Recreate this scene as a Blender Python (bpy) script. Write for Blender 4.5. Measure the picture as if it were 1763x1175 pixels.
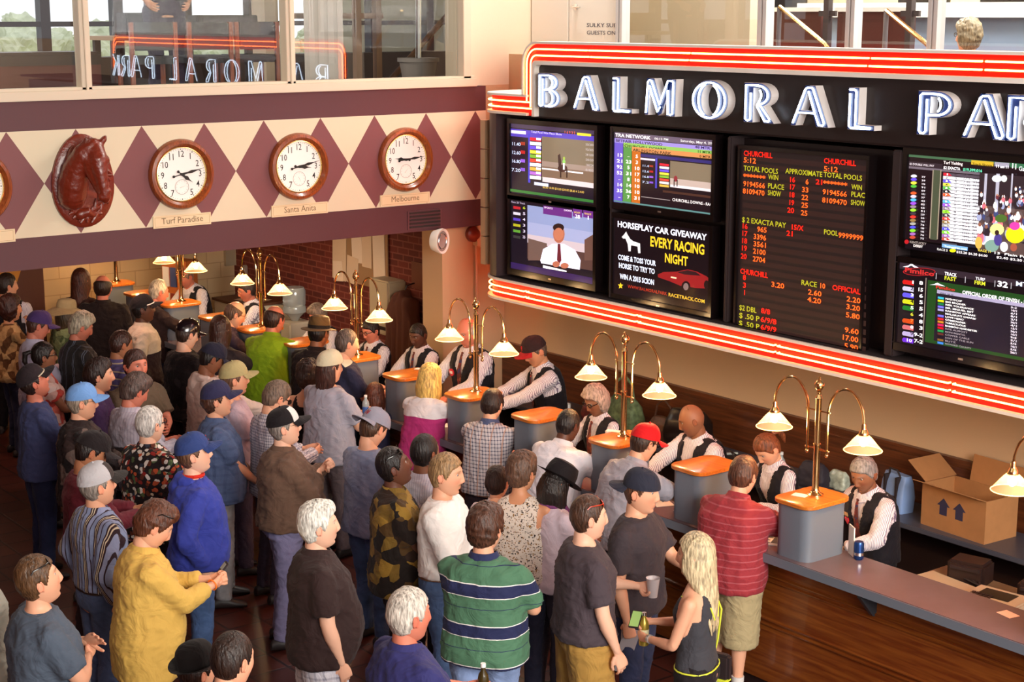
import bpy, bmesh, math, random
import numpy as np
from mathutils import Vector, Matrix, Euler
for o in list(bpy.data.objects): bpy.data.objects.remove(o)
random.seed(7); RNG = np.random.RandomState(7)
S = bpy.context.scene; COL = S.collection
R = math.radians; PI = math.pi

# ---------------------------------------------------------------- camera
FPX, PITCH, YAW, CAMH = 2782.0, math.atan(565 / 2782.0), R(37.74), 4.6
fwd = Vector((-math.cos(YAW) * math.cos(PITCH), math.sin(YAW) * math.cos(PITCH), -math.sin(PITCH)))
rgt = Vector((math.sin(YAW), math.cos(YAW), 0)); upv = rgt.cross(fwd)
cd = bpy.data.cameras.new('camera'); cam = bpy.data.objects.new('camera', cd); COL.objects.link(cam)
cam.matrix_world = Matrix.Translation((0, 0, CAMH)) @ Matrix((rgt, upv, -fwd)).transposed().to_4x4()
cd.sensor_width = 36; cd.lens = FPX / 1763 * 36; cd.clip_start = .05; cd.clip_end = 400
S.camera = cam

# ---------------------------------------------------------------- exposure, sky, daylight
S.view_settings.view_transform = 'Standard'; S.view_settings.look = 'None'
S.view_settings.gamma = 1; S.view_settings.use_curve_mapping = False
S.view_settings.exposure = 0.35
wd = bpy.data.worlds.new('world'); S.world = wd; wd.use_nodes = True
wn = wd.node_tree.nodes; bgn = wn['Background']
bgn.inputs['Color'].default_value = (.90, .93, 1, 1); bgn.inputs['Strength'].default_value = 1.1
def area(name, loc, target, sx, sy, power, color):
    l = bpy.data.lights.new(name, 'AREA'); l.shape = 'RECTANGLE'; l.size = sx; l.size_y = sy
    l.energy = power; l.color = color
    o = bpy.data.objects.new(name, l); COL.objects.link(o); o.location = loc
    o.rotation_euler = (Vector(target) - Vector(loc)).to_track_quat('-Z', 'Y').to_euler()
    return o
area('window_daylight', (4.2, 3.2, 5.6), (-9.5, 6.5, 1.0), 7.0, 3.4, 1500, (1, .94, .85))
area('overhead_fill', (-6.5, 1.0, 7.6), (-8.0, 6.0, 0), 5, 3, 90, (1, .93, .85))  # added fill from above; the hall has no skylight opening

# ---------------------------------------------------------------- from a pixel to a point on a plane of the room
def ray(px, py):
    return fwd * FPX + rgt * (px - 881.5) - upv * (py - 587.5)
def atz(px, py, z):
    d = ray(px, py); return Vector((0, 0, CAMH)) + d * ((z - CAMH) / d.z)
def aty(px, py, y):
    d = ray(px, py); return Vector((0, 0, CAMH)) + d * (y / d.y)
def atx(px, py, x):
    d = ray(px, py); return Vector((0, 0, CAMH)) + d * (x / d.x)

# ---------------------------------------------------------------- materials
_M = {}
def lin(c):
    return tuple((v / 12.92 if v <= .04045 else ((v + .055) / 1.055) ** 2.4) for v in c)
def rgb(h):
    return lin(tuple(int(h[i:i + 2], 16) / 255 for i in (0, 2, 4)))
def mat(name, c=None, rough=.6, metal=0, emit=None, es=0, spec=.5, bump=0, bscale=40, vary=0, trans=0, sheen=0, coat=0):
    if name in _M: return _M[name]
    m = bpy.data.materials.new(name); m.use_nodes = True; nt = m.node_tree; b = nt.nodes['Principled BSDF']
    if isinstance(c, str): c = rgb(c)
    c = c or (.5, .5, .5)
    b.inputs['Base Color'].default_value = (*c, 1); b.inputs['Roughness'].default_value = rough
    b.inputs['Metallic'].default_value = metal; b.inputs['Specular IOR Level'].default_value = spec
    if emit is not None:
        if isinstance(emit, str): emit = rgb(emit)
        b.inputs['Emission Color'].default_value = (*emit, 1); b.inputs['Emission Strength'].default_value = es
    if trans: b.inputs['Transmission Weight'].default_value = trans
    if sheen: b.inputs['Sheen Weight'].default_value = sheen
    if coat: b.inputs['Coat Weight'].default_value = coat
    if bump or vary:
        tc = nt.nodes.new('ShaderNodeTexCoord'); n = nt.nodes.new('ShaderNodeTexNoise')
        n.inputs['Scale'].default_value = bscale; n.inputs['Detail'].default_value = 5
        nt.links.new(tc.outputs['Object'], n.inputs['Vector'])
        if bump:
            bp = nt.nodes.new('ShaderNodeBump'); bp.inputs['Strength'].default_value = bump; bp.inputs['Distance'].default_value = .02
            nt.links.new(n.outputs['Fac'], bp.inputs['Height']); nt.links.new(bp.outputs['Normal'], b.inputs['Normal'])
        if vary:
            r = nt.nodes.new('ShaderNodeValToRGB')
            r.color_ramp.elements[0].position = .3; r.color_ramp.elements[1].position = .7
            r.color_ramp.elements[0].color = (*[v * (1 - vary) for v in c], 1); r.color_ramp.elements[1].color = (*[min(1, v * (1 + vary)) for v in c], 1)
            nt.links.new(n.outputs['Fac'], r.inputs['Fac']); nt.links.new(r.outputs['Color'], b.inputs['Base Color'])
    _M[name] = m; return m
class NT:
    """tiny node builder"""
    def __init__(s, m): s.nt = m.node_tree; s.b = s.nt.nodes['Principled BSDF']
    def n(s, t, **k):
        x = s.nt.nodes.new('ShaderNode' + t)
        for a, v in k.items():
            if a.startswith('i_'):
                kk = a[2:]; kk = int(kk) if kk.isdigit() else kk.replace('_', ' ')
                x.inputs[kk].default_value = v
            else: setattr(x, a, v)
        return x
    def l(s, a, b): s.nt.links.new(a, b)
    def math(s, op, a, b=None, c=None):
        x = s.nt.nodes.new('ShaderNodeMath'); x.operation = op
        for i, v in enumerate((a, b, c)):
            if v is None: continue
            if isinstance(v, (int, float)): x.inputs[i].default_value = v
            else: s.l(v, x.inputs[i])
        return x.outputs[0]
    def mix(s, f, a, b):
        x = s.nt.nodes.new('ShaderNodeMix'); x.data_type = 'RGBA'
        for k, v in ((0, f), (6, a), (7, b)):
            if isinstance(v, (int, float)): x.inputs[k].default_value = v
            elif isinstance(v, tuple): x.inputs[k].default_value = (*v[:3], 1)
            else: s.l(v, x.inputs[k])
        return x.outputs[2]
    def co(s, which='Object'):
        t = s.n('TexCoord'); q = s.n('SeparateXYZ'); s.l(t.outputs[which], q.inputs[0]); return t.outputs[which], q.outputs
def wood(name, c1, c2, axis=0, scale=6, rough=.35, coat=.3):
    if name in _M: return _M[name]
    m = mat(name, c1, rough, coat=coat); g = NT(m); v, q = g.co()
    mp = g.n('Mapping'); sc = [scale * 4] * 3; sc[axis] = scale * .25; mp.inputs['Scale'].default_value = sc
    g.l(v, mp.inputs[0]); n = g.n('TexNoise', i_Scale=3.0, i_Detail=6.0, i_Distortion=.6); g.l(mp.outputs[0], n.inputs['Vector'])
    r = g.n('ValToRGB'); r.color_ramp.elements[0].position = .35; r.color_ramp.elements[1].position = .68
    r.color_ramp.elements[0].color = (*rgb(c2), 1); r.color_ramp.elements[1].color = (*rgb(c1), 1)
    g.l(n.outputs['Fac'], r.inputs[0]); g.l(r.outputs[0], g.b.inputs['Base Color'])
    return m
def vcol(name, rough=.6, emit=0, spec=.5, base=True, sss=0):
    """material that reads the mesh's own colour attribute"""
    if name in _M: return _M[name]
    m = mat(name, (.5, .5, .5), rough, spec=spec); g = NT(m)
    a = g.n('VertexColor', layer_name='Col')
    if base: g.l(a.outputs[0], g.b.inputs['Base Color'])
    if emit: g.b.inputs['Base Color'].default_value = (.02, .02, .02, 1); g.l(a.outputs[0], g.b.inputs['Emission Color']); g.b.inputs['Emission Strength'].default_value = emit
    if sss: g.b.inputs['Subsurface Weight'].default_value = sss; g.b.inputs['Subsurface Scale'].default_value = .01
    return m
MW = dict(
    cream=mat('cream_paint', 'D9C9B0', .6, bump=.05, bscale=60), tan=mat('tan_wall_paint', 'CBAC8A', .75, bump=.08, bscale=90),
    maroon=mat('maroon_paint', '5A3236', .45, bump=.04, bscale=60), black=mat('black_panel', '1c1213', .35, bump=.03),
    blackm=mat('matte_black_panel', '241618', .7), brass=mat('polished_brass', (.83, .57, .25), .16, 1, bump=.02),
    lam=mat('grey_blue_laminate', '6C7480', .33, bump=.02, bscale=80), oak=wood('orange_oak', 'D6802C', 'B8601A', 0, 5, .3),
    counter=mat('counter_laminate', '6A5A60', .26, vary=.08, bscale=4), white=mat('white_trim', 'E4DCD2', .4),  # counter laminate reddened to carry the neon light falling on it
    panel=wood('counter_front_wood', '8A4C1C', '682F10', 0, 3, .32), wains=wood('wainscot_wood', '6E3A1C', '4C2410', 0, 3, .45),
    glassw=mat('frame_white', 'E6DED6', .45), chrome=mat('brushed_chrome', (.75, .75, .75), .25, 1),
    red=mat('red_sign_face', 'C01408', .35, emit='C01408', es=0), door=mat('door_paint', 'E2DBD0', .5, bump=.02),
    paper=mat('paper', 'E9E2DA', .8), dark=mat('dark_trim', '2A1A18', .5), steel=mat('silver_frame', 'C9CCCF', .3, .6),
    cardboard=mat('cardboard', 'A87446', .85, vary=.06, bscale=12), plast=mat('beige_plastic', 'B5A58E', .5),
)

# ---------------------------------------------------------------- mesh building
class MB:
    def __init__(s): s.v = []; s.f = []; s.c = []; s.mi = []; s.m = 0; s.col = None
    def add(s, vs, fs):
        o = len(s.v); s.v += [tuple(v) for v in vs]; s.f += [tuple(i + o for i in f) for f in fs]
        if s.col is not None: s.c += [s.col] * len(vs)
        s.mi += [s.m] * len(fs); return s
    def box(s, x0, x1, y0, y1, z0, z1, M=None):
        vs = [Vector((x, y, z)) for z in (z0, z1) for y in (y0, y1) for x in (x0, x1)]
        if M is not None: vs = [M @ v for v in vs]
        return s.add(vs, [(0, 2, 3, 1), (4, 5, 7, 6), (0, 1, 5, 4), (2, 6, 7, 3), (0, 4, 6, 2), (1, 3, 7, 5)])
    def rings(s, rs, close=True, cap0=True, cap1=True):
        n = len(rs[0]); vs = [p for r in rs for p in r]; fs = []
        for i in range(len(rs) - 1):
            for j in range(n if close else n - 1):
                k = (j + 1) % n; fs.append((i * n + j, i * n + k, (i + 1) * n + k, (i + 1) * n + j))
        if cap0: fs.append(tuple(range(n - 1, -1, -1)))
        if cap1: fs.append(tuple((len(rs) - 1) * n + j for j in range(n)))
        return s.add(vs, fs)
    def tube(s, pts, r, n=8, caps=True, closed=False):
        pts = [Vector(p) for p in pts]; rr = r if hasattr(r, '__len__') else [r] * len(pts)
        rs = []; pu = None; L = len(pts)
        for i, p in enumerate(pts):
            if closed: t = pts[(i + 1) % L] - pts[i - 1]
            else: t = pts[min(i + 1, L - 1)] - pts[max(i - 1, 0)]
            t.normalize()
            if pu is None:
                pu = t.cross(Vector((0, 0, 1)));
                if pu.length < .1: pu = t.cross(Vector((0, 1, 0)))
            pu = (pu - t * pu.dot(t)); pu.normalize(); pv = t.cross(pu)
            rs.append([p + (pu * math.cos(a) + pv * math.sin(a)) * rr[i] for a in [2 * PI * k / n for k in range(n)]])
        if closed: rs.append(rs[0]); return s.rings(rs, cap0=False, cap1=False)
        return s.rings(rs, cap0=caps, cap1=caps)
    def lathe(s, prof, c=(0, 0, 0), n=24, M=None, cap=True):
        c = Vector(c); rs = [[c + Vector((r * math.cos(2 * PI * k / n), r * math.sin(2 * PI * k / n), z)) for k in range(n)] for r, z in prof]
        if M is not None: rs = [[M @ v for v in r] for r in rs]
        return s.rings(rs, cap0=cap, cap1=cap)
    def poly(s, pts, d0, d1, M):
        """extruded outline: 2-D pts, thickness d0..d1 along local z, matrix M"""
        n = len(pts); a = [M @ Vector((x, y, d0)) for x, y in pts]; b = [M @ Vector((x, y, d1)) for x, y in pts]
        return s.rings([a, b])
    def sphere(s, c, r, n=12, M=None):
        rx, ry, rz = r if hasattr(r, '__len__') else (r, r, r); rs = []
        for i in range(1, n // 2 + 1):
            t = -PI / 2 + PI * i / (n // 2 + 1)
            rs.append([Vector((c[0] + rx * math.cos(t) * math.cos(2 * PI * k / n), c[1] + ry * math.cos(t) * math.sin(2 * PI * k / n), c[2] + rz * math.sin(t))) for k in range(n)])
        if M is not None: rs = [[M @ v for v in r] for r in rs]
        return s.rings(rs)
    def mesh(s, name, mats, smooth=False, bevel=0):
        me = bpy.data.meshes.new(name); me.from_pydata([tuple(v) for v in s.v], [], s.f)
        for m in (mats if isinstance(mats, (list, tuple)) else [mats]): me.materials.append(m)
        if any(s.mi): me.polygons.foreach_set('material_index', s.mi)
        if s.c and len(s.c) == len(s.v):
            a = me.color_attributes.new('Col', 'FLOAT_COLOR', 'POINT')
            a.data.foreach_set('color', np.array([(*c[:3], 1) for c in s.c], 'f').ravel())
        bm = bmesh.new(); bm.from_mesh(me); bmesh.ops.recalc_face_normals(bm, faces=bm.faces)
        if bevel:
            bmesh.ops.bevel(bm, geom=[e for e in bm.edges if e.is_manifold and e.calc_face_angle(0) > .5], offset=bevel, segments=2, affect='EDGES', clamp_overlap=True)
        bm.to_mesh(me); bm.free()
        if smooth:
            me.polygons.foreach_set('use_smooth', [True] * len(me.polygons))
            try: me.set_sharp_from_angle(angle=R(42))
            except Exception: pass
        me.update(); return me
    def build(s, name, m, parent=None, smooth=False, bevel=0, **k):
        o = bpy.data.objects.new(name, s.mesh(name, m, smooth, bevel)); COL.objects.link(o)
        if parent is not None: o.parent = parent
        return tag(o, **k)
def tag(o, label=None, cat=None, group=None, kind=None):
    if label: o['label'] = label
    if cat: o['category'] = cat
    if group: o['group'] = group
    if kind: o['kind'] = kind
    return o
def thing(name, label, cat, loc=(0, 0, 0), rz=0, group=None):
    o = bpy.data.objects.new(name, None); o.empty_display_size = .1; COL.objects.link(o); o.location = loc; o.rotation_euler = (0, 0, rz)
    return tag(o, label, cat, group)
def copy_tree(o, parent=None):
    c = o.copy(); COL.objects.link(c); c.parent = parent
    for ch in o.children: copy_tree(ch, c)
    return c
def struct(name, mb, m, **k): return mb.build(name, m, kind='structure', **k)
def box(x0, x1, y0, y1, z0, z1): return MB().box(x0, x1, y0, y1, z0, z1)
_tc = {}
def glyphs(body, size=1.0, align='LEFT', sx=1.0, shear=0, bold=0):
    """flat glyph polygons of the built-in font as (verts2d, faces)"""
    key = (body, align, shear, bold)
    if key not in _tc:
        cu = bpy.data.curves.new('t', 'FONT'); cu.body = body; cu.size = 1; cu.align_x = align; cu.resolution_u = 2; cu.shear = shear; cu.offset = bold
        ob = bpy.data.objects.new('t', cu); COL.objects.link(ob)
        dg = bpy.context.evaluated_depsgraph_get(); me = ob.evaluated_get(dg).to_mesh()
        _tc[key] = ([(v.co.x, v.co.y) for v in me.vertices], [tuple(p.vertices) for p in me.polygons])
        bpy.data.objects.remove(ob); bpy.data.curves.remove(cu)
    v, f = _tc[key]; return [(x * size * sx, y * size) for x, y in v], f
def text(mb, body, M, size, align='LEFT', sx=1.0, d=0.0, col=None, shear=0, bold=0):
    v, f = glyphs(body, size, align, sx, shear, bold)
    if col is not None: mb.col = rgb(col) if isinstance(col, str) else col
    mb.add([M @ Vector((x, y, d)) for x, y in v], f)
MY = Matrix(((1, 0, 0, 0), (0, 0, -1, 0), (0, 1, 0, 0), (0, 0, 0, 1)))     # local xy -> world x,z ; local z -> towards -y
def My(x, y, z): return Matrix.Translation((x, y, z)) @ MY
MX = Matrix(((0, 0, 1, 0), (1, 0, 0, 0), (0, 1, 0, 0), (0, 0, 0, 1)))      # local x -> world y, local y -> z, local z -> +x
def Mx(x, y, z): return Matrix.Translation((x, y, z)) @ MX

def evalmesh(o, name):
    dg = bpy.context.evaluated_depsgraph_get(); me = bpy.data.meshes.new_from_object(o.evaluated_get(dg)); me.name = name
    old = o.data; bpy.data.objects.remove(o); bpy.data.meshes.remove(old); return me
def fuse(mb, vox=.012, smooth=3, fac=.6, name='m'):
    """grow one closed skin round everything in mb"""
    me = bpy.data.meshes.new('tmp'); me.from_pydata([tuple(v) for v in mb.v], [], mb.f)
    o = bpy.data.objects.new('tmp', me); COL.objects.link(o)
    r = o.modifiers.new('r', 'REMESH'); r.mode = 'VOXEL'; r.voxel_size = vox
    if smooth: s = o.modifiers.new('s', 'SMOOTH'); s.iterations = smooth; s.factor = fac
    return evalmesh(o, name)
def getv(me):
    a = np.empty(len(me.vertices) * 3, 'f'); me.vertices.foreach_get('co', a); return a.reshape(-1, 3)
def setv(me, a): me.vertices.foreach_set('co', np.ascontiguousarray(a, 'f').ravel()); me.update()
def getn(me):
    a = np.empty(len(me.vertices) * 3, 'f'); me.vertices.foreach_get('normal', a); return a.reshape(-1, 3)
def ripple(v, seed, scale, n=7):
    r = np.random.RandomState(seed); out = np.zeros(len(v)); w = np.zeros_like(v)
    for i in range(3):
        k = r.normal(size=3) * scale * .6; w[:, i] = np.sin(v @ k + r.uniform(0, 6)) * .5 / scale
    for i in range(n):
        k = r.normal(size=3) * scale; out += np.sin((v + w) @ k + r.uniform(0, 6))
    return out / n
def link(name, me, m=None, parent=None, smooth=True, **k):
    if m is not None:
        me.materials.clear()
        for x in (m if isinstance(m, (list, tuple)) else [m]): me.materials.append(x)
    if smooth: me.polygons.foreach_set('use_smooth', [True] * len(me.polygons))
    o = bpy.data.objects.new(name, me); COL.objects.link(o)
    if parent is not None: o.parent = parent
    return tag(o, **k)
# ================================================================ THE ROOM
XL, YW, YS = -12.85, 10.0, 9.0        # plane of the diamond wall, wall behind the clerks, face of the sign
# floor : dark red quarry tile
fm = mat('quarry_tile', '4A2018', .38); g = NT(fm); v, q = g.co()
br = g.n('TexBrick', offset=0.0, i_Scale=1.0, i_Mortar_Size=.012, i_Mortar_Smooth=.2, i_Bias=0.0, i_Brick_Width=.3, i_Row_Height=.3)
br.inputs['Color1'].default_value = (*rgb('4E2219'), 1); br.inputs['Color2'].default_value = (*rgb('3F1913'), 1); br.inputs['Mortar'].default_value = (*rgb('241110'), 1)
g.l(v, br.inputs['Vector']); g.l(br.outputs['Color'], g.b.inputs['Base Color'])
bp = g.n('Bump', i_Strength=.3, i_Distance=.01); bp.invert = True; g.l(br.outputs['Fac'], bp.inputs['Height']); g.l(bp.outputs[0], g.b.inputs['Normal'])
struct('floor', box(-19, 4.5, -6, 10.2, -.1, 0), fm)
# diamond frieze wall above the opening (paint pattern)
dm = mat('diamond_frieze_paint', 'D9C9B0', .55); g = NT(dm); v, q = g.co()
fy = g.math('ABSOLUTE', g.math('SUBTRACT', g.math('FRACT', g.math('DIVIDE', g.math('SUBTRACT', q[1], 5.085), .5875)), .5))
fz = g.math('ABSOLUTE', g.math('DIVIDE', g.math('SUBTRACT', q[2], 3.225), .87))
ins = g.math('LESS_THAN', g.math('ADD', fy, fz), .5)
band = g.math('GREATER_THAN', g.math('ABSOLUTE', g.math('SUBTRACT', q[2], 3.225)), .435)
c = g.mix(ins, rgb('D2C4A8'), rgb('754143')); c = g.mix(band, c, rgb('52292E')); g.l(c, g.b.inputs['Base Color'])
struct('wall_left', box(XL - .3, XL, -6, 9.62, 2.525, 3.90), dm)
struct('wall_corner', box(XL - .3, XL - .12, 9.35, 12.2, 3.9, 7.4), MW['cream'])
# column under the beam, tan
tn = mat('tan_column_paint', 'C4A27E', .75, bump=.08, bscale=90)
struct('wall_column', box(-13.4, -13.05, 9.22, YW, 0, 2.53), tn)
struct('trim_column', box(-13.055, XL - .12, 9.6, YW, 2.3, 3.9), tn)
# wall behind the clerks
struct('wall_sign', box(-13.4, 4.5, YW, YW + .2, 0, 4.2), MW['tan'])
wm = MB().box(-13.05, -2, YW - .03, YW, 0, 1.22).box(-13.05, -2, YW - .05, YW, 1.22, 1.27).box(-13.05, -2, YW - .04, YW, 1.16, 1.2)
struct('trim_wainscot', wm, MW['wains'])
# brick wall beyond the column, and the cream back wall
bm_ = mat('red_brick', '5C2620', .8); g = NT(bm_); v, q = g.co(); cb = g.n('CombineXYZ'); g.l(q[0], cb.inputs[0]); g.l(q[2], cb.inputs[1])
br = g.n('TexBrick', offset=.5, i_Scale=1.0, i_Mortar_Size=.008, i_Brick_Width=.21, i_Row_Height=.075)
br.inputs['Color1'].default_value = (*rgb('70281E'), 1); br.inputs['Color2'].default_value = (*rgb('571D18'), 1); br.inputs['Mortar'].default_value = (*rgb('86483C'), 1)
g.l(cb.outputs[0], br.inputs['Vector']); g.l(br.outputs['Color'], g.b.inputs['Base Color'])
struct('wall_brick', box(-18.9, -13.4, YW, YW + .2, 0, 2.9), bm_)
bw = mat('back_wall_block', 'C0A684', .75); g = NT(bw); v, q = g.co(); cb = g.n('CombineXYZ'); g.l(q[1], cb.inputs[0]); g.l(q[2], cb.inputs[1])
br = g.n('TexBrick', offset=.5, i_Scale=1.0, i_Mortar_Size=.006, i_Brick_Width=.4, i_Row_Height=.2)
br.inputs['Color1'].default_value = (*rgb('C2A986'), 1); br.inputs['Color2'].default_value = (*rgb('BBA07C'), 1); br.inputs['Mortar'].default_value = (*rgb('A38A68'), 1)
g.l(cb.outputs[0], br.inputs['Vector']); g.l(br.outputs['Color'], g.b.inputs['Base Color'])
struct('wall_back', box(-19.1, -18.9, 7.4, YW + .2, 0, 2.9), bw)
gd = mat('gold_diamond_paint', 'B0782A', .7); g = NT(gd); v, q = g.co()
fy = g.math('ABSOLUTE', g.math('SUBTRACT', g.math('FRACT', g.math('DIVIDE', g.math('SUBTRACT', q[1], 6.9), 1.3)), .5)); fz = g.math('ABSOLUTE', g.math('DIVIDE', g.math('SUBTRACT', q[2], 1.0), 3.2))
g.l(g.mix(g.math('GREATER_THAN', g.math('ADD', fy, fz), .5), rgb('4A2420'), rgb('B0782A')), g.b.inputs['Base Color'])
struct('wall_back_lounge', box(-19.1, -18.9, -6, 7.4, 0, 2.9), gd)
struct('ceiling_lounge', box(-19.1, XL - .3, -6, YW + .2, 2.53, 2.7), mat('soffit_paint', '8A6A58', .8))
struct('ceiling', box(-24, 4.6, -6.2, 14.5, 7.4, 7.6), mat('ceiling_red_bounce', 'B08A78', .8))  # unseen ceiling, colour reddened so its bounce warms the shadows
struct('wall_near', box(-24, 4.5, -6.2, -6, 0, 7.4), mat('near_wall_red_bounce', '8E4E42', .8))  # unseen wall, colour reddened for the same warm bounce

# ---- sign cabinet
sg = MB().box(-11.42, -5.55, YS + .04, YW - .02, 3.70, 4.24)           # fascia behind the letters
struct_black = MW['black']
def path_curve(pts_fn, n): return [pts_fn(i / n) for i in range(n + 1)]
XR = -5.67                                                             # right end of the marquee
cab = thing('race_board_cabinet', 'long black cabinet on the wall above the clerks, holding screens and the tote board', 'cabinet', (-12.2, YS, 2.2))
def pl(mb, name, m, par, **k):
    o = mb.build(name, m, None, **k); o.parent = par; o.matrix_parent_inverse = Matrix.Translation(-par.location); return o
# carcass: recessed back, posts, shelf
c_ = MB().box(-12.1, -2.2, YS + .22, YW - .02, 2.185, 3.64)
pl(c_, 'back_panel', MW['black'], cab)
p_ = MB()
def post_curved(mb, x0, z0, z1):
    pts = []
    for k in range(9):
        a = PI / 2 * k / 8; pts.append((x0 + .3 - .3 * math.cos(a) , YS + .34 - .3 * math.sin(a)))
    pts += [(x0 + .34, YW - .03), (x0, YW - .03)]
    mb.rings([[Vector((x, y, z)) for x, y in pts] for z in (z0, z1)])
post_curved(p_, -12.22, 2.182, 3.7)
pl(p_, 'corner_post', mat('charcoal_post', '3A2A2C', .4), cab, smooth=True)
pl(MB().box(-11.95, -11.83, YS + .2, YW - .05, 2.185, 3.7), 'inner_post', MW['blackm'], cab)
p_ = MB()
for k in range(5): p_.box(-12.27, -12.2, YS + .12, YS + .3, 2.25 + k * .275, 2.515 + k * .275)
pl(p_, 'edge_tiles', mat('tan_tile', 'A98A6C', .5), cab)
for a, b in ((-10.36, -10.34), (-8.98, -8.94), (-7.36, -7.28)):
    pl(MB().box(a, b, YS + .07, YW - .03, 2.185, 3.66), 'divider_post', MW['blackm'], cab, bevel=.01)
pl(MB().box(-12.0, -2.2, YS + .1, YW, 3.68, 3.71), 'top_rail', MW['blackm'], cab)
# neon bands: lower band with rounded left end, red face with white lips
neonr = mat('red_neon_tube', (1, .25, .1), .4, emit=(1, .17, .04), es=20)
redf = mat('red_band_face', 'B8140A', .4, spec=.3)
def band_path(x_end, y0, r=.42, xl=-12.28):
    pts = []
    for k in range(13):
        a = PI * .5 * k / 12
        pts.append((xl + r - r * math.cos(a), y0 + r - r * math.sin(a)))
    pts = [(xl, y0 + r + .45)] + pts + [(x_end, y0)]
    return pts
def slab(mb, path, z0, z1, back):
    a = [Vector((x, y, z0)) for x, y in path] + [Vector((path[-1][0], back, z0)), Vector((path[0][0], back, z0))]
    b = [Vector((p.x, p.y, z1)) for p in a]; mb.rings([a, b]); return mb
def off(path, d):
    return [(x + (d if i < 13 else 0) * (1 if x < -11.9 else 0), y + d * (0 if i == 0 else 1)) for i, (x, y) in enumerate(path)]
lb = thing('neon_ledge', 'long red neon ledge running under the screens with a rounded left end', 'neon sign', (-12.2, YS, 2.0))
P0 = band_path(-2.2, YS)
PI_ = band_path(-2.2, YS + .045, .375, -12.235)
pl(slab(MB(), PI_, 1.995, 2.155, YW - .01), 'red_face', redf, lb)
pl(slab(MB(), P0, 2.155, 2.177, YW - .01), 'upper_lip', MW['white'], lb)
pl(slab(MB(), band_path(-2.2, YS + .02, .4, -12.26), 2.1772, 2.181, YW - .01), 'dark_top', MW['blackm'], lb)
pl(slab(MB(), P0, 1.972, 1.995, YW - .01), 'lower_lip', MW['white'], lb)
def neon_run(par, pts, gaps, r=.0068):
    """pts: 3-D polyline whose last leg is cut into separate tubes at the x values in gaps"""
    xs = [pts[-2][0]] + gaps + [pts[-1][0]]; y, z = pts[-1][1], pts[-1][2]; segs = []
    for i in range(len(xs) - 1):
        a, b = xs[i] + (.02 if i else 0), xs[i + 1] - .02
        s = [Vector((a, y, z)), Vector((b, y, z))]
        if i == 0: s = [Vector(p) for p in pts[:-1]] + [Vector((b, y, z))]
        else: s = [Vector((a, y + .03, z))] + s
        s = s + [Vector((b, y + .03, z))]
        segs.append(s)
    for s in segs: pl(MB().tube(s, r, 8), 'neon_tube', neonr, par, smooth=True)
PT = band_path(-2.2, YS + .012, .4, -12.26)
for z in (2.102, 2.048): neon_run(lb, [(x, y, z) for x, y in PT], [-11.45, -9.93, -8.35, -6.72, -5.1, -3.6])
# upper marquee: horizontal stub at the left, quarter-rounded rise, long top band
mq = thing('marquee_sign', 'big black marquee edged by red neon with blue white neon letters spelling the park name', 'sign', (-11.3, YS, 3.8))
PS = band_path(-11.42, YS); PSi = band_path(-11.42, YS + .045, .375, -12.235)
pl(slab(MB(), PSi, 3.725, 3.865, YW - .02), 'red_face', redf, mq)
pl(slab(MB(), PS, 3.865, 3.885, YW - .02), 'upper_lip', MW['white'], mq)
pl(slab(MB(), PS, 3.70, 3.725, YW - .02), 'lower_lip', MW['white'], mq)
def arch(inset, zb, side=1):
    """outline of the rise and the top run seen from the front, left to right"""
    xo, xr = -11.49 + inset, XR - inset; zt = 4.355 - inset; rr = max(.2 - inset, .045); pts = [(xo, zb)]
    for k in range(9):
        a = PI / 2 * k / 8; pts.append((xo + rr - rr * math.cos(a), zt - rr + rr * math.sin(a)))
    for k in range(9):
        a = PI / 2 * k / 8; pts.append((xr - rr + rr * math.sin(a), zt - rr + rr * math.cos(a)))
    pts.append((xr, zb)); return pts
def arch_band(i0, i1, y0, y1, zb):
    a = arch(i0, zb); b = arch(i1, zb); mb = MB(); n = len(a)
    vs = [Vector((x, y, z)) for y in (y0, y1) for pp in (a, b) for x, z in pp]
    fs = []
    for j in range(n - 1):
        fs += [(j, j + 1, n + j + 1, n + j), (2 * n + j, 3 * n + j, 3 * n + j + 1, 2 * n + j + 1), (j, 2 * n + j, 2 * n + j + 1, j + 1), (n + j, n + j + 1, 3 * n + j + 1, 3 * n + j)]
    fs += [(0, n, 3 * n, 2 * n), (n - 1, 3 * n - 1, 4 * n - 1, 2 * n - 1)]
    return mb.add(vs, fs)
pl(arch_band(.02, .165, YS + .03, YS + .2, 3.7), 'red_arch', redf, mq)
pl(arch_band(0, .02, YS, YS + .2, 3.88), 'outer_lip', MW['white'], mq)
pl(arch_band(.165, .2, YS - .015, YS + .2, 3.7), 'inner_lip', MW['white'], mq)
pl(sg, 'fascia', MW['black'], mq)
for z in (3.82, 3.765): 
    xe = -11.37 if z > 3.8 else -11.335
    pl(MB().tube([Vector((x, y, z)) for x, y in band_path(xe, YS + .012, .4, -12.26)], .0068, 8), 'neon_tube', neonr, mq, smooth=True)
for i, ins in enumerate((.065, .12)):
    a = arch(ins, 3.83 if i == 0 else 3.78); 
    left = a[:10]; gx = [-10.6, -9.35, -7.55, -6.6] if i == 0 else [-10.58, -9.37, -7.57, -6.6]
    zt = left[-1][1]; neon_run(mq, [(x, YS + .008, z) for x, z in left] + [(a[10][0], YS + .008, zt)], gx)
    pl(MB().tube([Vector((x, YS + .008, z)) for x, z in a[10:]], .0068, 8), 'neon_tube', neonr, mq, smooth=True)

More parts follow.
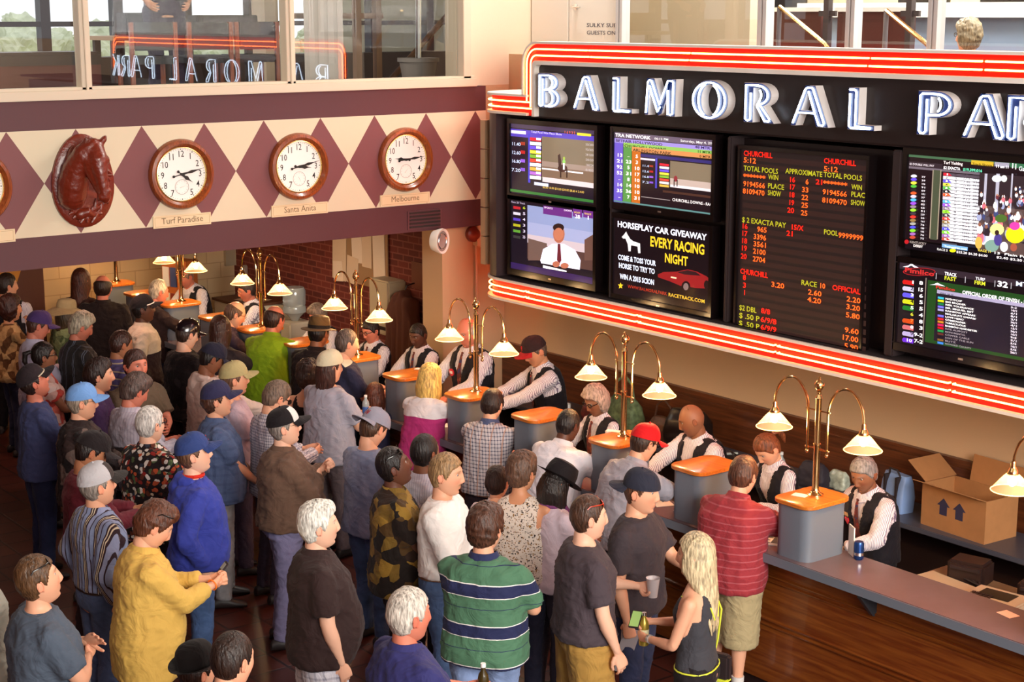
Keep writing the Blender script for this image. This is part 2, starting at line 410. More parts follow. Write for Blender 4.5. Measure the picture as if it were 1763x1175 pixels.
# letters: raised channel letters with a neon tube inside the rim
neonb = mat('blue_white_neon_tube', (.8, .9, 1), .4, emit=(.7, .84, 1), es=9)
chan = mat('letter_channel', 'CFC8C4', .5); facem = mat('letter_face', '141C3A', .3, emit='3A66D8', es=.10)  # face emission stands in for the blue neon glow on the letters
def arcp(cx, cy, rx, ry, a0, a1, n=14): return [(cx + rx * math.cos(R(a0 + (a1 - a0) * k / n)), cy + ry * math.sin(R(a0 + (a1 - a0) * k / n))) for k in range(n + 1)]
# each letter: (outer polygons list [outline] , holes as separate bars are avoided: built from solid pieces), neon strokes ; unit height 1
def quad(*p): return list(p)
LET = {
 'B': dict(w=.62, solids=[[(0, 0), (.2, 0), (.2, 1), (0, 1)], [(.2, .88), (.34, .88)] + arcp(.32, .71, .24, .29, 90, -60, 8)[0:0] + [(.34, 1), (.2, 1)],
      arcp(.3, .73, .27, .27, 90, -60, 10) + [(.3, .56)] + arcp(.3, .73, .09, .16, -60, 90, 8), arcp(.32, .28, .3, .28, 80, -90, 12) + arcp(.32, .28, .1, .17, -90, 80, 8), [(.2, .46), (.4, .46), (.4, .56), (.2, .56)], [(.2, 0), (.34, 0), (.34, .11), (.2, .11)]],
      neon=[[(.06, .08), (.06, .94), (.3, .94)] + arcp(.3, .74, .22, .2, 80, -70, 10) + [(.2, .52), (.34, .52)] + arcp(.34, .28, .23, .24, 80, -90, 10) + [(.22, .05), (.3, .06)] + arcp(.3, .28, .13, .2, -80, 70, 8) + [(.34, .54)] + arcp(.3, .73, .12, .16, -60, 70, 8), [(.06, .08), (.09, .04), (.15, .06), (.15, .84)]]),
 'A': dict(w=.8, solids=[[(0, 0), (.1, 0), (.38, 1), (.3, 1)], [(.3, 1), (.5, 1), (.8, 0), (.55, 0)], [(.14, .3), (.56, .3), (.53, .38), (.17, .38)]],
      neon=[[(.06, .06), (.31, .9), (.36, .95), (.45, .95), (.48, .9), (.73, .1), (.7, .04), (.62, .05), (.53, .33), (.14, .33)], [(.53, .33), (.38, .86)]]),
 'L': dict(w=.56, solids=[[(0, 0), (.22, 0), (.22, 1), (0, 1)], [(.22, 0), (.56, 0), (.56, .12), (.22, .12)]],
      neon=[[(.04, .95), (.15, .95), (.18, .9), (.18, .09), (.5, .07)], [(.05, .86), (.05, .08), (.09, .04), (.5, .05)]]),
 'M': dict(w=.86, solids=[[(0, 0), (.09, 0), (.13, 1), (.05, 1)], [(.05, 1), (.25, 1), (.5, .2), (.38, 0)], [(.38, 0), (.47, .06), (.76, 1), (.64, 1)], [(.6, 0), (.84, 0), (.86, 1), (.64, 1)]],
      neon=[[(.05, .06), (.1, .9), (.14, .95), (.2, .93), (.43, .3), (.66, .95), (.78, .95), (.81, .9), (.79, .08), (.74, .04), (.67, .05), (.66, .7)], [(.14, .8), (.38, .1), (.46, .24)]]),
 'O': dict(w=.98, solids=[arcp(.49, .5, .49, .52, 90, 270, 20) + arcp(.49, .5, .23, .42, 270, 90, 16), arcp(.49, .5, .49, .52, -90, 90, 20) + arcp(.49, .5, .23, .42, 90, -90, 16)],
      neon=[arcp(.49, .5, .43, .46, 95, 455, 36), arcp(.47, .5, .26, .42, 110, 245, 14), arcp(.51, .5, .26, .42, 68, -65, 14)]),
 'R': dict(w=.74, solids=[[(0, 0), (.22, 0), (.22, 1), (0, 1)], arcp(.34, .7, .32, .3, 90, -75, 12) + arcp(.34, .7, .14, .2, -80, 90, 8), [(.22, .88), (.34, .88), (.34, 1), (.22, 1)], [(.3, .46), (.46, .44), (.74, 0), (.5, 0)]],
      neon=[[(.18, .75), (.18, .08), (.12, .04), (.06, .08), (.06, .94), (.34, .94)] + arcp(.34, .7, .26, .24, 85, -65, 10) + [(.36, .45), (.44, .42), (.66, .1), (.64, .05), (.54, .05), (.34, .42)], [(.34, .42)] + arcp(.3, .7, .14, .2, -40, 40, 8)]),
 'P': dict(w=.7, solids=[[(0, 0), (.24, 0), (.24, 1), (0, 1)], arcp(.36, .7, .33, .3, 90, -90, 14) + arcp(.36, .7, .14, .2, -90, 90, 8), [(.24, .88), (.36, .88), (.36, 1), (.24, 1)], [(.24, .4), (.36, .4), (.36, .5), (.24, .5)]],
      neon=[[(.19, .82), (.19, .09), (.15, .04), (.09, .04), (.06, .09), (.06, .9), (.1, .94), (.36, .94)] + arcp(.36, .7, .27, .24, 88, -88, 12) + [(.19, .46)], arcp(.32, .7, .14, .2, 50, -50, 8)]),
 'K': dict(w=.74, solids=[[(0, 0), (.22, 0), (.22, 1), (0, 1)], [(.22, .42), (.3, .5), (.66, 1), (.54, 1)], [(.3, .5), (.42, .62), (.74, 0), (.48, 0)]],
      neon=[[(.18, .5), (.18, .94), (.06, .94), (.06, .06), (.18, .06), (.18, .44), (.56, .96)], [(.36, .6), (.66, .06), (.54, .06), (.3, .5)]])}
for ch, x0, x1 in (('B', -11.20, -10.96), ('A', -10.72, -10.47), ('L', -10.21, -10.0), ('M', -9.81, -9.55), ('O', -9.27, -8.97), ('R', -8.70, -8.44), ('A', -8.22, -7.92), ('L', -7.68, -7.48), ('P', -7.07, -6.83), ('A', -6.70, -6.4), ('R', -6.36, -6.1), ('K', -6.05, -5.82)):
    L = LET[ch]; H = .295
    xe = {'B': -10.82, 'A': x0 + .43, 'L': x0 + .31, 'M': -9.38, 'O': -8.80, 'R': x0 + .38, 'P': x0 + .37, 'K': x0 + .34}[ch]
    if x0 < -10.5 and ch == 'A': xe = -10.29
    sx = (xe - x0 - .07) / L['w'] if True else H
    M = My(x0, YS + .04, 3.79)
    mb = MB()
    for p in L['solids']: mb.poly([(a * sx, b * H) for a, b in p], 0, .08, M)
    lt = pl(mb, 'channel_letter', chan, mq)
    mf = MB()
    for p in L['solids']:
        cx = sum(a for a, b in p) / len(p); cy = sum(b for a, b in p) / len(p)
        mf.poly([((cx + (a - cx) * .985) * sx, (cy + (b - cy) * .985) * H) for a, b in p], .08, .082, M)
    mf.build('letter_face', facem, lt)
    mn = MB()
    for s_ in L['neon']: mn.tube([M @ Vector((a * sx, b * H, .092)) for a, b in s_], .007, 6)
    mn.build('neon_tube', neonb, lt, smooth=True)
# ================================================================ CLOCKS, HORSE HEAD, FIXTURES ON THE WALL
clockw = wood('clock_rim_wood', '9C4F22', '6E3012', 2, 8, .3); facew = mat('clock_face', 'F3EEE8', .35); ink = mat('black_ink', '16130F', .5)
gold = mat('gold_bezel', (.75, .55, .2), .25, 1)
def clock(y, h, m, label, sub, grp='wooden wall clocks along the diamond frieze'):
    t = thing('wall_clock', label, 'clock', (XL, y, 3.23), group=grp); K = MX
    MB().lathe([(.235, .0), (.305, .0), (.306, .03), (.292, .055), (.268, .06), (.25, .04), (.236, .03), (.232, .02)], n=48, M=K, cap=False).build('wooden_rim', clockw, t, smooth=True)
    MB().lathe([(.236, .028), (.238, .034), (.231, .036), (.228, .02)], n=48, M=K, cap=False).build('bezel', gold, t, smooth=True)
    MB().lathe([(.236, .01), (.236, .018)], n=48, M=K).build('dial', facew, t)
    n = MB()
    for i in range(1, 13):
        a = PI / 2 - i * PI / 6; r_ = .178 if i not in (5, 6, 7) else .182
        if i == 6: continue
        g_, f_ = glyphs(str(i), .078, 'CENTER', .85, 0, .004); cx, cy = r_ * math.cos(a), r_ * math.sin(a) - .027
        n.add([K @ Vector((cx + a1, cy + b1, .0195)) for a1, b1 in g_], f_)
    for i in range(60):
        a = i * PI / 30; r_ = .216; s_ = .0022 if i % 5 else .0045
        c_ = K @ Matrix.Rotation(a, 4, 'Z'); n.add([c_ @ Vector((r_ + x, yy, .0195)) for x, yy in ((-s_, -s_), (s_, -s_), (s_, s_), (-s_, s_))], [(0, 1, 2, 3)])
    n.build('numerals', ink, t)
    s2 = MB(); C0 = K @ Matrix.Translation((0, -.11, 0))
    s2.lathe([(.062, .0192), (.065, .0205), (.062, .0205)], n=32, M=C0, cap=False)
    for i in range(12):
        c_ = C0 @ Matrix.Rotation(i * PI / 6, 4, 'Z'); s2.add([c_ @ Vector((.052 + x, yy, .0197)) for x, yy in ((-.004, -.001), (.004, -.001), (.004, .001), (-.004, .001))], [(0, 1, 2, 3)])
    c_ = C0 @ Matrix.Rotation(sub, 4, 'Z'); s2.add([c_ @ Vector(p) for p in ((-.02, -.0015, .022), (.045, 0, .022), (-.02, .0015, .022))], [(0, 1, 2)])
    s2.build('seconds_dial', mat('grey_ink', '8E8880', .6), t)
    def hand(ang, L, tail, w, z, nm):
        c_ = K @ Matrix.Rotation(PI / 2 - ang, 4, 'Z')
        o = [(-tail, -.004), (-.02, -.004), (0, -.012), (L * .25, -w * .5), (L * .45, -w), (L * .7, -.004), (L, 0), (L * .7, .004), (L * .45, w), (L * .25, w * .5), (0, .012), (-.02, .004), (-tail, .004)]
        mb = MB().poly(o, z, z + .003, c_); mb.lathe([(.012, z), (.012, z + .004)], (-tail, 0, 0), 12, c_); mb.build(nm, ink, t)
    hand(h * PI / 6 + m * PI / 360, .13, .04, .018, .024, 'hour_hand'); hand(m * PI / 30, .215, .08, .013, .029, 'minute_hand')
    return t
clock(6.31, 4, 13, 'wooden wall clock above the Turf Paradise plaque', .3)
clock(7.48, 3, 13, 'wooden wall clock above the Santa Anita plaque', -1.1)
clock(8.65, 9, 14, 'wooden wall clock above the Melbourne plaque, nearest the neon sign', .8)
clock(4.50, 2, 13, 'wooden wall clock cut off by the left edge of the photo, beside the horse head', .8)
for y0, y1, z0, tx, lb_ in ((6.03, 6.58, 2.775, 'Turf Paradise', 'small cream plaque reading Turf Paradise under its clock'), (7.19, 7.78, 2.785, 'Santa Anita', 'small cream plaque reading Santa Anita under its clock'),
                            (8.36, 8.93, 2.80, 'Melbourne', 'small cream plaque reading Melbourne under its clock'), (4.25, 4.81, 2.77, '', 'small cream plaque at the far left edge, mostly out of the photo')):
    t = thing('name_plaque', lb_, 'plaque', (XL, (y0 + y1) / 2, z0), group='name plaques under the clocks'); w = (y1 - y0) / 2
    MB().box(0, .012, -w, w, 0, .105).build('plate', mat('plaque_plate', 'E0C7A0', .5), t)
    b_ = MB()
    for a in ((-w + .015, w - .015, .012, .014), (-w + .015, w - .015, .091, .093)): b_.box(.012, .0125, a[0], a[1], a[2], a[3])
    for a in (-w + .015, w - .017): b_.box(.012, .0125, a, a + .002, .012, .093)
    b_.build('border_line', mat('plaque_line', '9A7A50', .6), t)
    if tx:
        n = MB(); text(n, tx, MX @ Matrix.Translation((0, .033, .0126)), .078, 'CENTER', .95); n.build('lettering', mat('plaque_ink', '6E5638', .6), t)
# horse head on its carved shield
hm = mat('carved_mahogany', '6E2412', .32, bump=.25, bscale=45, coat=.25)
ho = Vector((XL, 5.46, 3.22)); t = thing('horse_head_sculpture', 'dark reddish carved wooden horse head mounted on the diamond wall', 'sculpture', ho)
def hp(px, py, d):
    p = atx(80 + px / 5.878, 220 + py / 5.878, XL + d); return p - ho
sh = MB(); n = 40; out = []
for k in range(n):
    a = 2 * PI * k / n; out.append((.27 * math.cos(a) * (1 - .1 * math.sin(a)), .02 + .39 * math.sin(a)))
sh.rings([[Vector((0, a * k1, b * k1)) for a, b in out] for k1 in (1.0,)] + [[Vector((.03, a, b)) for a, b in out], [Vector((.05, a * .9, b * .92)) for a, b in out], [Vector((.055, a * .5, b * .5)) for a, b in out]])
so = sh.build('shield', hm, t, smooth=True); so.location = (0, -.05, -.01)
lf = MB()
for k in range(26):
    a = R(160 + k * 9.5); yy, zz = .22 * math.cos(a), .33 * math.sin(a); ang = a + random.uniform(-.5, .5)
    for q_ in range(2):
        rr = random.uniform(.7, .95); L_ = random.uniform(.05, .09); m_ = Matrix.Translation((.055, yy * rr - .05, zz * rr)) @ Matrix.Rotation(ang + q_, 4, 'X')
        lf.sphere((0, 0, 0), (.02, .02, L_), 8, m_)
lf.build('carved_leaves', hm, t, smooth=True)
hb = MB()
def chain(mb, pts, rs, n=12):
    mb.tube(pts, rs, n)
    mb.sphere(pts[0], rs[0] * .98, 10); mb.sphere(pts[-1], rs[-1] * .98, 10)
chain(hb, [hp(260, 700, .1), hp(270, 560, .13), hp(300, 420, .17), hp(390, 260, .24), hp(460, 190, .27)], [.12, .125, .11, .095, .08], 14)
chain(hb, [hp(300, 250, .08), hp(270, 400, .1), hp(260, 600, .1)], [.07, .085, .09])
chain(hb, [hp(490, 210, .28), hp(520, 330, .33), hp(550, 480, .36), hp(580, 620, .37), hp(592, 700, .36)], [.075, .082, .058, .046, .05], 14)
chain(hb, [hp(430, 330, .27), hp(480, 470, .3), hp(540, 640, .34)], [.082, .062, .036])
hb.sphere(hp(590, 330, .34), .045, 10); hb.sphere(hp(430, 350, .31), .04, 10); hb.sphere(hp(610, 640, .38), .04, 10); hb.sphere(hp(560, 700, .36), .042, 10); hb.sphere(hp(600, 735, .36), .03, 10)
chain(hb, [hp(545, 160, .29), hp(585, 110, .3), hp(604, 75, .3)], [.032, .026, .006], 8); chain(hb, [hp(400, 170, .24), hp(400, 115, .25), hp(408, 88, .25)], [.03, .022, .006], 8)
chain(hb, [hp(330, 880, .05), hp(420, 850, .08), hp(490, 890, .06)], [.05, .045, .02])
for k in range(9):
    a = k / 8; chain(hb, [hp(440 - 140 * a, 150 + 90 * a, .24 - .1 * a), hp(330 - 60 * a, 260 + 130 * a, .16 - .06 * a), hp(300 - 40 * a, 420 + 130 * a, .13 - .04 * a)], [.02, .03, .012], 6)
me = fuse(hb, .011, 2, .5, 'horse_head'); v = getv(me); setv(me, v + getn(me) * (ripple(v, 4, 60)[:, None] * .004)); link('horse_head', me, hm, t)
# ceiling speaker on the beam, alarm bell, exit conduit, vent
t = thing('round_speaker', 'round white speaker hanging just under the maroon beam', 'speaker', (-12.72, 8.98, 2.43))
qd = Matrix.Rotation(R(25), 4, 'Z') @ MX
MB().lathe([(.02, -.1), (.1, -.08), (.125, 0), (.122, .02), (.1, .012)], n=32, M=qd, cap=False).build('housing', MW['white'], t, smooth=True)
MB().lathe([(.0, .0), (.05, .004), (.1, .01)], n=28, M=qd, cap=False).build('cone', mat('speaker_grille', '9A8A84', .6), t, smooth=True)
MB().lathe([(.07, .012), (.076, .018), (.082, .012)], n=28, M=qd, cap=False).build('ring', MW['chrome'], t, smooth=True)
MB().tube([(-.03, 0, .02), (-.06, 0, .12)], .012, 6).build('bracket', MW['dark'], t)
t = thing('alarm_bell', 'dark red alarm bell on the column beside the round speaker', 'alarm bell', (-13.05, 9.58, 2.42))
MB().lathe([(.0, .09), (.05, .085), (.08, .06), (.085, .02), (.075, .0)], n=24, M=MX).build('gong', mat('bell_red', '7A2A1E', .35), t, smooth=True)
MB().box(0, .04, .07, .13, -.1, .08).build('junction_box', mat('box_pink', 'B8705C', .5), t)
MB().tube([(-13.02, 9.62, 2.3), (-13.02, 9.62, .2)], .014, 8).build('conduit', mat('painted_pipe', 'C79A80', .5), None, label='thin painted conduit pipe running down the tan column', cat='pipe')
t = thing('wall_vent', 'small maroon louvred vent under the Melbourne clock', 'vent', (XL, 8.87, 2.64))
MB().box(0, .012, -.2, .2, -.09, .09).build('frame', MW['maroon'], t)
b_ = MB()
for k in range(5): b_.box(.012, .02, -.18, .18, -.075 + k * .034, -.057 + k * .034)
b_.build('louvres', MW['dark'], t)

# ================================================================ SCREENS
YP = YS + .10
scr = vcol('screen_picture', .12, emit=1.0); led = vcol('led_text', .5, emit=1.5)
def mapper(ox, oy, sc): return lambda x, y: aty(ox + x / sc, oy + y / sc, YP)
c4, c5 = mapper(800, 180, 3.0913), mapper(1240, 220, 2.5545); c7, c8 = mapper(1530, 255, 5.73), mapper(1530, 440, 5.339)
class Pic:
    def __init__(s, mp): s.mp = mp; s.m = MB(); s.d = 0
    def rect(s, x0, y0, x1, y1, c, up=0):
        a, b = s.mp(x0, y0), s.mp(x1, y1); zt = a.z; zb = s.mp(x0, y1).z if not up else up
        return s.q(a.x, b.x, zb, zt, c)
    def q(s, x0, x1, z0, z1, c):
        s.d += .00012; s.m.col = rgb(c) if isinstance(c, str) else c; y = YP - .004 - s.d
        s.m.add([(x0, y, z0), (x1, y, z0), (x1, y, z1), (x0, y, z1)], [(0, 1, 2, 3)])
    def r(s, x, y, w, h, c):
        """left-top at crop point, width to crop x+w, height h in crop px"""
        a = s.mp(x, y); b = s.mp(x + w, y); z = s.mp(x, y + h).z; s.q(a.x, b.x, z, a.z, c)
    def poly(s, pts, c):
        s.d += .00012; s.m.col = rgb(c); y = YP - .004 - s.d
        vs = [s.mp(a, b) for a, b in pts]; s.m.add([(v.x, y, v.z) for v in vs], [tuple(range(len(vs)))])
    def ell(s, cx, cy, rx, ry, c, n=16): s.poly([(cx + rx * math.cos(2 * PI * k / n), cy + ry * math.sin(2 * PI * k / n)) for k in range(n)], c)
    def t(s, x, y, xr, cap, body, c, bold=.01):
        """baseline-left at crop (x, y), right edge at crop x = xr, cap height in crop px"""
        a = s.mp(x, y); b = s.mp(xr, y); hh = s.mp(x, y - cap).z - a.z; size = hh / .69
        g_, f_ = glyphs(body, 1, 'LEFT', 1, 0, bold); w = max(p[0] for p in g_) if g_ else 1
        s.d += .0001; s.m.col = rgb(c); y_ = YP - .004 - s.d; k = (b.x - a.x) / w
        s.m.add([(a.x + p[0] * k, y_, a.z + p[1] * size) for p in g_], f_)
def tv(label, mp, corners, name='television', grp='flat televisions in the race board', m=None, inset=.045):
    (xa, ya), (xb, yb) = corners; A = mp(xa, ya); B = mp(xb, ya); zb = mp(xa, yb).z
    x0, x1, z1, z0 = A.x, B.x, A.z, zb; t = thing(name, label, 'television' if name == 'television' else 'display board', ((x0 + x1) / 2, YP, z0), group=grp)
    MB().box(x0, x1, YP - .003, YP + .07, z0, z1).build('casing', MW['black'], None).parent = t
    t.children[-1].matrix_parent_inverse = Matrix.Translation(-t.location)
    f = MB(); i = inset
    f.box(x0 - i, x1 + i, YP - .02, YP + .07, z1, z1 + i).box(x0 - i, x1 + i, YP - .02, YP + .07, z0 - i * 1.3, z0).box(x0 - i, x0, YP - .02, YP + .07, z0, z1).box(x1, x1 + i, YP - .02, YP + .07, z0, z1)
    pl(f, 'bezel', mat('glossy_black', '120C0D', .15), t, bevel=.004)
    pl(MB().box((x0 + x1) / 2 - .02, (x0 + x1) / 2 + .02, YP - .021, YP - .019, z0 - i * .8, z0 - i * .5), 'badge', MW['chrome'], t)
    return t, (x0, x1, z0, z1)
def addpic(t, P, m=None): pl(P.m, 'picture', m or scr, t)
def horse_scene(P, fn, x0, y0, x1, y1):
    pass
# 1 : race feed, upper left
t, (x0, x1, z0, z1) = tv('upper left television showing a rider in a paddock beside a purple runner list', c4, ((248, 100), (697, 470))); P = Pic(c4)
P.q(x0, x1, z0, z1, '1A1420'); P.r(248, 100, 449, 22, '3A2F48'); P.r(248, 128, 449, 40, '4A3AA8'); P.r(340, 155, 12, 260, '3B36B0')
P.t(355, 150, 520, 11, 'Total Pool Win Place Show', 'C8C0E8'); P.t(532, 153, 590, 13, '1 6 9 3 5', 'D05040'); P.r(600, 150, 75, 14, 'C8C030')
P.r(250, 136, 78, 16, 'D8D0E0')
for k in range(4): P.t(252, 216 + k * 46, 300, 17, ('11.40', '12.60', '16.80', '7.20')[k], 'C0D0F0'); P.r(300, 198 + k * 46, 24, 17, ('8A3020', 'A02020', '8050C0', '7048B8')[k])
for k in range(10): P.r(350, 174 + k * 22.5, 60, 18, ('C02030', 'D8D8E0', '6048D0', 'D8C840', '70A030', 'C04030', 'D8D0D0', 'C8A040', 'A060C0', 'C8C8C8')[k]); P.r(384, 177 + k * 22.5, 24, 12, 'E8E8F0')
P.r(415, 170, 282, 160, '6E6250'); P.r(415, 300, 282, 28, '8A7A70'); P.r(415, 328, 282, 62, '6E5A4A'); P.r(415, 336, 220, 8, 'D8D4D8'); P.r(418, 385, 280, 26, 'C4BCC0')
P.ell(525, 340, 26, 20, '3A2420'); P.poly([(500, 270), (512, 262), (518, 300), (520, 350), (505, 350)], '34201C'); P.r(512, 345, 7, 45, '30201C'); P.r(545, 345, 7, 45, '30201C'); P.ell(533, 286, 6, 8, '90A840'); P.ell(533, 305, 8, 14, '80B858'); P.r(528, 312, 9, 34, 'E8E8E8')
for k in range(6): P.t(648, 218 + k * 27, 690, 12, ('50/200', '93/305', '24/1200', '50/20', '160/24', '8/400')[k], 'A8A0A0')
P.r(375, 412, 75, 16, 'C8D0F0'); P.t(420, 444, 640, 11, '$2.80 10.00 $10.00 $34.00 $8.60 4 2.4.00', 'C8A850'); P.r(248, 448, 449, 14, '306830')
addpic(t, P)
# 2 : presenter
t, (x0, x1, z0, z1) = tv('lower left television showing a presenter in white shirt and tie', c4, ((250, 505), (692, 870))); P = Pic(c4)
P.q(x0, x1, z0, z1, '16101A'); P.r(336, 535, 356, 200, '8C94B8'); P.r(336, 535, 356, 90, '7C88B0'); P.r(336, 690, 356, 45, 'B0A4AC'); P.r(336, 735, 356, 85, '4A3430'); P.poly([(640, 720), (690, 690), (690, 830), (640, 830)], '5A4038'); P.poly([(340, 712), (440, 740), (440, 830), (340, 830)], '5E4A44')
P.r(420, 538, 154, 44, '5A2870'); P.r(578, 545, 50, 50, '5E2A78'); P.r(634, 552, 52, 48, '5E2A78'); P.t(425, 552, 470, 9, 'SPORTS', 'E8D8F0'); P.t(530, 566, 572, 9, 'CHOICE', 'E8D8F0'); P.t(590, 604, 616, 19, '28', 'FFFFFF'); P.t(651, 611, 662, 19, '1', 'FFFFFF'); P.t(585, 578, 618, 9, 'POST', 'D8C040'); P.t(640, 584, 676, 9, 'RACE', 'D8C040')
P.poly([(405, 830), (420, 770), (470, 742), (530, 742), (590, 775), (620, 830), (615, 880), (410, 845)], 'D8D8EC'); P.ell(504, 690, 31, 48, '9A5C48'); P.ell(502, 655, 30, 22, '2A1A18'); P.ell(503, 690, 26, 34, 'A86850'); P.poly([(498, 742), (512, 742), (518, 830), (508, 848), (494, 830)], '5A2028'); P.ell(490, 850, 20, 16, '9A5C48'); P.ell(535, 858, 22, 15, '9A5C48'); P.poly([(420, 855), (545, 885), (545, 892), (420, 870)], 'E8E8F0')
for k in range(6): P.r(262, 540 + k * 31, 38, 14, ('A02028', 'B8B8C8', '4838A8', '989820', '508830', '303030')[k]); P.t(312, 556 + k * 31, 326, 14, ('6', '5', '4', '3', '3', '25')[k], ('A8B830', 'C8C0D8', 'C8C0D8', 'C8C0D8', 'C8C0D8', 'C8C0D8')[k])
P.t(252, 522, 325, 10, 'Race 28 Track', 'A098B0')
P.r(250, 838, 449, 32, '2A1A4A'); addpic(t, P)
# 3 : network listing
t, (x0, x1, z0, z1) = tv('upper middle television listing racing networks above a small horse feed', c4, ((800, 145), (1325, 518))); P = Pic(c4)
P.q(x0, x1, z0, z1, '1C1216'); P.r(800, 145, 525, 30, '5A4E60'); P.t(804, 170, 992, 17, 'TRA NETWORK', 'F0F0F0', .02); P.t(1012, 186, 1085, 11, '06:13 PM', 'D8D8D8'); P.t(1150, 198, 1318, 12, 'Saturday, May 4, 20', 'D8D8D8')
P.r(800, 178, 525, 24, '8A7CC0'); P.t(806, 198, 1055, 14, 'BETFAIR HOLLYWOOD', '1A1430', .02); P.r(848, 202, 477, 24, '7CA850'); P.t(852, 226, 1075, 14, 'CHURCHILL DOWNS', '142010', .02); P.r(892, 224, 433, 24, 'B87C48'); P.t(898, 248, 1102, 14, 'ARLINGTON PARK', '281404', .02)
P.t(1228, 232, 1310, 13, '48 MTR', '2A2050', .02); P.t(1240, 256, 1312, 13, '11 MTR', '103010', .02); P.t(1252, 282, 1312, 13, '0 MTR', '301808', .02)
P.r(800, 202, 46, 318, '5C4CB0'); P.r(848, 226, 44, 290, '4C8040'); P.r(894, 248, 46, 275, 'A85C1C')
rowsA = (('13', '-', '5'), ('21', '23', '3'), ('92', '5', '10'), ('52', '31', '17'), ('-', '8', '10'), ('14', '14', '10'), ('35', '36', '10'), ('-', '7', '31'))
for k, r_ in enumerate(rowsA):
    for j, s_ in enumerate(r_):
        w = 30 if len(s_) > 1 else 13; xx = (812, 860, 904)[j] + (0 if len(s_) > 1 else 8)
        P.t(xx, 276 + k * 31.5 + j * 4, xx + w, 17 if s_ != '-' else 8, s_, 'F4F0F0', .02)
P.r(940, 262, 385, 16, '2A2460'); P.r(1020, 285, 10, 160, '4038A0'); P.r(1098, 300, 227, 100, '6E6250'); P.r(1098, 392, 227, 40, 'A89890'); P.r(1098, 425, 227, 14, 'D0C8CC'); P.r(940, 283, 78, 10, 'C8C0D8')
for k in range(4): P.t(948, 330 + k * 29, 985, 11, ('11.4', '12.6', '16.8', '7.2')[k], 'B0C0E0'); P.r(988, 322 + k * 29, 20, 10, ('8A3020', 'A02020', '8050C0', '7048B8')[k])
for k in range(8): P.r(1042, 312 + k * 16, 50, 12, ('C02030', 'D8D8E0', '6048D0', 'D8C840', '70A030', 'C04030', 'D8D0D0', 'C8A040')[k])
P.ell(1128, 395, 10, 16, '7A2830'); P.r(1118, 400, 5, 36, '2A1A18'); P.r(1134, 400, 5, 36, '2A1A18'); P.r(1060, 455, 265, 12, '402820'); P.t(1110, 513, 1322, 15, 'CHURCHILL DOWNS - RAC', 'E8E4E4'); P.r(944, 488, 155, 4, '807878'); P.r(800, 508, 525, 8, '507878')
addpic(t, P)
# 4 : giveaway advert
t, (x0, x1, z0, z1) = tv('lower middle television advertising a car giveaway in white and yellow letters', c4, ((797, 600), (1312, 1005))); P = Pic(c4)
P.q(x0, x1, z0, z1, '140C10'); P.t(815, 650, 1292, 30, 'HORSEPLAY CAR GIVEAWAY', 'E8ECFF', .03); P.t(988, 752, 1278, 50, 'EVERY RACING', 'D8B428', .03); P.t(1066, 838, 1190, 46, 'NIGHT', 'D8B428', .03)
P.t(818, 824, 1020, 26, 'COME & TOSS YOUR', 'D8E4FF', .03); P.t(822, 868, 1014, 26, 'HORSE TO TRY TO', 'D8E4FF', .03); P.t(828, 926, 1010, 26, 'WIN A 2015 SCION', 'D8E4FF', .03); P.t(870, 975, 1080, 16, 'WWW.BALMORALPARK', '8A2818', .02); P.t(1086, 1020, 1280, 18, 'RACETRACK.COM', 'C8A030', .02)
P.poly([(818, 958), (828, 958), (832, 948), (836, 958), (846, 960), (838, 968), (841, 980), (832, 974), (823, 980), (826, 968)], 'D8B428')
P.poly([(838, 706), (852, 690), (862, 676), (868, 690), (884, 716), (900, 728), (936, 740), (938, 792), (926, 792), (922, 756), (888, 750), (886, 782), (874, 782), (870, 744), (858, 714), (846, 714)], 'C4C4C8')
P.poly([(1030, 905), (1060, 892), (1130, 890), (1190, 878), (1240, 890), (1290, 915), (1308, 930), (1308, 965), (1290, 980), (1240, 978), (1150, 965), (1090, 940), (1032, 920)], '7A1A1C'); P.poly([(1135, 893), (1190, 882), (1235, 893), (1260, 912), (1170, 905)], '2A1418'); P.ell(1180, 970, 24, 30, '1A1012'); P.ell(1180, 970, 14, 19, '6A5A5A'); P.ell(1290, 960, 14, 24, '1A1012'); P.r(1100, 915, 30, 8, 'E0C0A0')
addpic(t, P)
# 5, 6 : right-hand pair
t, (x0, x1, z0, z1) = tv('upper right television with long number columns beside a derby crowd', c7, ((205, 60), (1500, 900))); P = Pic(c7)
P.q(x0, x1, z0, z1, '180E12'); P.r(205, 62, 1295, 24, '3A5A40'); P.t(545, 155, 735, 28, 'Turf Yielding', 'D8D0D0', .02); P.r(820, 118, 220, 44, 'B09428'); P.t(830, 168, 1025, 24, 'Track Sloppy', '3A2A08', .02); P.r(1050, 136, 145, 44, '8A8898'); P.t(1060, 192, 1185, 28, '11 am 11', 'F4F0F4', .02); P.r(1205, 140, 290, 50, '2C5C40'); P.t(1285, 222, 1500, 42, 'Gal loping', 'E0E4E8', .01); P.r(1225, 150, 10, 50, 'E8E8E8'); P.r(1255, 155, 10, 55, 'E8E8E8')
P.r(205, 128, 335, 50, '2A2026'); P.t(210, 165, 455, 20, '$2 DOUBLE WILL PAY', 'C0B8C0', .02); P.r(205, 178, 1295, 22, '5E5660'); P.t(545, 204, 712, 26, '$2 EXACTA', 'E8E4E8', .03); P.t(738, 222, 928, 26, '$19,399,016', '5CC8A0', .03)
P.r(440, 215, 10, 680, '8C8070'); P.r(450, 215, 66, 690, '3E4434'); P.r(516, 215, 10, 690, '8C8070')
cc = ('B02030', 'D8D8E0', '5A48D0', 'D8D040', '48A038', '202020', 'C85028', 'B8B0C0', '48A0C8', '8848D0', '807080', '88D030', '383038', 'C03028', '80683C', '909088', '4848C8', '70C830', '8858A0', 'A84030')
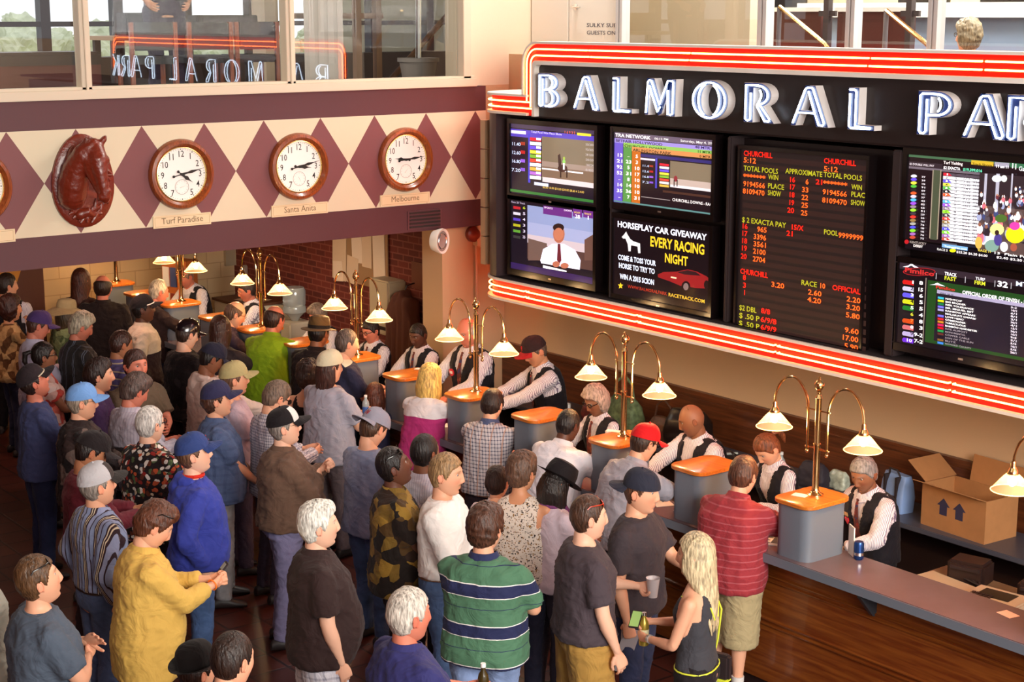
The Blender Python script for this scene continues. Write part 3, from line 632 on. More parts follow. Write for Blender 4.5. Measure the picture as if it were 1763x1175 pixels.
for k in range(20):
    y = 255 + k * 33.5
    if 0 < k: P.ell(255, y - 12, 30, 15, cc[k]); P.t(330, y + 5, 368, 17, ('77', '39', '106', '91', '69', '101', '37', '43', '85', '65', '51', '239', '26', '161', '76', '188', '105', '76', '75')[k - 1], 'C8C4CC', .02)
    c_ = 'E0E0E8' if k else '48404A'
    P.r(545, y - 14, 370, 28, c_); P.poly([(545, y - 12), (600, y - 9), (630, y + 20), (545, y + 16)], cc[k]); P.t(565, y + 11, 590, 17, str(k + 1), 'FFFFFF' if k not in (1, 3, 11) else '202020', .02)
    P.t(655, y + 14, 680, 16, ('SC', '22', '5', '21', '9', '14', '15', '7', '13', '22', '12', '8', '37', '6', '30', '7', '33', '23', '26', '9')[k], '302830', .02); P.t(740, y + 18, 815, 17, ('SCR', '2216', '736', '2149', '743', '1972', '2079', '922', '1238', '1661', '', '1158', '4095', '864', '3362', '735', '3301', '2937', '1890', '2275')[k] or ' ', '3A343C', .02) if k != 10 else None; P.t(840, y + 22, 905, 17, ('SCR', '2270', '656', '2215', '682', '1917', '2056', '800', '1165', '1801', ' ', '1070', '4287', '732', '3431', '820', '3271', '4136', '1864', '2221')[k], '3A343C', .02) if k != 10 else None
P.r(545, 925, 150, 20, '404048')
P.r(920, 240, 580, 330, '2A2024'); P.r(920, 560, 580, 470, '4A3A38')
rr_ = random.Random(5)
for x_, w_ in ((970, 26), (1085, 34), (1235, 16), (1390, 24)): P.r(x_, 250, w_, 380, '9898A8')
P.ell(1090, 300, 50, 36, 'B8C0C8'); P.ell(1160, 300, 30, 34, 'C8D0C8')
for k in range(90):
    x_ = rr_.uniform(930, 1480); y_ = rr_.uniform(370, 860); s_ = 10 + (y_ - 370) / 22; P.ell(x_, y_ + s_ * 1.6, s_ * 1.1, s_ * 1.7, rr_.choice(('D8D0D8', '8890B0', '2A2028', '5A2830', 'C86070', '384068', 'E0DCE0', '484048'))); P.ell(x_, y_, s_ * .6, s_ * .7, rr_.choice(('A87860', '3A2420', 'D8D8D8', '7A5040')))
P.ell(1150, 690, 60, 40, '405C28'); P.ell(1110, 800, 70, 60, 'D8D880'); P.ell(1290, 850, 95, 85, 'D8D018'); P.ell(1285, 765, 52, 40, 'C83890'); P.ell(1440, 850, 70, 70, 'D8D040'); P.ell(1060, 960, 70, 60, '6A8A80'); P.ell(1120, 900, 40, 60, '403878'); P.ell(1110, 830, 22, 26, '30201C'); P.ell(930, 930, 36, 60, 'B89848'); P.ell(1275, 975, 34, 40, '8A4838'); P.ell(1180, 970, 40, 50, 'C8C8CC')
P.rect(205, 905, 1500, 985, '0E0A10'); P.t(248, 930, 415, 22, 'KENTUCKY', '8A807C', .02); P.t(285, 968, 380, 24, 'DERBY', 'D8D4D4', .02); P.ell(220, 920, 22, 22, '9A1A20')
P.r(570, 938, 255, 36, '6A98C8'); P.t(590, 972, 815, 20, 'Twinspires.com', 'D8E8F8', .02)
P.t(520, 1002, 625, 22, 'RACE 5', 'C8C8C8', .02); P.ell(675, 1006, 32, 18, 'B8C018'); P.t(710, 1028, 1020, 22, '$25.20 $6.20 $4.00', 'D8D4D8', .02); P.t(925, 1012, 1050, 22, 'RACE 11', 'C8B840', .02); P.t(1075, 1036, 1500, 22, '13  Plain Front', 'E0E0E0', .02); P.t(1105, 1080, 1500, 22, '$2.40 $2.20 $2.00', 'D8D4D8', .02)
addpic(t, P)
t, (x0, x1, z0, z1) = tv('lower right television showing the official order of finish', c8, ((108, 60), (1400, 800))); P = Pic(c8)
P.q(x0, x1, z0, z1, '120C10'); P.rect(365, 225, 1400, 800, '1C3A18'); P.r(440, 345, 960, 440, '1E1820'); P.r(108, 60, 1292, 60, '2A2028')
P.poly([(132, 105), (185, 92), (212, 72), (240, 92), (285, 115), (240, 112), (212, 92), (180, 108)], 'D8DCE8'); P.ell(212, 55, 14, 8, 'D8DCE8'); P.ell(285, 150, 152, 38, '8A1A20'); P.ell(285, 150, 142, 32, '2A1014'); P.t(150, 150, 425, 42, 'Pimlico', 'A82828', .03)
P.t(518, 180, 630, 30, 'TRACK', 'E8E8F0', .02); P.t(515, 222, 625, 34, 'FAST', 'B8C030', .02); P.t(802, 222, 890, 26, 'TURF', 'D8D8E0', .02); P.t(790, 262, 892, 34, 'FIRM', 'B8C030', .02); P.t(1000, 282, 1100, 50, '32', 'F0F0F8', .03); P.t(1170, 276, 1330, 40, 'MTP', 'C8D8E8', .02)
for x_ in (440, 708, 980, 1130): P.r(x_, 160 + (x_ - 440) * .13, 6, 58, 'A0A0A8')
nums = (('1', '8', 'A81818', 'F0E0E0'), ('2', '15', 'A8A8C0', '202030'), ('3', '6', '5048D0', 'E8E8FF'), ('4', '5', 'A8B018', '202008'), ('5', '5', '186020', 'E0F0E0'), ('6', '4', '181014', 'B8B830'), ('7', '8', 'A83C10', 'E07030'), ('8', '3', 'A85A60', 'E8D8D8'), ('9', '9-2', '9890B8', '383048'), ('10', '7-2', '5828B0', 'E0D0FF'))
for k, (a, b, c1, c2) in enumerate(nums):
    y = 222 + k * 59; P.r(145, y, 92, 40, c1); P.ell(150, y + 22, 18, 20, c1); P.t(205 if k < 9 else 165, y + 34, 235 if k < 9 else 222, 28, a, c2, .02); P.t(285 if len(b) < 2 else (270 if len(b) == 2 else 240), y + 44, 320, 32, b, 'F0F0F4', .02)
P.r(350, 205, 6, 600, '8A8078')
P.poly([(385, 270), (430, 262), (455, 250), (480, 262), (530, 285), (455, 272)], 'D8DCE8'); P.t(440, 300, 620, 26, 'Pimlico', 'A82828', .03); P.r(455, 312, 945, 34, '8C88A4'); P.t(685, 352, 1400, 32, 'OFFICIAL ORDER OF FINISH - RACE 9', 'F4F4F8', .02)
P.t(480, 352, 605, 14, 'WIN  $8.20', '303040', .02)
for k, s_ in enumerate(('NIGHTCAP', 'BIG BRODER', 'RISK TOLERANCE', 'MR. MIGUEL BET', 'RAINBOW APPEARS', "MALARIA'S CHARM", 'LOVE HERO', 'GOMESALDER', 'TUMULTUOUS', 'BAMBOO HARVESTER', 'RISE ALMOST', 'MONUMENTAL', 'COPPER CABLE', 'SON OF THE SUN', 'BLITZ', 'HOWARD COUNTY')):
    y = 378 + k * 27.5; P.t(530, y + 25, 540 + len(s_) * 18, 15, s_, 'F0F0F0' if k < 10 else '807880', .02); P.r(462, y - 2, 55, 19, ('30A0B8', 'C0D018', '186838', '6060D0', '9090C0', '202018', '6060D0', 'B02028', 'A87020', 'C02058', 'B01018', '208040', '502820', '181018', '705020', '3870C0')[k])
    P.t(1130, y + 130 - (25 if k < 20 else 0) - 0, 1188, 17, ('3-2', '10/1', '6/1', '8/1', '2/1', '30/1', '4/1', '15/1', '30/1', '10/1', '9/5', '5/1', '5/2', '10/1', '5/2', '20/1')[k], 'D8D0E0', .02)
P.t(345, 905, 885, 34, 'Track-FAST Turf FIRM', '9A9818', .02)
addpic(t, P)
# tote board
t, (x0, x1, z0, z1) = tv('tall black tote board with red and orange race results between the televisions', c5, ((96, 92), (652, 868)), 'tote_board', None, inset=.03); P = Pic(c5)
P.q(x0, x1, z0, z1, '100809')
rd, og, ol = 'E81808', 'F05818', '8C8A18'
for k in range(24):
    P.r(100, 118 + k * 35, 548, 22, '1C0D0C')
def tb(x, y, xr, s_, c): P.t(x, y, xr, 22, s_, c, .012)
for a in ((106, 122, 232, 'CHURCHILL', rd), (458, 155, 600, 'CHURCHILL', rd), (105, 152, 160, '5:12', og), (457, 190, 520, '5:12', og), (106, 188, 257, 'TOTAL POOLS', ol), (290, 200, 452, 'APPROXIMATE', ol), (457, 216, 627, 'TOTAL POOLS', ol),
          (104, 224, 202, '*******', og), (214, 226, 258, 'WIN', ol), (455, 254, 562, '*******', og), (580, 270, 626, 'WIN', ol), (104, 256, 200, '9194566', og), (212, 265, 284, 'PLACE', ol), (453, 292, 560, '9194566', og), (578, 302, 640, 'PLAC', ol),
          (102, 288, 198, '8109470', og), (212, 296, 270, 'SHOW', ol), (451, 328, 560, '8109470', og), (577, 338, 640, 'SHOW', ol),
          (306, 238, 332, '16', rd), (306, 270, 332, '17', rd), (304, 304, 330, '18', rd), (303, 338, 328, '19', rd), (298, 372, 328, '20', rd), (378, 248, 392, '6', og), (362, 282, 391, '33', og), (361, 316, 390, '22', og), (360, 350, 389, '25', og), (358, 384, 387, '25', og), (423, 248, 452, '21', rd),
          (99, 414, 294, '$ 2 EXACTA PAY', ol), (313, 446, 370, '15/X', rd), (295, 474, 322, '21', rd), (459, 468, 522, 'POOL', ol), (523, 482, 633, '9999999', og),
          (98, 442, 124, '16', rd), (97, 474, 123, '17', rd), (96, 506, 122, '18', rd), (95, 538, 121, '19', rd), (94, 574, 120, '20', rd), (166, 456, 208, '965', og), (150, 488, 206, '3396', og), (149, 520, 205, '3561', og), (148, 552, 204, '2100', og), (147, 586, 202, '2704', og),
          (92, 640, 214, 'CHURCHILL', rd), (104, 668, 117, '8', rd), (104, 702, 117, '3', rd), (106, 734, 113, '1', rd), (228, 698, 286, '3.20', og), (360, 690, 430, 'RACE', ol), (440, 704, 466, '10', og), (497, 712, 622, 'OFFICIAL', rd),
          (390, 732, 450, '2.60', og), (388, 764, 448, '4.20', og), (560, 762, 622, '2.20', og), (558, 796, 620, '3.20', og), (556, 832, 619, '5.80', og),
          (88, 800, 165, '$2 DBL', ol), (184, 814, 224, '8/8', rd), (87, 834, 178, '$ .50 P', ol), (182, 852, 252, '6/9/8', rd), (86, 868, 178, '$ .50 P', ol), (182, 886, 252, '6/9/9', rd), (552, 898, 614, '9.60', og), (538, 930, 612, '17.00', og), (550, 968, 611, '5.90', og)): tb(*a)
addpic(t, P, led)
# ================================================================ COUNTER, PODIUMS, LAMPS
YC0, YC1, ZC = 7.62, 8.09, 1.07
t = thing('betting_counter', 'long betting counter with grey-blue laminate top and brown wood panelled front', 'counter', (-10, YC0, 0))
pl(MB().box(-18.6, -2.5, YC0, YC1, ZC - .06, ZC), 'counter_top', MW['counter'], t, bevel=.006)
pl(MB().box(-18.6, -2.5, YC0 - .004, YC0, ZC - .062, ZC - .002), 'edge_strip', MW['lam'], t)
pl(MB().box(-18.6, -2.5, YC0 + .17, YC0 + .2, .08, ZC - .06), 'front_panel', MW['panel'], t)
gr = MB()
for z in (.84, .805, .52, .485):
    gr.rings([[Vector((x, YC0 + .17, z)), Vector((x, YC0 + .155, z + .004)), Vector((x, YC0 + .152, z + .014)), Vector((x, YC0 + .17, z + .02))] for x in (-18.6, -2.5)])
pl(gr, 'front_moulding', MW['panel'], t, smooth=True)
pl(MB().box(-18.6, -2.5, YC0 + .2, YC0 + .3, 0, .08), 'plinth', MW['dark'], t)
pl(MB().box(-18.6, -2.5, YC0 + .2, YC1 - .05, .55, .6), 'inner_shelf', MW['dark'], t)
for k in range(8):
    x = -6.29 + 1.4 - 1.4 * k; b_ = MB(); b_.poly([(0, 0), (.16, 0), (.16, -.02), (.03, -.17), (0, -.17)], -.015, .015, Matrix.Translation((x, YC0 + .17, ZC - .06)) @ Matrix.Rotation(R(-90), 4, 'Z') @ Matrix.Rotation(R(90), 4, 'X'))
    pl(b_, 'bracket', mat('dark_steel', '2E3238', .4), t)
def rrect(w, d, r, n=6):
    out = []
    for cx, cy, a0 in ((w - r, d - r, 0), (-w + r, d - r, 90), (-w + r, -d + r, 180), (w - r, -d + r, 270)):
        for k in range(n + 1): a = R(a0 + 90 * k / n); out.append((cx + r * math.cos(a), cy + r * math.sin(a)))
    return out
def podium(x, label):
    t = thing('podium', label, 'podium', (x, 7.87, ZC), group='grey podiums dividing the betting windows')
    o = rrect(.15, .2, .075); MB().rings([[Vector((a, b, z)) for a, b in o] for z in (0, .36)]).build('body', MW['lam'], t, smooth=True)
    o = rrect(.17, .22, .08); o2 = rrect(.165, .215, .078)
    MB().rings([[Vector((a, b, .36)) for a, b in o2], [Vector((a, b, .365)) for a, b in o], [Vector((a, b, .385)) for a, b in o], [Vector((a, b, .39)) for a, b in o2]]).build('oak_top', MW['oak'], t, smooth=True)
    return t
lampg = mat('ribbed_glass_shade', (1, .72, .38), .3, emit=(1, .48, .14), es=.55); g = NT(lampg)
wv = g.n('TexCoord'); sp = g.n('SeparateXYZ'); g.l(wv.outputs['Object'], sp.inputs[0])
g.b.inputs['Alpha'].default_value = .62
rimm = mat('glowing_rim', (1, .8, .4), .3, emit=(1, .62, .2), es=3); bulbm = mat('lamp_bulb', (1, .9, .7), .3, emit=(1, .78, .42), es=40)
def lamp(x, label):
    t = thing('brass_lamp', label, 'lamp', (x, 7.9, ZC + .39), group='double armed brass lamps on the podiums')
    MB().lathe([(.055, 0), (.055, .012), (.035, .022), (.026, .04), (.022, .06), (.022, .34), (.025, .345), (.025, .355), (.02, .36), (.02, .66), (.023, .665), (.012, .69), (.016, .7), (.016, .71)], n=20).build('pole', MW['brass'], t, smooth=True)
    MB().lathe([(.008, .71), (.02, .72), (.032, .745), (.032, .76), (.018, .785), (.007, .795), (.01, .803), (.003, .812)], n=20).build('finial', MW['brass'], t, smooth=True)
    for s in (-1, 1):
        pts = [(s * .085, 0, .3), (s * .085, 0, .56)] + [(s * (.235 - .15 * math.cos(a)), 0, .56 + .205 * math.sin(a)) for a in [PI * k / 14 for k in range(1, 14)]] + [(s * .385, 0, .56)]
        arm = MB().tube(pts, .0085, 8).sphere((s * .085, 0, .29), .014, 8)
        for z in (.32, .58): arm.tube([(0, 0, z), (s * .1, 0, z)], .005, 6).sphere((s * .1, 0, z), .008, 6)
        arm.build('arm', MW['brass'], t, smooth=True)
        MB().lathe([(.012, .57), (.016, .56), (.016, .54), (.02, .53), (.03, .512), (.034, .50), (.034, .49)], (s * .385, 0, 0), 16).build('socket', MW['brass'], t, smooth=True)
        n = 36; rs = []
        for r_, z in ((.034, .495), (.055, .475), (.088, .435), (.122, .395)):
            rs.append([Vector((s * .385 + (r_ + (.0018 if k % 2 else 0)) * math.cos(2 * PI * k / n), r_ * math.sin(2 * PI * k / n), z)) for k in range(n)])
        sh_ = MB().rings(rs, cap0=False, cap1=False).build('glass_shade', lampg, t, smooth=True)
        rim = MB().tube([(s * .385 + .122 * math.cos(2 * PI * k / 28), .122 * math.sin(2 * PI * k / 28), .394) for k in range(28)], .003, 6, closed=True).build('shade_rim', rimm, sh_, smooth=True)
        MB().sphere((s * .385, 0, .45), (.026, .026, .032), 12).build('bulb', bulbm, t, smooth=True)
        l = bpy.data.lights.new('lamp_light', 'POINT'); l.energy = 8; l.color = (1, .62, .28); l.shadow_soft_size = .03
        o = bpy.data.objects.new('lamp_light', l); COL.objects.link(o); o.parent = t; o.location = (s * .385, 0, .40)
    return t
LX = [-5.05, -6.92, -8.83, -10.7, -12.57, -14.38, -16.2, -17.9]
pod_l = ['podium carrying the brass lamp at the far right edge', 'podium with the lamp nearest the clerk under the right lamps, a paper slip on it', 'podium with a lamp between the red cap customer and the white shirt customer', 'podium with a lamp right of the blonde woman in pink', 'podium with a lamp beside the man with buzz cut hair in navy', 'podium with a lamp just left of the man in lime green', 'podium with a lamp left of the bald bowed clerk, under the beam', 'podium with the farthest lamp pole, at the back left']
lam_l = ['brass double lamp at the right edge of the photo, only one shade in view', 'brass double lamp in front of the clerk with the badge, nearest full lamp', 'brass double lamp above the red cap customer', 'brass double lamp in front of the tall bald clerk with a round red badge', 'brass double lamp in front of the notice papers on the brick wall', 'brass double lamp behind the man in lime green', 'brass double lamp whose top is hidden behind the maroon beam', 'farthest brass lamp, just its pole seen below the beam']
for x, a, b in zip(LX, pod_l, lam_l):
    if x > -6: continue
    podium(x - .0, a)
    lamp(x, b)
lamp(-5.03, lam_l[0]); podium(-4.92, pod_l[0])
mid_l = ['plain podium between the red cap customer and the red shirt customer', 'plain podium between the plaid shirt customer and the white shirt customer', 'plain podium left of the blonde woman, a white card on it', 'plain podium beside the brown hat customer', 'plain podium in front of the balding clerk with glasses', 'plain podium by the white haired customer at the far left']
for x, a in zip((-7.92, -9.78, -11.65, -13.5, -15.2, -17.05), mid_l): podium(x, a)
# clerk side: back desk
t = thing('back_desk', 'long dark grey desk along the wainscot behind the clerks', 'desk', (-8, 9.7, 0))
pl(MB().box(-12.8, -2.2, 9.44, YW - .05, .80, .84), 'desk_top', mat('desk_laminate', '4A4A56', .35), t, bevel=.005)
pl(MB().box(-12.8, -2.2, 9.85, YW - .05, .0, .80), 'modesty_panel', MW['dark'], t)
for x in (-12.7, -10.5, -8.3, -6.1, -3.9): pl(MB().box(x - .02, x + .02, 9.5, YW - .06, 0, .8), 'leg', MW['dark'], t)
# low work shelf under the counter on the clerks' side with ticket machines
t = thing('work_shelf', 'low beige work shelf behind the counter at the right edge', 'shelf', (-6.1, 8.4, 0))
pl(MB().box(-6.62, -3, 8.1, 8.95, .80, .83), 'shelf_top', mat('worn_beige_laminate', '8E7660', .5), t)
for x in (-6.6, -5.3, -3.1): pl(MB().box(x, x + .05, 8.15, 8.9, 0, .80), 'shelf_support', MW['dark'], t)
def machine(x, y, z, rz, w, d, h, label, grp=None, screen=True):
    t = thing('ticket_machine', label, 'ticket machine', (x, y, z), rz, grp)
    MB().box(-w, w, -d, d, 0, h).build('housing', MW['plast'], t, bevel=.012)
    if screen: MB().box(-w * .62, w * .55, -d * .5, d * .6, h, h + .004).build('display', mat('dark_display', '151012', .15), t)
    kb = MB()
    for i in range(5):
        for j in range(3): kb.box(-w * .8 + i * .03, -w * .8 + i * .03 + .022, -d * .92 + j * .03, -d * .92 + j * .03 + .022, h, h + .008)
    kb.build('keys', MW['dark'], t); return t
machine(-5.86, 8.47, .83, R(8), .19, .13, .11, 'beige ticket machine with dark display behind the counter, right edge')
machine(-6.33, 8.5, .83, R(-6), .22, .16, .05, 'flat beige ticket machine behind the counter beside the clerk', screen=False)
for x, lb_ in ((-6.3, 'black printer with tangled cables on the low shelf'), (-5.75, 'second dark printer at the far right of the low shelf')):
    t = thing('printer', lb_, 'printer', (x, 8.78, .83), R(15)); MB().box(-.13, .13, -.1, .1, 0, .17).build('body', MW['dark'], t, bevel=.02)
    MB().box(-.1, .1, -.12, -.02, .12, .14).build('paper_slot', MW['blackm'], t); cb_ = MB()
    for k in range(3): cb_.tube([(.1 - .05 * k, -.1, .06), (.14 + .03 * k, -.17, .04), (.05, -.2 - .02 * k, .03), (-.1, -.16, .012)], .006, 6)
    cb_.build('cable', MW['blackm'], t, smooth=True)
# things on the back desk
card = MW['cardboard']; t = thing('cardboard_box', 'open cardboard box with two printed house arrows on the back desk', 'box', (-7.0, 9.72, .84), R(-4))
bx = MB().box(-.3, .3, -.2, -.19, 0, .32).box(-.3, .3, .14, .15, 0, .32).box(-.3, -.29, -.19, .14, 0, .32).box(.29, .3, -.19, .14, 0, .32).box(-.29, .29, -.19, .14, 0, .01)
bx.build('carton', card, t)
for nm, M_ in (('flap', Matrix.Translation((-.3, 0, .32)) @ Matrix.Rotation(R(35), 4, 'Y') @ Matrix.Translation((-.11, 0, 0)) @ Matrix.Diagonal((.22, .34, 1, 1))), ('flap', Matrix.Translation((0, -.2, .32)) @ Matrix.Rotation(R(-20), 4, 'X') @ Matrix.Translation((0, -.06, 0)) @ Matrix.Diagonal((.6, .12, 1, 1))), ('flap', Matrix.Translation((0, .15, .32)) @ Matrix.Rotation(R(80), 4, 'X') @ Matrix.Translation((.1, .1, 0)) @ Matrix.Diagonal((.5, .2, 1, 1)))):
    MB().box(-.5, .5, -.5, .5, 0, .005, M_).build(nm, card, t)
ar = MB()
for x in (-.09, .06): ar.poly([(x - .035, .12), (x + .035, .12), (x + .035, .19), (x + .06, .19), (x, .25), (x - .06, .19), (x - .035, .19)], 0, .001, Matrix.Translation((0, -.2005, 0)) @ MY)
ar.build('printed_arrows', mat('blue_print', '2E2A48', .7), t)
t = thing('lunch_bag', 'light blue and black insulated lunch bag on the back desk', 'bag', (-7.65, 9.68, .84), R(-10))
MB().rings([[Vector((a * w, b * d, z)) for a, b in rrect(1, 1, .25, 4)] for w, d, z in ((.12, .07, 0), (.13, .075, .12), (.125, .06, .22), (.12, .03, .29))]).build('body', mat('bag_blue', '7E9CD0', .6), t, smooth=True)
MB().box(-.06, .06, -.083, -.07, .02, .13).box(-.075, -.055, -.082, .07, .02, .28).box(.055, .075, -.082, .07, .02, .28).build('black_panel', MW['blackm'], t)
MB().tube([(-.065, -.03, .27), (-.04, -.05, .33), (.04, -.05, .33), (.065, -.03, .27)], .008, 6).build('handle', MW['blackm'], t, smooth=True)
def bottle(name, x, y, z, body, capc, label, h=.2, r=.032, band=None, rot=(0, 0, 0), grp=None, cat='bottle'):
    t = thing(name, label, cat, (x, y, z), 0, grp); t.rotation_euler = rot; k = h / .2
    MB().lathe([(r * .92, 0), (r, .01 * k), (r, .12 * k), (r * .85, .145 * k), (r * .42, .165 * k), (r * .4, .185 * k)], n=18).build('body', body, t, smooth=True)
    MB().lathe([(r * .46, .182 * k), (r * .46, .2 * k)], n=14).build('cap', capc, t, smooth=True)
    if band is not None: MB().lathe([(r * 1.01, .04 * k), (r * 1.01, .1 * k)], n=18, cap=False).build('label_band', band, t, smooth=True)
    return t
clearm = mat('clear_plastic', 'D8E0E0', .1, spec=.8); clearm.node_tree.nodes['Principled BSDF'].inputs['Transmission Weight'].default_value = .6
bluem = mat('blue_aluminium', '2A4C8C', .25, .7); goldm = mat('gold_aluminium', 'B09A40', .3, .6); whitem = mat('white_plastic', 'E8E4E0', .5); bluel = mat('blue_label', '3A62A8', .5); yell = mat('yellow_label', 'C8B850', .5)
bottle('water_bottle', -8.75, 9.56, .84, clearm, whitem, 'clear water bottle on the back desk left of the badge clerk', .24, .036)
t = thing('soda_can', 'blue and silver drink can beside the nearest podium on the counter', 'can', (-6.63, 8.02, ZC)); MB().lathe([(.026, 0), (.033, .012), (.033, .11), (.027, .122)], n=20).build('body', bluem, t, smooth=True); MB().lathe([(.0335, .03), (.0335, .05)], n=20, cap=False).build('silver_band', MW['chrome'], t, smooth=True)
t = thing('programme_stack', 'white race programme propped against the nearest podium', 'booklet', (-6.72, 8.05, ZC), R(60)); MB().box(-.004, .004, -.05, .05, 0, .2).build('pages', MW['paper'], t); MB().box(.004, .0045, -.04, .04, .04, .09).build('printed_block', yell, t)
t = thing('foam_cup', 'white foam cup on the counter left of the blonde woman in pink', 'cup', (-12.02, 7.98, ZC)); MB().lathe([(.03, 0), (.045, .13), (.047, .132), (.043, .128), (.03, .02)], n=20, cap=False).build('cup_wall', mat('foam_white', 'E8CFC4', .8), t, smooth=True); MB().lathe([(.001, .004), (.03, .004)], n=16).build('base', mat('foam_white', 'E8CFC4', .8), t)
t = thing('coffee_mug', 'white mug with black print on the desk behind the cap wearing clerk', 'mug', (-11.55, 9.6, .84)); MB().lathe([(.035, 0), (.038, .005), (.038, .1), (.034, .1), (.034, .01)], n=20, cap=False).build('mug_wall', whitem, t, smooth=True); MB().lathe([(.001, .004), (.035, .004)], n=16).build('base', whitem, t)
def bag(x, y, z, s, m, label, rz=0, strap=True, seed=1, name='handbag', cat='bag'):
    t = thing(name, label, cat, (x, y, z), rz); mb = MB().rings([[Vector((a * w * s, b * d * s, zz * s)) for a, b in rrect(1, 1, .3, 4)] for w, d, zz in ((.17, .09, 0), (.19, .1, .1), (.17, .08, .22), (.13, .03, .3))])
    me = fuse(mb, .012 * s * 1.3, 2); v = getv(me); setv(me, v + getn(me) * (ripple(v, seed, 30 / s)[:, None] * .012 * s)); link('body', me, m, t)
    if strap: MB().tube([(-.13 * s, 0, .26 * s), (-.1 * s, 0, .42 * s), (0, 0, .5 * s), (.1 * s, 0, .42 * s), (.13 * s, 0, .26 * s)], .012 * s, 8).build('strap', m, t, smooth=True)
bag(-10.75, 9.62, .84, 1.05, mat('green_print_bag', '5A6A48', .7, vary=.5, bscale=25), 'patterned green and tan handbag behind the curly haired clerk', 0, True, 3)
bag(-9.95, 9.66, .84, 1.15, mat('black_leather', '1C1412', .3), 'large shiny black leather handbag on the back desk under the middle lamp', .3, False, 5)
bag(-10.2, 9.6, .84, .8, mat('brown_mottled', '4A2E20', .5, vary=.5, bscale=30), 'mottled brown handbag left of the black leather one', .1, True, 8)
bag(-8.45, 9.62, .84, .7, mat('dark_fabric_bag', '2A2430', .7), 'dark bundle of bags beside the clear water bottle', .1, False, 9)
bag(-11.2, 9.62, .84, .6, mat('red_black_bundle', '6A2020', .6, vary=.6, bscale=14), 'small red and black bundle behind the mug', 0, False, 10)
bag(-8.3, 9.75, .84, .5, mat('clear_bag_tint', 'B0B8A8', .2, vary=.4, bscale=20), 'crumpled clear and green plastic bag beyond the water bottle', 0, False, 11, 'plastic_bag')
t = thing('document_tray', 'black folder with pale edges lying open on the back desk right of the bald clerk', 'folder', (-9.35, 9.6, .84), R(-25))
MB().box(-.22, .22, -.14, .14, 0, .015).build('cover', MW['blackm'], t); MB().box(-.24, -.22, -.14, .14, .0, .03).box(.19, .23, -.14, .14, .01, .02).box(-.2, .2, -.15, -.14, 0, .02).build('pages', mat('pale_edge', 'C8D0C8', .5), t)
MB().tube([(-.1, .1, .03), (-.05, 0, .1), (.05, .02, .06), (.1, -.05, .02)], .006, 6).build('cable', MW['dark'], t, smooth=True)
def slip(x, y, z, w, d, rz, label, m=MW['paper'], name='paper_slip', grp=None, pr=False, cat='paper'):
    t = thing(name, label, cat, (x, y, z), rz, grp); MB().box(-w, w, -d, d, .0005, .003).build('sheet', m, t)
    if pr:
        b_ = MB()
        for k in range(5): b_.box(-w * .8, w * (.2 + .12 * (k % 3)), d * (.7 - .33 * k) - d * .1, d * (.7 - .33 * k), .003, .0035)
        b_.box(w * .35, w * .85, -d * .7, d * .6, .003, .0034); b_.build('print', mat('print_grey', '3A3434', .7), t)
slip(-6.98, 7.82, ZC + .391, .05, .035, .3, 'small white slip on the nearest podium top'); slip(-5.42, 7.95, ZC, .055, .04, -.2, 'small printed pink ticket alone on the counter at the right edge', mat('pink_ticket', 'F0C0B0', .8), 'ticket')
slip(-9.0, 7.95, ZC + .391, .06, .03, .5, 'white slip on the podium of the middle lamp'); slip(-11.72, 8.03, ZC + .391, .05, .03, .4, 'white card on the podium left of the blonde woman')
for x, y, rz, lb_, pr, w, d in ((-7.3, 7.88, .5, 'printed race forms at the window of the red shirt customer', True, .11, .16), (-7.42, 7.95, -.2, 'second newspaper sheet under the race forms at the red shirt window', True, .14, .1),
                         (-8.1, 7.95, .3, 'printed newspaper at the red cap customer window', True, .1, .14), (-8.35, 7.85, -.4, 'loose white sheet by the red cap customer hands', False, .1, .07), (-9.5, 7.93, .2, 'race form in front of the white shirt customer', True, .12, .09),
                         (-10.1, 7.85, .2, 'pink betting sheet right of the plaid shirt customer', False, .13, .09), (-10.2, 7.98, -.3, 'white betting sheet beyond the pink one by the plaid shirt customer', False, .1, .07), (-11.2, 7.9, .1, 'betting slip beside the blonde woman elbow', False, .09, .06), (-13.0, 7.9, .2, 'betting slip on the counter by the brown hat customer', False, .1, .07), (-11.98, 8.02, .6, 'paper sheet behind the foam cup', False, .08, .06)):
    slip(x, y, ZC, w, d, rz, lb_, mat('pink_sheet', 'F0A890', .8) if 'pink' in lb_ else MW['paper'], 'race_form' if pr else 'paper_slip', None, pr)
slip(-10.3, 9.6, .84, .1, .07, .3, 'papers lying on the back desk behind the curly haired clerk')
# the corner by the brick wall
t = thing('notice_papers', 'pinned notice papers covering a board on the brick wall', 'notice board', (-15.9, YW - .02, 1.6)); nb = MB().box(-.45, .72, -.012, 0, -.1, .95).build('board', mat('kraft_board', 'A07C58', .8), t)
for k, (x, z, w, h, tl) in enumerate(((-.3, .35, .15, .45, .05), (.08, .45, .11, .3, -.04), (.3, .5, .1, .38, .02), (.55, .35, .12, .5, -.02), (-.02, .05, .12, .16, .1), (-.34, .0, .1, .12, -.1))):
    MB().box(-w, w, -.018 - .001 * k, -.014, -h, h, Matrix.Translation((x, 0, z)) @ Matrix.Rotation(tl, 4, 'Y')).build('sheet', mat('aged_paper%d' % (k % 2), ('D8BFA4', 'E6D2BE')[k % 2], .85), t)
t = thing('towel_dispenser', 'beige paper towel dispenser on the brick wall', 'dispenser', (-15.05, YW, 1.05)); MB().box(-.2, .2, -.25, 0, 0, .62).build('housing', mat('dispenser_beige', 'B8A88C', .5), t, bevel=.02); MB().box(-.14, .14, -.255, -.25, .06, .1).build('slot', MW['dark'], t)
t = thing('water_cooler', 'water cooler with an upturned clear bottle by the brick wall', 'water cooler', (-16.8, 9.68, 0))
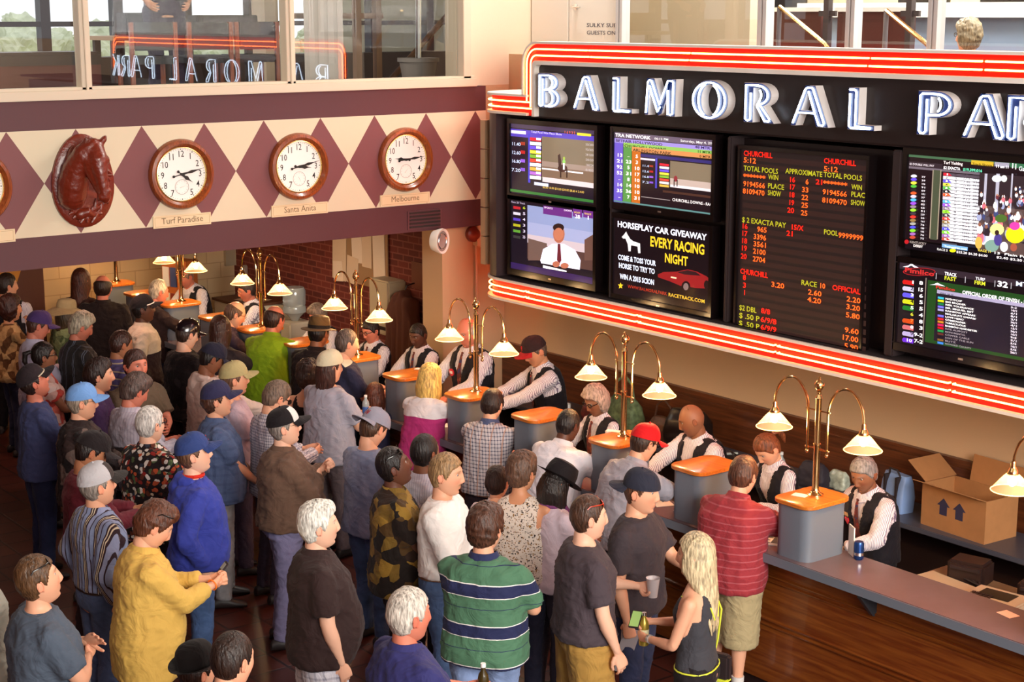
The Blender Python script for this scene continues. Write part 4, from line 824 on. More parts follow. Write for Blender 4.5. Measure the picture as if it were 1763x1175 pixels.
MB().box(-.16, .16, -.16, .16, 0, .95).build('cabinet', mat('cooler_white', 'CFC4B0', .5), t, bevel=.02); MB().lathe([(.04, .95), (.07, 1.0), (.14, 1.06), (.14, 1.12), (.132, 1.14), (.14, 1.16), (.14, 1.32), (.12, 1.36)], n=24).build('bottle', clearm, t, smooth=True); MB().box(-.03, .03, -.19, -.16, .7, .76).build('tap', bluem, t)
t = thing('supply_cabinet', 'white metal cabinet with papers on its brown top near the cooler', 'cabinet', (-17.55, 9.55, 0)); MB().box(-.4, .35, -.35, .35, 0, 1.1).build('body', mat('cabinet_white', 'D0C2A8', .5), t, bevel=.01); MB().box(-.42, .37, -.37, .36, 1.1, 1.13).build('top', mat('brown_top', '5A3420', .5), t); MB().box(-.02, -.015, -.355, -.35, .1, 1.05).build('door_seam', MW['dark'], t)
slip(-17.5, 9.5, 1.13, .2, .12, .4, 'folded newspaper on top of the white cabinet', mat('newsprint', 'B8A088', .8), 'newspaper')
t = thing('small_monitor', 'small white framed monitor on the white cabinet', 'monitor', (-17.9, 9.6, 1.13), R(-35)); MB().box(-.17, .17, -.03, .03, .05, .35).build('casing', mat('monitor_white', 'D8D0C4', .4), t, bevel=.01); MB().box(-.14, .14, -.034, -.03, .08, .32).build('display', MW['dark'], t); MB().box(-.08, .08, -.06, .06, 0, .05).build('stand', MW['dark'], t)
t = thing('hanging_coat', 'long brown coat hanging on a rack at the brick wall', 'coat', (-14.62, 9.8, .55)); mb = MB().rings([[Vector((a * w, b * .1 * (1 if z < 1 else .6), z)) for a, b in rrect(1, 1, .4, 5)] for w, z in ((.24, 0), (.24, .4), (.22, .75), (.18, .92), (.05, 1.05))])
me = fuse(mb, .02, 2); v = getv(me); setv(me, v + getn(me) * (np.sin(v[:, 0] * 55)[:, None] * .02 + ripple(v, 3, 14)[:, None] * .02)); link('cloth', me, mat('coat_brown', '5A3024', .85), t); MB().tube([(0, 0, 1.0), (0, .05, 1.1), (0, .15, 1.12)], .008, 6).build('hook', MW['dark'], t)
MB().box(-.12, .12, -.02, 0, 0, .3, Matrix.Translation((-14.6, YW, 1.6))).build('coat_rack_board', mat('rack_wood', '6A2C14', .5), None, label='small wooden board above the hanging coat', cat='rack board')
t = thing('wall_box', 'grey electrical box with conduit on the cream back wall', 'electrical box', (-18.9, 9.95, 1.35)); MB().box(0, .06, -.1, .1, 0, .25).build('housing', mat('grey_box', '9A8C78', .5), t); MB().tube([(.03, 0, .25), (.03, 0, 1.3)], .012, 6).build('conduit', mat('grey_box', '9A8C78', .5), t)
t = thing('display_rack', 'colourful leaflet rack on the counter at the far left window', 'leaflet rack', (-17.95, 8.75, .9), R(20)); MB().box(-.2, .2, -.1, .1, 0, .75).build('frame', mat('rack_orange', 'A85A28', .5), t)
for k, c in enumerate(('D8D8E0', '3A4880', 'C87838', 'E0D8C8', '7A2A20', '5A6A88')): MB().box(-.18 + (k % 3) * .125, -.08 + (k % 3) * .125, -.112, -.1, .42 - (k // 3) * .32, .66 - (k // 3) * .32).build('leaflet', mat('leaflet%d' % k, c, .5), t)
MB().box(-18.4, -17.4, 8.55, 9.1, .86, .9).box(-18.3, -18.2, 8.6, 9, 0, .86).box(-17.6, -17.5, 8.6, 9, 0, .86).build('side_table', MW['dark'], None, label='dark side table under the leaflet rack at the back', cat='table')

# ================================================================ UPPER LEVEL, LEFT: glazed lounge
ZU = 3.72
struct('floor_upper', box(-24, XL - .3, -6, 14.5, ZU - .1, ZU).box(-24, -9.6, YW + .2, 14.5, ZU - .1, ZU).box(-9.6, 4.5, 12.9, 14.5, ZU - .1, ZU).box(-9.6, 4.5, YW + .2, 12.9, 2.75, 2.85).box(-9.6, 4.5, 12.85, 12.9, 2.85, ZU - .1), mat('lounge_carpet', '5A3428', .9, vary=.2, bscale=6))
fr = MB().box(XL - .16, XL + .03, -6, 9.5, 3.90, 3.975).box(XL - .12, XL + .0, -6, 9.5, 3.975, 4.0)
for y in (1.62, 3.56, 5.5, 7.44, 9.4): fr.box(XL - .12, XL + .0, y - .045, y + .045, 3.97, 7.4)
for y in (5.5, 7.44): fr.box(XL - .02, XL + .015, y - .012, y + .012, 3.97, 7.4)
struct('window_1', fr, mat('cream_frame', 'CFC0AA', .45), bevel=.004)
gm = mat('window_glass', (1, 1, 1), 0); nt = gm.node_tree; nt.nodes.remove(nt.nodes['Principled BSDF'])
tr = nt.nodes.new('ShaderNodeBsdfTransparent'); gl = nt.nodes.new('ShaderNodeBsdfGlossy'); gl.inputs['Roughness'].default_value = 0
tr.inputs[0].default_value = (.93, .95, .93, 1); lw = nt.nodes.new('ShaderNodeFresnel'); lw.inputs[0].default_value = 1.75; mx = nt.nodes.new('ShaderNodeMixShader')
nt.links.new(lw.outputs[0], mx.inputs[0]); nt.links.new(tr.outputs[0], mx.inputs[1]); nt.links.new(gl.outputs[0], mx.inputs[2]); nt.links.new(mx.outputs[0], nt.nodes['Material Output'].inputs[0])
gp = MB(); gp.add([(XL - .09, -6, 3.98), (XL - .09, 9.38, 3.98), (XL - .09, 9.38, 7.4), (XL - .09, -6, 7.4)], [(0, 1, 2, 3)])
struct('window_2', gp, gm)
# outer windows of the lounge
wf = MB(); XO = -19.0
wf.box(XO - .1, XO + .1, -6, 14.5, ZU, 4.05).box(XO - .06, XO + .06, -6, 14.5, 4.44, 4.5).box(XO - .06, XO + .06, -6, 14.5, 6.2, 7.4)
y = -5.4
while y < 14: wf.box(XO - .08, XO + .08, y - .06, y + .06, ZU, 7.4); y += .93
struct('window_3', wf, mat('dark_mullion', '3A2220', .5))
struct('trim_1', box(XO + .1, XO + .5, -6, 14.5, ZU, 4.08), mat('dark_sill', '34221E', .5))
def U(px, py, x): return atx(px, py, x)
# dark long bar ledge beside the left panes
def ubox(name, x, p0, p1, dx, m, label, cat, z0=None):
    a, b = U(*p0, x), U(*p1, x); zb = b.z if z0 is None else z0
    t = thing(name, label, cat, (x, (a.y + b.y) / 2, zb)); w = abs(b.y - a.y) / 2
    return t, w, a.z - zb
t, w, h = ubox('bar_ledge', -14.6, (-120, 92), (160, 140), .4, None, 'long dark leather topped ledge inside the upper left window', 'ledge', ZU)
MB().box(-.25, .25, -w, w, h - .12, h).build('top', mat('dark_leather', '1E1614', .35), t, bevel=.03); MB().box(-.2, .2, -w, w, 0, h - .12).build('base', mat('ledge_maroon', '5A2420', .6), t)
for lb_, pa, pb in (('dark monitor on the lounge table left of the standing person trousers', (212, 22), (292, 62)), ('larger dark monitor on the lounge table right of the standing person', (332, 26), (448, 60))):
    a, b = U(*pa, -14.9), U(*pb, -14.9); t = thing('lounge_monitor', lb_, 'monitor', (-14.9, (a.y + b.y) / 2, b.z), R(8)); w, h = abs(b.y - a.y) / 2, a.z - b.z
    MB().box(-.16, .02, -w, w, 0, h).build('casing', mat('monitor_maroon_black', '201214', .3), t, bevel=.01); MB().box(.02, .024, -w * .82, w * .82, h * .15, h * .88).build('display', mat('grey_glass', '5A5458', .08), t)
a, b = U(170, 62, -14.9), U(462, 62, -14.9); t = thing('lounge_table', 'long lounge table holding the dark monitors behind the upper window', 'table', (-14.9, (a.y + b.y) / 2, ZU)); w = (b.y - a.y) / 2
MB().box(-.35, .35, -w, w, a.z - ZU - .04, a.z - ZU - .002).build('table_top', mat('table_tan', 'A08058', .4), t)
for s in (-.9, 0, .9): MB().box(-.3, -.24, s * w - .03, s * w + .03, 0, a.z - ZU - .04).build('leg', MW['dark'], t)
def chair(px, label):
    c_ = U(px, 112, -13.75); t = thing('lounge_chair', label, 'chair', (-13.75, c_.y, ZU), R(random.uniform(-8, 8)), 'chairs at the lounge table')
    wd_ = wood('chair_wood', 'A0522C', '74341A', 2, 8)
    for x, y in ((-.2, -.2), (-.2, .2)): MB().box(x - .018, x + .018, y - .018, y + .018, 0, .43).build('leg', wd_, t)
    for y in (-.2, .2): MB().box(.17, .21, y - .018, y + .018, 0, .8).build('leg', wd_, t)
    MB().box(-.22, .2, -.22, .22, .43, .5).build('seat', mat('black_vinyl', '1A1412', .3), t, bevel=.02); MB().box(.175, .205, -.18, .18, .55, .8).build('backrest', mat('black_vinyl', '1A1412', .3), t, bevel=.01)
for px, l_ in ((255, 'wooden framed black chair behind the standing person, left of three'), (350, 'wooden framed black chair in the middle of the upper lounge'), (430, 'wooden framed black chair nearest the pane mullion')): chair(px, l_)
t = thing('planter_pot', 'ribbed grey planter pot behind the right upper pane', 'planter', (-14.2, U(720, 100, -14.2).y, ZU)); MB().lathe([(.13, 0), (.2, .38), (.22, .38), (.22, .42), (.19, .42), (.17, .36)], n=28, cap=False).build('pot', mat('pot_grey', '9A928C', .6), t, smooth=True); MB().lathe([(.001, .34), (.18, .35)], n=20).build('soil', mat('soil', '4A2A20', .9), t)
MB().tube([(0, 0, .3), (.02, 0, 1.2), (0, .02, 3.0)], .03, 8).build('stem', MW['chrome'], t, smooth=True)
c_ = U(632, 60, -15.2); t = thing('stair_railing', 'brown wooden stair newel posts and handrail behind the right upper pane', 'railing', (-15.2, c_.y, ZU)); wd_ = mat('rail_brown', '8A6A52', .5)
for y in (-.13, .13): MB().box(-.04, .04, y - .035, y + .035, 0, 1.15).build('newel_post', wd_, t)
MB().box(-.05, .05, -.2, .2, 1.15, 1.2).build('cap_rail', wd_, t); MB().box(-.03, .03, -.9, .2, .82, .88).build('middle_rail', wd_, t)
MB().tube([(0, .3, .15), (0, 1.35, 1.1)], .035, 8).build('handrail', wd_, t)
t = thing('vertical_blinds', 'white vertical blind strips gathered behind the upper window', 'blinds', (-14.0, U(558, 60, -14.0).y, ZU + .1))
for k in range(8): MB().box(-.03, .03, -.003, .003, 0, 3.4, Matrix.Translation((0, -.2 + k * .055, 0)) @ Matrix.Rotation(R(50 if k % 2 else 20), 4, 'Z')).build('slat', mat('blind_white', 'D8D0C8', .6), t)
struct('wall_lounge_pier', box(-16.6, -16.3, U(455, 0, -16.3).y, U(478, 0, -16.3).y, ZU, 7.4), MW['cream'])
# outdoors beyond the lounge
struct('ground_outside', box(-260, -19.5, -80, 130, -2.9, -2.7), mat('grass', 'A8B27C', .9, vary=.25, bscale=.4))
tb_ = MB(); rt = random.Random(3)
leafm = mat('haze_paled_leaves', 'C4C6A8', .9, vary=.2, bscale=.9); barkm = mat('bark', '4A3A30', .9)  # leaf colour paled to stand in for haze and bright daylight
me = None
proto = MB()
for k in range(26):
    a, b = rt.uniform(0, 2 * PI), rt.uniform(0, 1); proto.sphere((2.6 * b * math.cos(a), 2.6 * b * math.sin(a), 5 + rt.uniform(-2, 2.6) * (1.1 - b * .5)), rt.uniform(.8, 1.6), 8)
me = fuse(proto, .35, 1); v = getv(me); setv(me, v + getn(me) * (ripple(v, 9, 4)[:, None] * .5)); me.materials.append(leafm); me.polygons.foreach_set('use_smooth', [False] * len(me.polygons))
trunk = MB().tube([(0, 0, 0), (.1, 0, 2), (0, .1, 4.5)], [.3, .22, .12], 8).mesh('trunk', barkm, True)
for k in range(17):
    t = thing('distant_tree', 'pale budding tree far outside, number %s from the left in the distant row' % ('one two three four five six seven eight nine ten eleven twelve thirteen fourteen fifteen sixteen seventeen'.split()[k]), 'tree', (-105 + rt.uniform(-8, 8), 12 + k * 4.6, -2.7), rt.uniform(0, 6), 'distant tree row'); s_ = rt.uniform(.80, .88); t.scale = (s_, s_, s_)
    for nm, m_ in (('crown', me), ('trunk', trunk)):
        o = bpy.data.objects.new(nm, m_); COL.objects.link(o); o.parent = t
fc = MB()
for k in range(60): fc.box(-45.05, -44.95, k * 1.5, k * 1.5 + .1, -2.7, -1.4)
for z in (-2.1, -1.5): fc.box(-45.03, -44.97, 0, 90, z, z + .12)
fc.build('track_fence', MW['white'], None, label='long white track fence outside beyond the lounge windows', cat='fence')

# ================================================================ UPPER LEVEL, RIGHT: behind the marquee
YD = 10.3
dz = MB().box(-13.0, -11.72, YD, YD + .12, ZU, 7.4)
struct('wall_upper', dz.box(-12.2, -11.72, YD - .02, YD + .1, 6.9, 7.4), MW['door'])
d_ = MB().box(-12.95, -12.38, YD - .03, YD, ZU, 7.0).box(-12.36, -11.66, YD - .03, YD, ZU, 7.0); struct('door_1', d_, MW['door'], bevel=.004)
dt = thing('lever_fitting', 'chrome lever on the white suite door above the sign', 'door lever', aty(992, 12, YD - .035)); MB().lathe([(.03, 0), (.03, .01), (.012, .014), (.012, .05)], n=16, M=MY).build('rose', MW['chrome'], dt, smooth=True); MB().tube([(0, -.045, 0), (.05, -.05, 0), (.11, -.045, -.005)], .009, 8).build('lever', MW['chrome'], dt, smooth=True)
sn = MB()
for s_, y in (('SULKY SUITE', 40), ('GUESTS ONLY', 53)):
    a, b = aty(1010, y, YD - .032), aty(1071, y, YD - .032); g_, f_ = glyphs(s_, 1, 'LEFT', 1, 0, .012); w = max(p[0] for p in g_); k = (b.x - a.x) / w
    sn.add([(a.x + p[0] * k, YD - .0325, a.z - .035 + p[1] * .052) for p in g_], f_)
sn.build('door_lettering', mat('sign_grey', '54505A', .6), None, label='small grey words Sulky Suite Guests Only on the white door', cat='lettering')
MB().box(-13.02, -12.98, YD - .06, YD + .02, ZU, 7.2).build('door_jamb', MW['white'], None, kind='structure', label=None)
for i, px in enumerate((1072, 1318, 1470, 1612)):
    x = aty(px, 40, 10.25).x; w = .045 if i != 1 else .05
    fr = MB().box(x - w, x - .01, 10.2, 10.3, ZU, 7.4).box(x + .01, x + w, 10.2, 10.3, ZU, 7.4).box(x - .01, x + .01, 10.22, 10.28, ZU, 7.4)
    struct('window_%d' % (4 + i), fr, mat('silver_mullion', 'D2D0D0', .35, .3))
gp = MB().add([(aty(1072, 40, 10.25).x, 10.25, ZU), (4, 10.25, ZU), (4, 10.25, 7.4), (aty(1072, 40, 10.25).x, 10.25, 7.4)], [(0, 1, 2, 3)]); struct('window_8', gp, gm)
struct('wall_far', box(-24, 4.5, 14.4, 14.6, ZU, 7.4), mat('far_wall_beige', 'C2B496', .7))
def vb(px0, px1, y, ztop, m, name, label, cat, th=.1, zb=ZU, grp=None):
    a, b = aty(px0, 60, y), aty(px1, 60, y); zt = ztop if ztop < 40 else aty((px0 + px1) / 2, ztop, y).z
    t = thing(name, label, cat, ((a.x + b.x) / 2, y, zb), 0, grp); MB().box(-(b.x - a.x) / 2, (b.x - a.x) / 2, 0, th, 0, zt - zb).build('panel', m, t); return t
struct('wall_suite', box(aty(1080, 0, 11.4).x, aty(1292, 0, 11.4).x, 11.4, 11.5, ZU, 7.4), mat('suite_wall_beige', 'C9BBA0', .6))
blp = mat('blue_grey_panel', '8296B0', .6); wl = mat('white_ledge', 'E8E6E2', .5); drw = mat('dark_red_wood', '4E1E18', .5)
for px0, px1, y, m, lb_ in ((1322, 1412, 12.0, drw, 'dark red wooden stair wall left, behind the glass above the sign'), (1440, 1560, 12.0, drw, 'dark red wooden stair wall centre, behind the glass above the sign')):
    t = thing('stair_wall', lb_, 'stair wall', (aty((px0 + px1) / 2, 50, y).x, y, ZU)); w = (aty(px1, 50, y).x - aty(px0, 50, y).x) / 2; zt = aty((px0 + px1) / 2, 20, y).z - ZU
    MB().box(-w, w, 0, .12, 0, zt).build('wood_panel', m, t); MB().box(-w - .02, w + .02, -.03, .15, zt, zt + .04).build('white_cap', wl, t)
t = thing('blue_parapet', 'pale blue-grey parapet with a thick white cap at the upper right', 'parapet', (aty(1560, 50, 13).x, 13, ZU)); x0 = aty(1380, 50, 13).x - t.location.x
MB().box(x0, 8, 0, .15, 0, .84).build('panel', blp, t); MB().box(x0, 8, -.08, .25, .84, .98).build('white_cap', wl, t)
def rail(pa, pb, y, label):
    a, b = aty(*pa, y), aty(*pb, y); t = thing('brass_handrail', label, 'handrail', (b.x, y, ZU - .0)); o = t.location
    MB().tube([a - o, b - o, b - o + Vector((.3, 0, -.3))], .022, 8).build('rail', MW['brass'], t, smooth=True)
    MB().tube([(a.x - o.x, 0, a.z - o.z), (a.x - o.x, 0, 0)], .022, 8).build('post', mat('post_grey', '6A6468', .4), t)
rail((1342, 12), (1420, 76), 11.2, 'slanted brass handrail left, seen above the marquee'); rail((1526, 18), (1598, 78), 11.2, 'slanted brass handrail right, seen above the marquee')
for px, l_ in ((1290, 'dark railing posts beside the beige suite wall'), (1424, 'dark upright post between the two handrails'), (1566, 'dark upright post right of the handrails')):
    p = aty(px, 60, 11.6); t = thing('railing_post', l_, 'post', (p.x, 11.6, ZU)); MB().box(-.03, .03, -.03, .03, 0, 1.6).build('upright', mat('post_dark', '3E3638', .4), t); MB().box(-.1, .1, -.015, .015, .85, .9).build('crossbar', mat('post_dark', '3E3638', .4), t)
for px, l_ in ((1350, 'rounded black chair back above the stair wall, left'), (1735, 'rounded black chair back above the blue parapet, right edge'), (1590, 'rounded black chair back above the blue parapet, centre')):
    p = aty(px, 18, 13.6); t = thing('tub_chair', l_, 'chair', (p.x, 13.6, ZU), 0, 'black tub chairs in the upper lounge'); MB().rings([[Vector((a * .28, b * .1, z)) for a, b in rrect(1, 1, .4, 5)] for z in (.45, .8, 1.08)]).build('backrest', mat('black_vinyl', '1A1412', .3), t, smooth=True); MB().box(-.25, .25, -.5, -.05, .4, .5).build('seat', mat('black_vinyl', '1A1412', .3), t)
    for x in (-.2, .2): MB().box(x - .02, x + .02, -.4, -.36, 0, .4).build('leg', MW['dark'], t)
def lamp_light(name, loc, e, c, size=.3):
    l = bpy.data.lights.new(name, 'AREA'); l.shape = 'DISK'; l.size = size; l.energy = e; l.color = c; o = bpy.data.objects.new(name, l); COL.objects.link(o); o.location = loc
lamp_light('lounge_ceiling_light', (-15.8, 4.5, 7.2), 200, (1, .9, .78), 2.5); lamp_light('suite_fill', (-11, 12.3, 7.2), 480, (1, .96, .9), 2.5); lamp_light('suite_fill', (-7, 12.3, 7.2), 480, (1, .96, .9), 2.5)  # suite lamps are unseen fills added to whiten the door zone
lamp_light('soffit_fill', (-15.8, 8.6, 2.5), 12, (1, .75, .5), .5); lamp_light('soffit_fill', (-16.5, 5.0, 2.5), 10, (1, .6, .42), .5); lamp_light('soffit_fill', (-15.0, 6.6, 2.5), 10, (1, .55, .4), .5)  # unseen red-tinted fills added to light the area under the soffit
lamp_light('suite_fill', (-12.0, 9.9, 7.2), 90, (1, .96, .9), .6)  # extra unseen fill added close to the suite door
# ================================================================ PEOPLE : builder
def sst(a, b, x): t = np.clip((x - a) / (b - a + 1e-9), 0, 1); return t * t * (3 - 2 * t)
def gau(x, s): return np.exp(-(x / s) ** 2)
NLON, NLAT = 76, 56
def head_grid():
    u = np.linspace(0, 2 * PI, NLON, endpoint=False); lon = u - .55 * np.sin(u)          # 0 = front, denser there
    lat = np.linspace(-PI / 2 + .03, PI / 2 - .03, NLAT)
    LO, LA = np.meshgrid(lon, lat); return LO, LA
def head_shape(LO, LA, nose=1., jaw=1., fat=0., fem=0.):
    cx, sx = np.cos(LA), np.sin(LA); z = .122 * sx; x = .080 * np.sin(LO) * cx ** .86; y = .097 * np.cos(LO) * cx ** .9
    zn = np.clip(-z / .122, 0, 1)
    x = x * (1 - (.30 - .1 * (jaw - 1) - fat * .2 + .06 * fem) * zn ** 1.7) * (1 + .02 * fat)
    y = np.where(y < 0, y * (1 + .05 * sst(0, .06, z) - .42 * zn), y * (.95 - .02 * zn) + .016 * jaw * sst(.45, .95, zn))
    y = y - .006 * sst(.03, .11, z) * (y > 0)
    fr = sst(0., .05, y)
    nose = nose * .82; f = np.interp(z, [-.05, -.040, -.034, -.026, 0.0, .025, .045], [0, .1, 1, .95, .55, .22, 0])
    d = .027 * nose * f * gau(x, .0105 + .004 * (z < -.02)) + .010 * nose * gau(np.abs(x) - .0135, .006) * gau(z + .035, .008)
    d += -.011 * gau(np.abs(x) - .031, .015) * gau(z - .016, .011) + .0055 * gau(np.abs(x) - .026, .024) * gau(z - .037, .008) * (1 - .5 * fem)
    d += (.004 + .004 * fat) * gau(np.abs(x) - .043, .018) * gau(z + .018, .02)
    d += .0075 * gau(x, .02) * (gau(z + .059, .0055) + gau(z + .070, .006)) - .003 * gau(x, .024) * gau(z + .0645, .0024)
    d += -.003 * gau(x, .02) * gau(z + .083, .008) + .007 * jaw * gau(x, .018) * gau(z + .102, .013)
    y = y + d * fr
    return np.stack([x, y, z], -1)
def grid_faces(nlat, nlon):
    f = []
    for i in range(nlat - 1):
        for j in range(nlon): k = (j + 1) % nlon; f.append((i * nlon + j, i * nlon + k, (i + 1) * nlon + k, (i + 1) * nlon + j))
    f.append(tuple(range(nlon - 1, -1, -1))); f.append(tuple((nlat - 1) * nlon + j for j in range(nlon))); return f
GF = grid_faces(NLAT, NLON); LO, LA = head_grid()
def hand_template(pose):
    mb = MB(); curls = dict(relax=(18, 28, 22), grip=(52, 70, 45), flat=(6, 8, 6), fist=(80, 88, 60))[pose]
    mb.rings([[Vector((x, y, z)) for x, z in [(w * math.cos(a), h * math.sin(a)) for a in [2 * PI * k / 12 for k in range(12)]]] for w, h, y in ((.024, .017, -.03), (.026, .018, .0), (.036, .016, .03), (.042, .015, .065), (.040, .013, .09), (.03, .008, .1))])
    for i, (x, L, r) in enumerate(((.031, .071, .0092), (.0105, .08, .0096), (-.011, .074, .0092), (-.031, .057, .008))):
        p = Vector((x, .086 - .004 * abs(i - 1), 0)); pts = [p - Vector((0, .02, 0)), p]; a = 0; spread = (1.5 - i) * R(4)
        for q, c in zip((.45, .3, .25), curls):
            a += R(c + i * 2); dd = Vector((math.sin(spread) * math.cos(a), math.cos(a), -math.sin(a))); p = p + dd * L * q; pts.append(p)
        mb.tube(pts, [r, r * 1.05, r, r * .95, r * .8], 8)
        mb.sphere(pts[-1], r * .82, 8)
    th = dict(relax=[(.026, .012, -.004), (.046, .04, -.014), (.054, .068, -.024), (.052, .092, -.032)], flat=[(.026, .012, -.002), (.052, .038, -.006), (.068, .062, -.01), (.076, .086, -.014)],
              grip=[(.026, .012, -.008), (.044, .036, -.03), (.038, .06, -.05), (.02, .075, -.062)], fist=[(.026, .012, -.008), (.044, .04, -.026), (.034, .066, -.04), (.012, .078, -.044)])[pose]
    mb.tube(th, [.013, .0125, .0105, .009], 8); mb.sphere(th[-1], .009, 8)
    me = fuse(mb, .0048, 2, .5, 'hand'); v = getv(me).copy(); f = [tuple(p.vertices) for p in me.polygons]; bpy.data.meshes.remove(me); return v, f
HANDS = {p: hand_template(p) for p in ('relax', 'grip', 'flat', 'fist')}
SKIN = vcol('skin', .5, spec=.4); g = NT(SKIN); n_ = g.n('TexNoise', i_Scale=160.0, i_Detail=2.0); tcx = g.n('TexCoord'); g.l(tcx.outputs['Object'], n_.inputs['Vector']); bp = g.n('Bump', i_Strength=.12, i_Distance=.003); g.l(n_.outputs[0], bp.inputs['Height']); g.l(bp.outputs[0], g.b.inputs['Normal'])
SK = dict(light='E0A686', pale='E8B69A', tan='C88C68', red='CC7A62', brown='8A5A40', dark='5E3828', mid='A87050')
def hairmat(c):
    k = 'hair_' + c
    if k in _M: return _M[k]
    m = mat(k, c, .42, spec=.4); g = NT(m); v, q = g.co(); w = g.n('TexNoise', i_Scale=1.0, i_Detail=4.0); mp = g.n('Mapping'); mp.inputs['Scale'].default_value = (75, 75, 16); g.l(v, mp.inputs[0]); g.l(mp.outputs[0], w.inputs['Vector'])
    r = g.n('ValToRGB'); b = rgb(c); r.color_ramp.elements[0].position = .32; r.color_ramp.elements[1].position = .68
    r.color_ramp.elements[0].color = (*[x * .42 for x in b], 1); r.color_ramp.elements[1].color = (*[min(1, x * 1.35) for x in b], 1); g.l(w.outputs['Fac'], r.inputs[0]); g.l(r.outputs[0], g.b.inputs['Base Color'])
    bp = g.n('Bump', i_Strength=.9, i_Distance=.012); g.l(w.outputs['Fac'], bp.inputs['Height']); g.l(bp.outputs[0], g.b.inputs['Normal']); return m
def cloth(spec):
    """'color' | (pattern, colours...)"""
    if isinstance(spec, str): spec = ('solid', spec)
    key = 'fabric_' + '_'.join(str(s) for s in spec)
    if key in _M: return _M[key]
    kind, cs = spec[0], [rgb(c) if isinstance(c, str) else c for c in spec[1:]]
    m = mat(key, cs[0], .82, sheen=.04, spec=.25); g = NT(m); v, q = g.co()
    n1 = g.n('TexNoise', i_Scale=7.0, i_Detail=3.0, i_Distortion=1.2); g.l(v, n1.inputs['Vector'])
    n2 = g.n('TexNoise', i_Scale=420.0, i_Detail=1.0); g.l(v, n2.inputs['Vector'])
    b1 = g.n('Bump', i_Strength=.7, i_Distance=.03); g.l(n1.outputs[0], b1.inputs['Height']); b2 = g.n('Bump', i_Strength=.15, i_Distance=.002); g.l(n2.outputs[0], b2.inputs['Height']); g.l(b1.outputs[0], b2.inputs['Normal']); g.l(b2.outputs[0], g.b.inputs['Normal'])
    def ramp(fac, stops, interp='CONSTANT'):
        r = g.n('ValToRGB'); r.color_ramp.interpolation = interp; e = r.color_ramp.elements
        while len(e) < len(stops): e.new(.5)
        for i, (p, c) in enumerate(stops): e[i].position = p; e[i].color = (*c[:3], 1)
        g.l(fac, r.inputs[0]); return r.outputs[0]
    out = None
    if kind == 'solid':
        out = None
    elif kind == 'hstripe':                                    # green / white / navy rugby bands
        f = g.math('FRACT', g.math('DIVIDE', g.math('ADD', q[2], .06), .245)); W_, N_, G_ = cs[2], cs[1], cs[0]
        out = ramp(f, [(0, cs[0]), (.24, cs[2]), (.255, cs[0]), (.52, cs[1]), (.54, cs[2]), (.82, cs[1]), (.84, cs[0])])
    elif kind == 'thin':                                        # fine horizontal stripes
        f = g.math('FRACT', g.math('DIVIDE', q[2], spec[3] if len(spec) > 3 else .05)); out = ramp(f, [(0, cs[0]), (.82, cs[1])])
    elif kind == 'pin':                                         # vertical pinstripes
        f = g.math('FRACT', g.math('DIVIDE', g.math('ADD', q[0], g.math('MULTIPLY', q[1], .6)), spec[3] if len(spec) > 3 else .012)); out = ramp(f, [(0, cs[0]), (.68, cs[1])])
    elif kind == 'multi':                                       # bold vertical stripes
        f = g.math('FRACT', g.math('DIVIDE', g.math('ADD', q[0], g.math('MULTIPLY', q[1], .5)), .105)); out = ramp(f, [(0, cs[0]), (.28, cs[1]), (.36, cs[2]), (.42, cs[1]), (.5, cs[2]), (.55, cs[1]), (.66, cs[3]), (.92, cs[1])])
    elif kind == 'plaid':
        s_ = spec[4] if len(spec) > 4 else .03
        a = g.math('GREATER_THAN', g.math('FRACT', g.math('DIVIDE', g.math('ADD', q[0], g.math('MULTIPLY', q[1], .7)), s_)), .72); b = g.math('GREATER_THAN', g.math('FRACT', g.math('DIVIDE', q[2], s_)), .72)
        out = g.mix(g.math('MULTIPLY', g.math('ADD', a, b), .5), cs[0], cs[1])
        a = g.math('GREATER_THAN', g.math('FRACT', g.math('DIVIDE', q[0], s_ * 3)), .88); out = g.mix(g.math('MULTIPLY', a, .6), out, cs[2])
    elif kind in ('print', 'camo', 'floral', 'leopard'):
        sc = dict(print=26., camo=11., floral=13., leopard=62.)[kind]; vo = g.n('TexVoronoi', i_Scale=sc, i_Randomness=1.0)
        nd = g.n('TexNoise', i_Scale=sc * .6, i_Detail=2.0); g.l(v, nd.inputs['Vector']); vm = g.n('VectorMath', operation='MULTIPLY_ADD'); vm.inputs[1].default_value = (.05,) * 3; g.l(nd.outputs['Color'], vm.inputs[0]); g.l(v, vm.inputs[2]); g.l(vm.outputs[0], vo.inputs['Vector'])
        sp = g.n('SeparateColor'); g.l(vo.outputs['Color'], sp.inputs[0])
        if kind == 'print':
            pal = ramp(sp.outputs[0], [(i / len(cs[1:]), c) for i, c in enumerate(cs[1:])]); out = g.mix(g.math('GREATER_THAN', vo.outputs['Distance'], .5), pal, cs[0])
        elif kind == 'leopard':
            out = g.mix(g.math('LESS_THAN', vo.outputs['Distance'], .36), cs[0], g.mix(g.math('GREATER_THAN', sp.outputs[0], .6), cs[1], cs[2]))
        else: out = ramp(sp.outputs[0], [(i / len(cs), c) for i, c in enumerate(cs)])
    elif kind == 'denim':
        nn = g.n('TexNoise', i_Scale=5.0, i_Detail=4.0); g.l(v, nn.inputs['Vector']); out = ramp(nn.outputs[0], [(.35, [x * .72 for x in cs[0]]), (.68, [min(1, x * 1.25) for x in cs[0]])], 'LINEAR')
    elif kind == 'bands':                                       # two-zone : upper colour above z
        out = g.mix(g.math('GREATER_THAN', g.math('ADD', q[2], g.math('MULTIPLY', g.math('ABSOLUTE', q[0]), spec[4] if len(spec) > 4 else .25)), spec[3]), cs[0], cs[1])
    if out is not None: g.l(out, g.b.inputs['Base Color'])
    return m

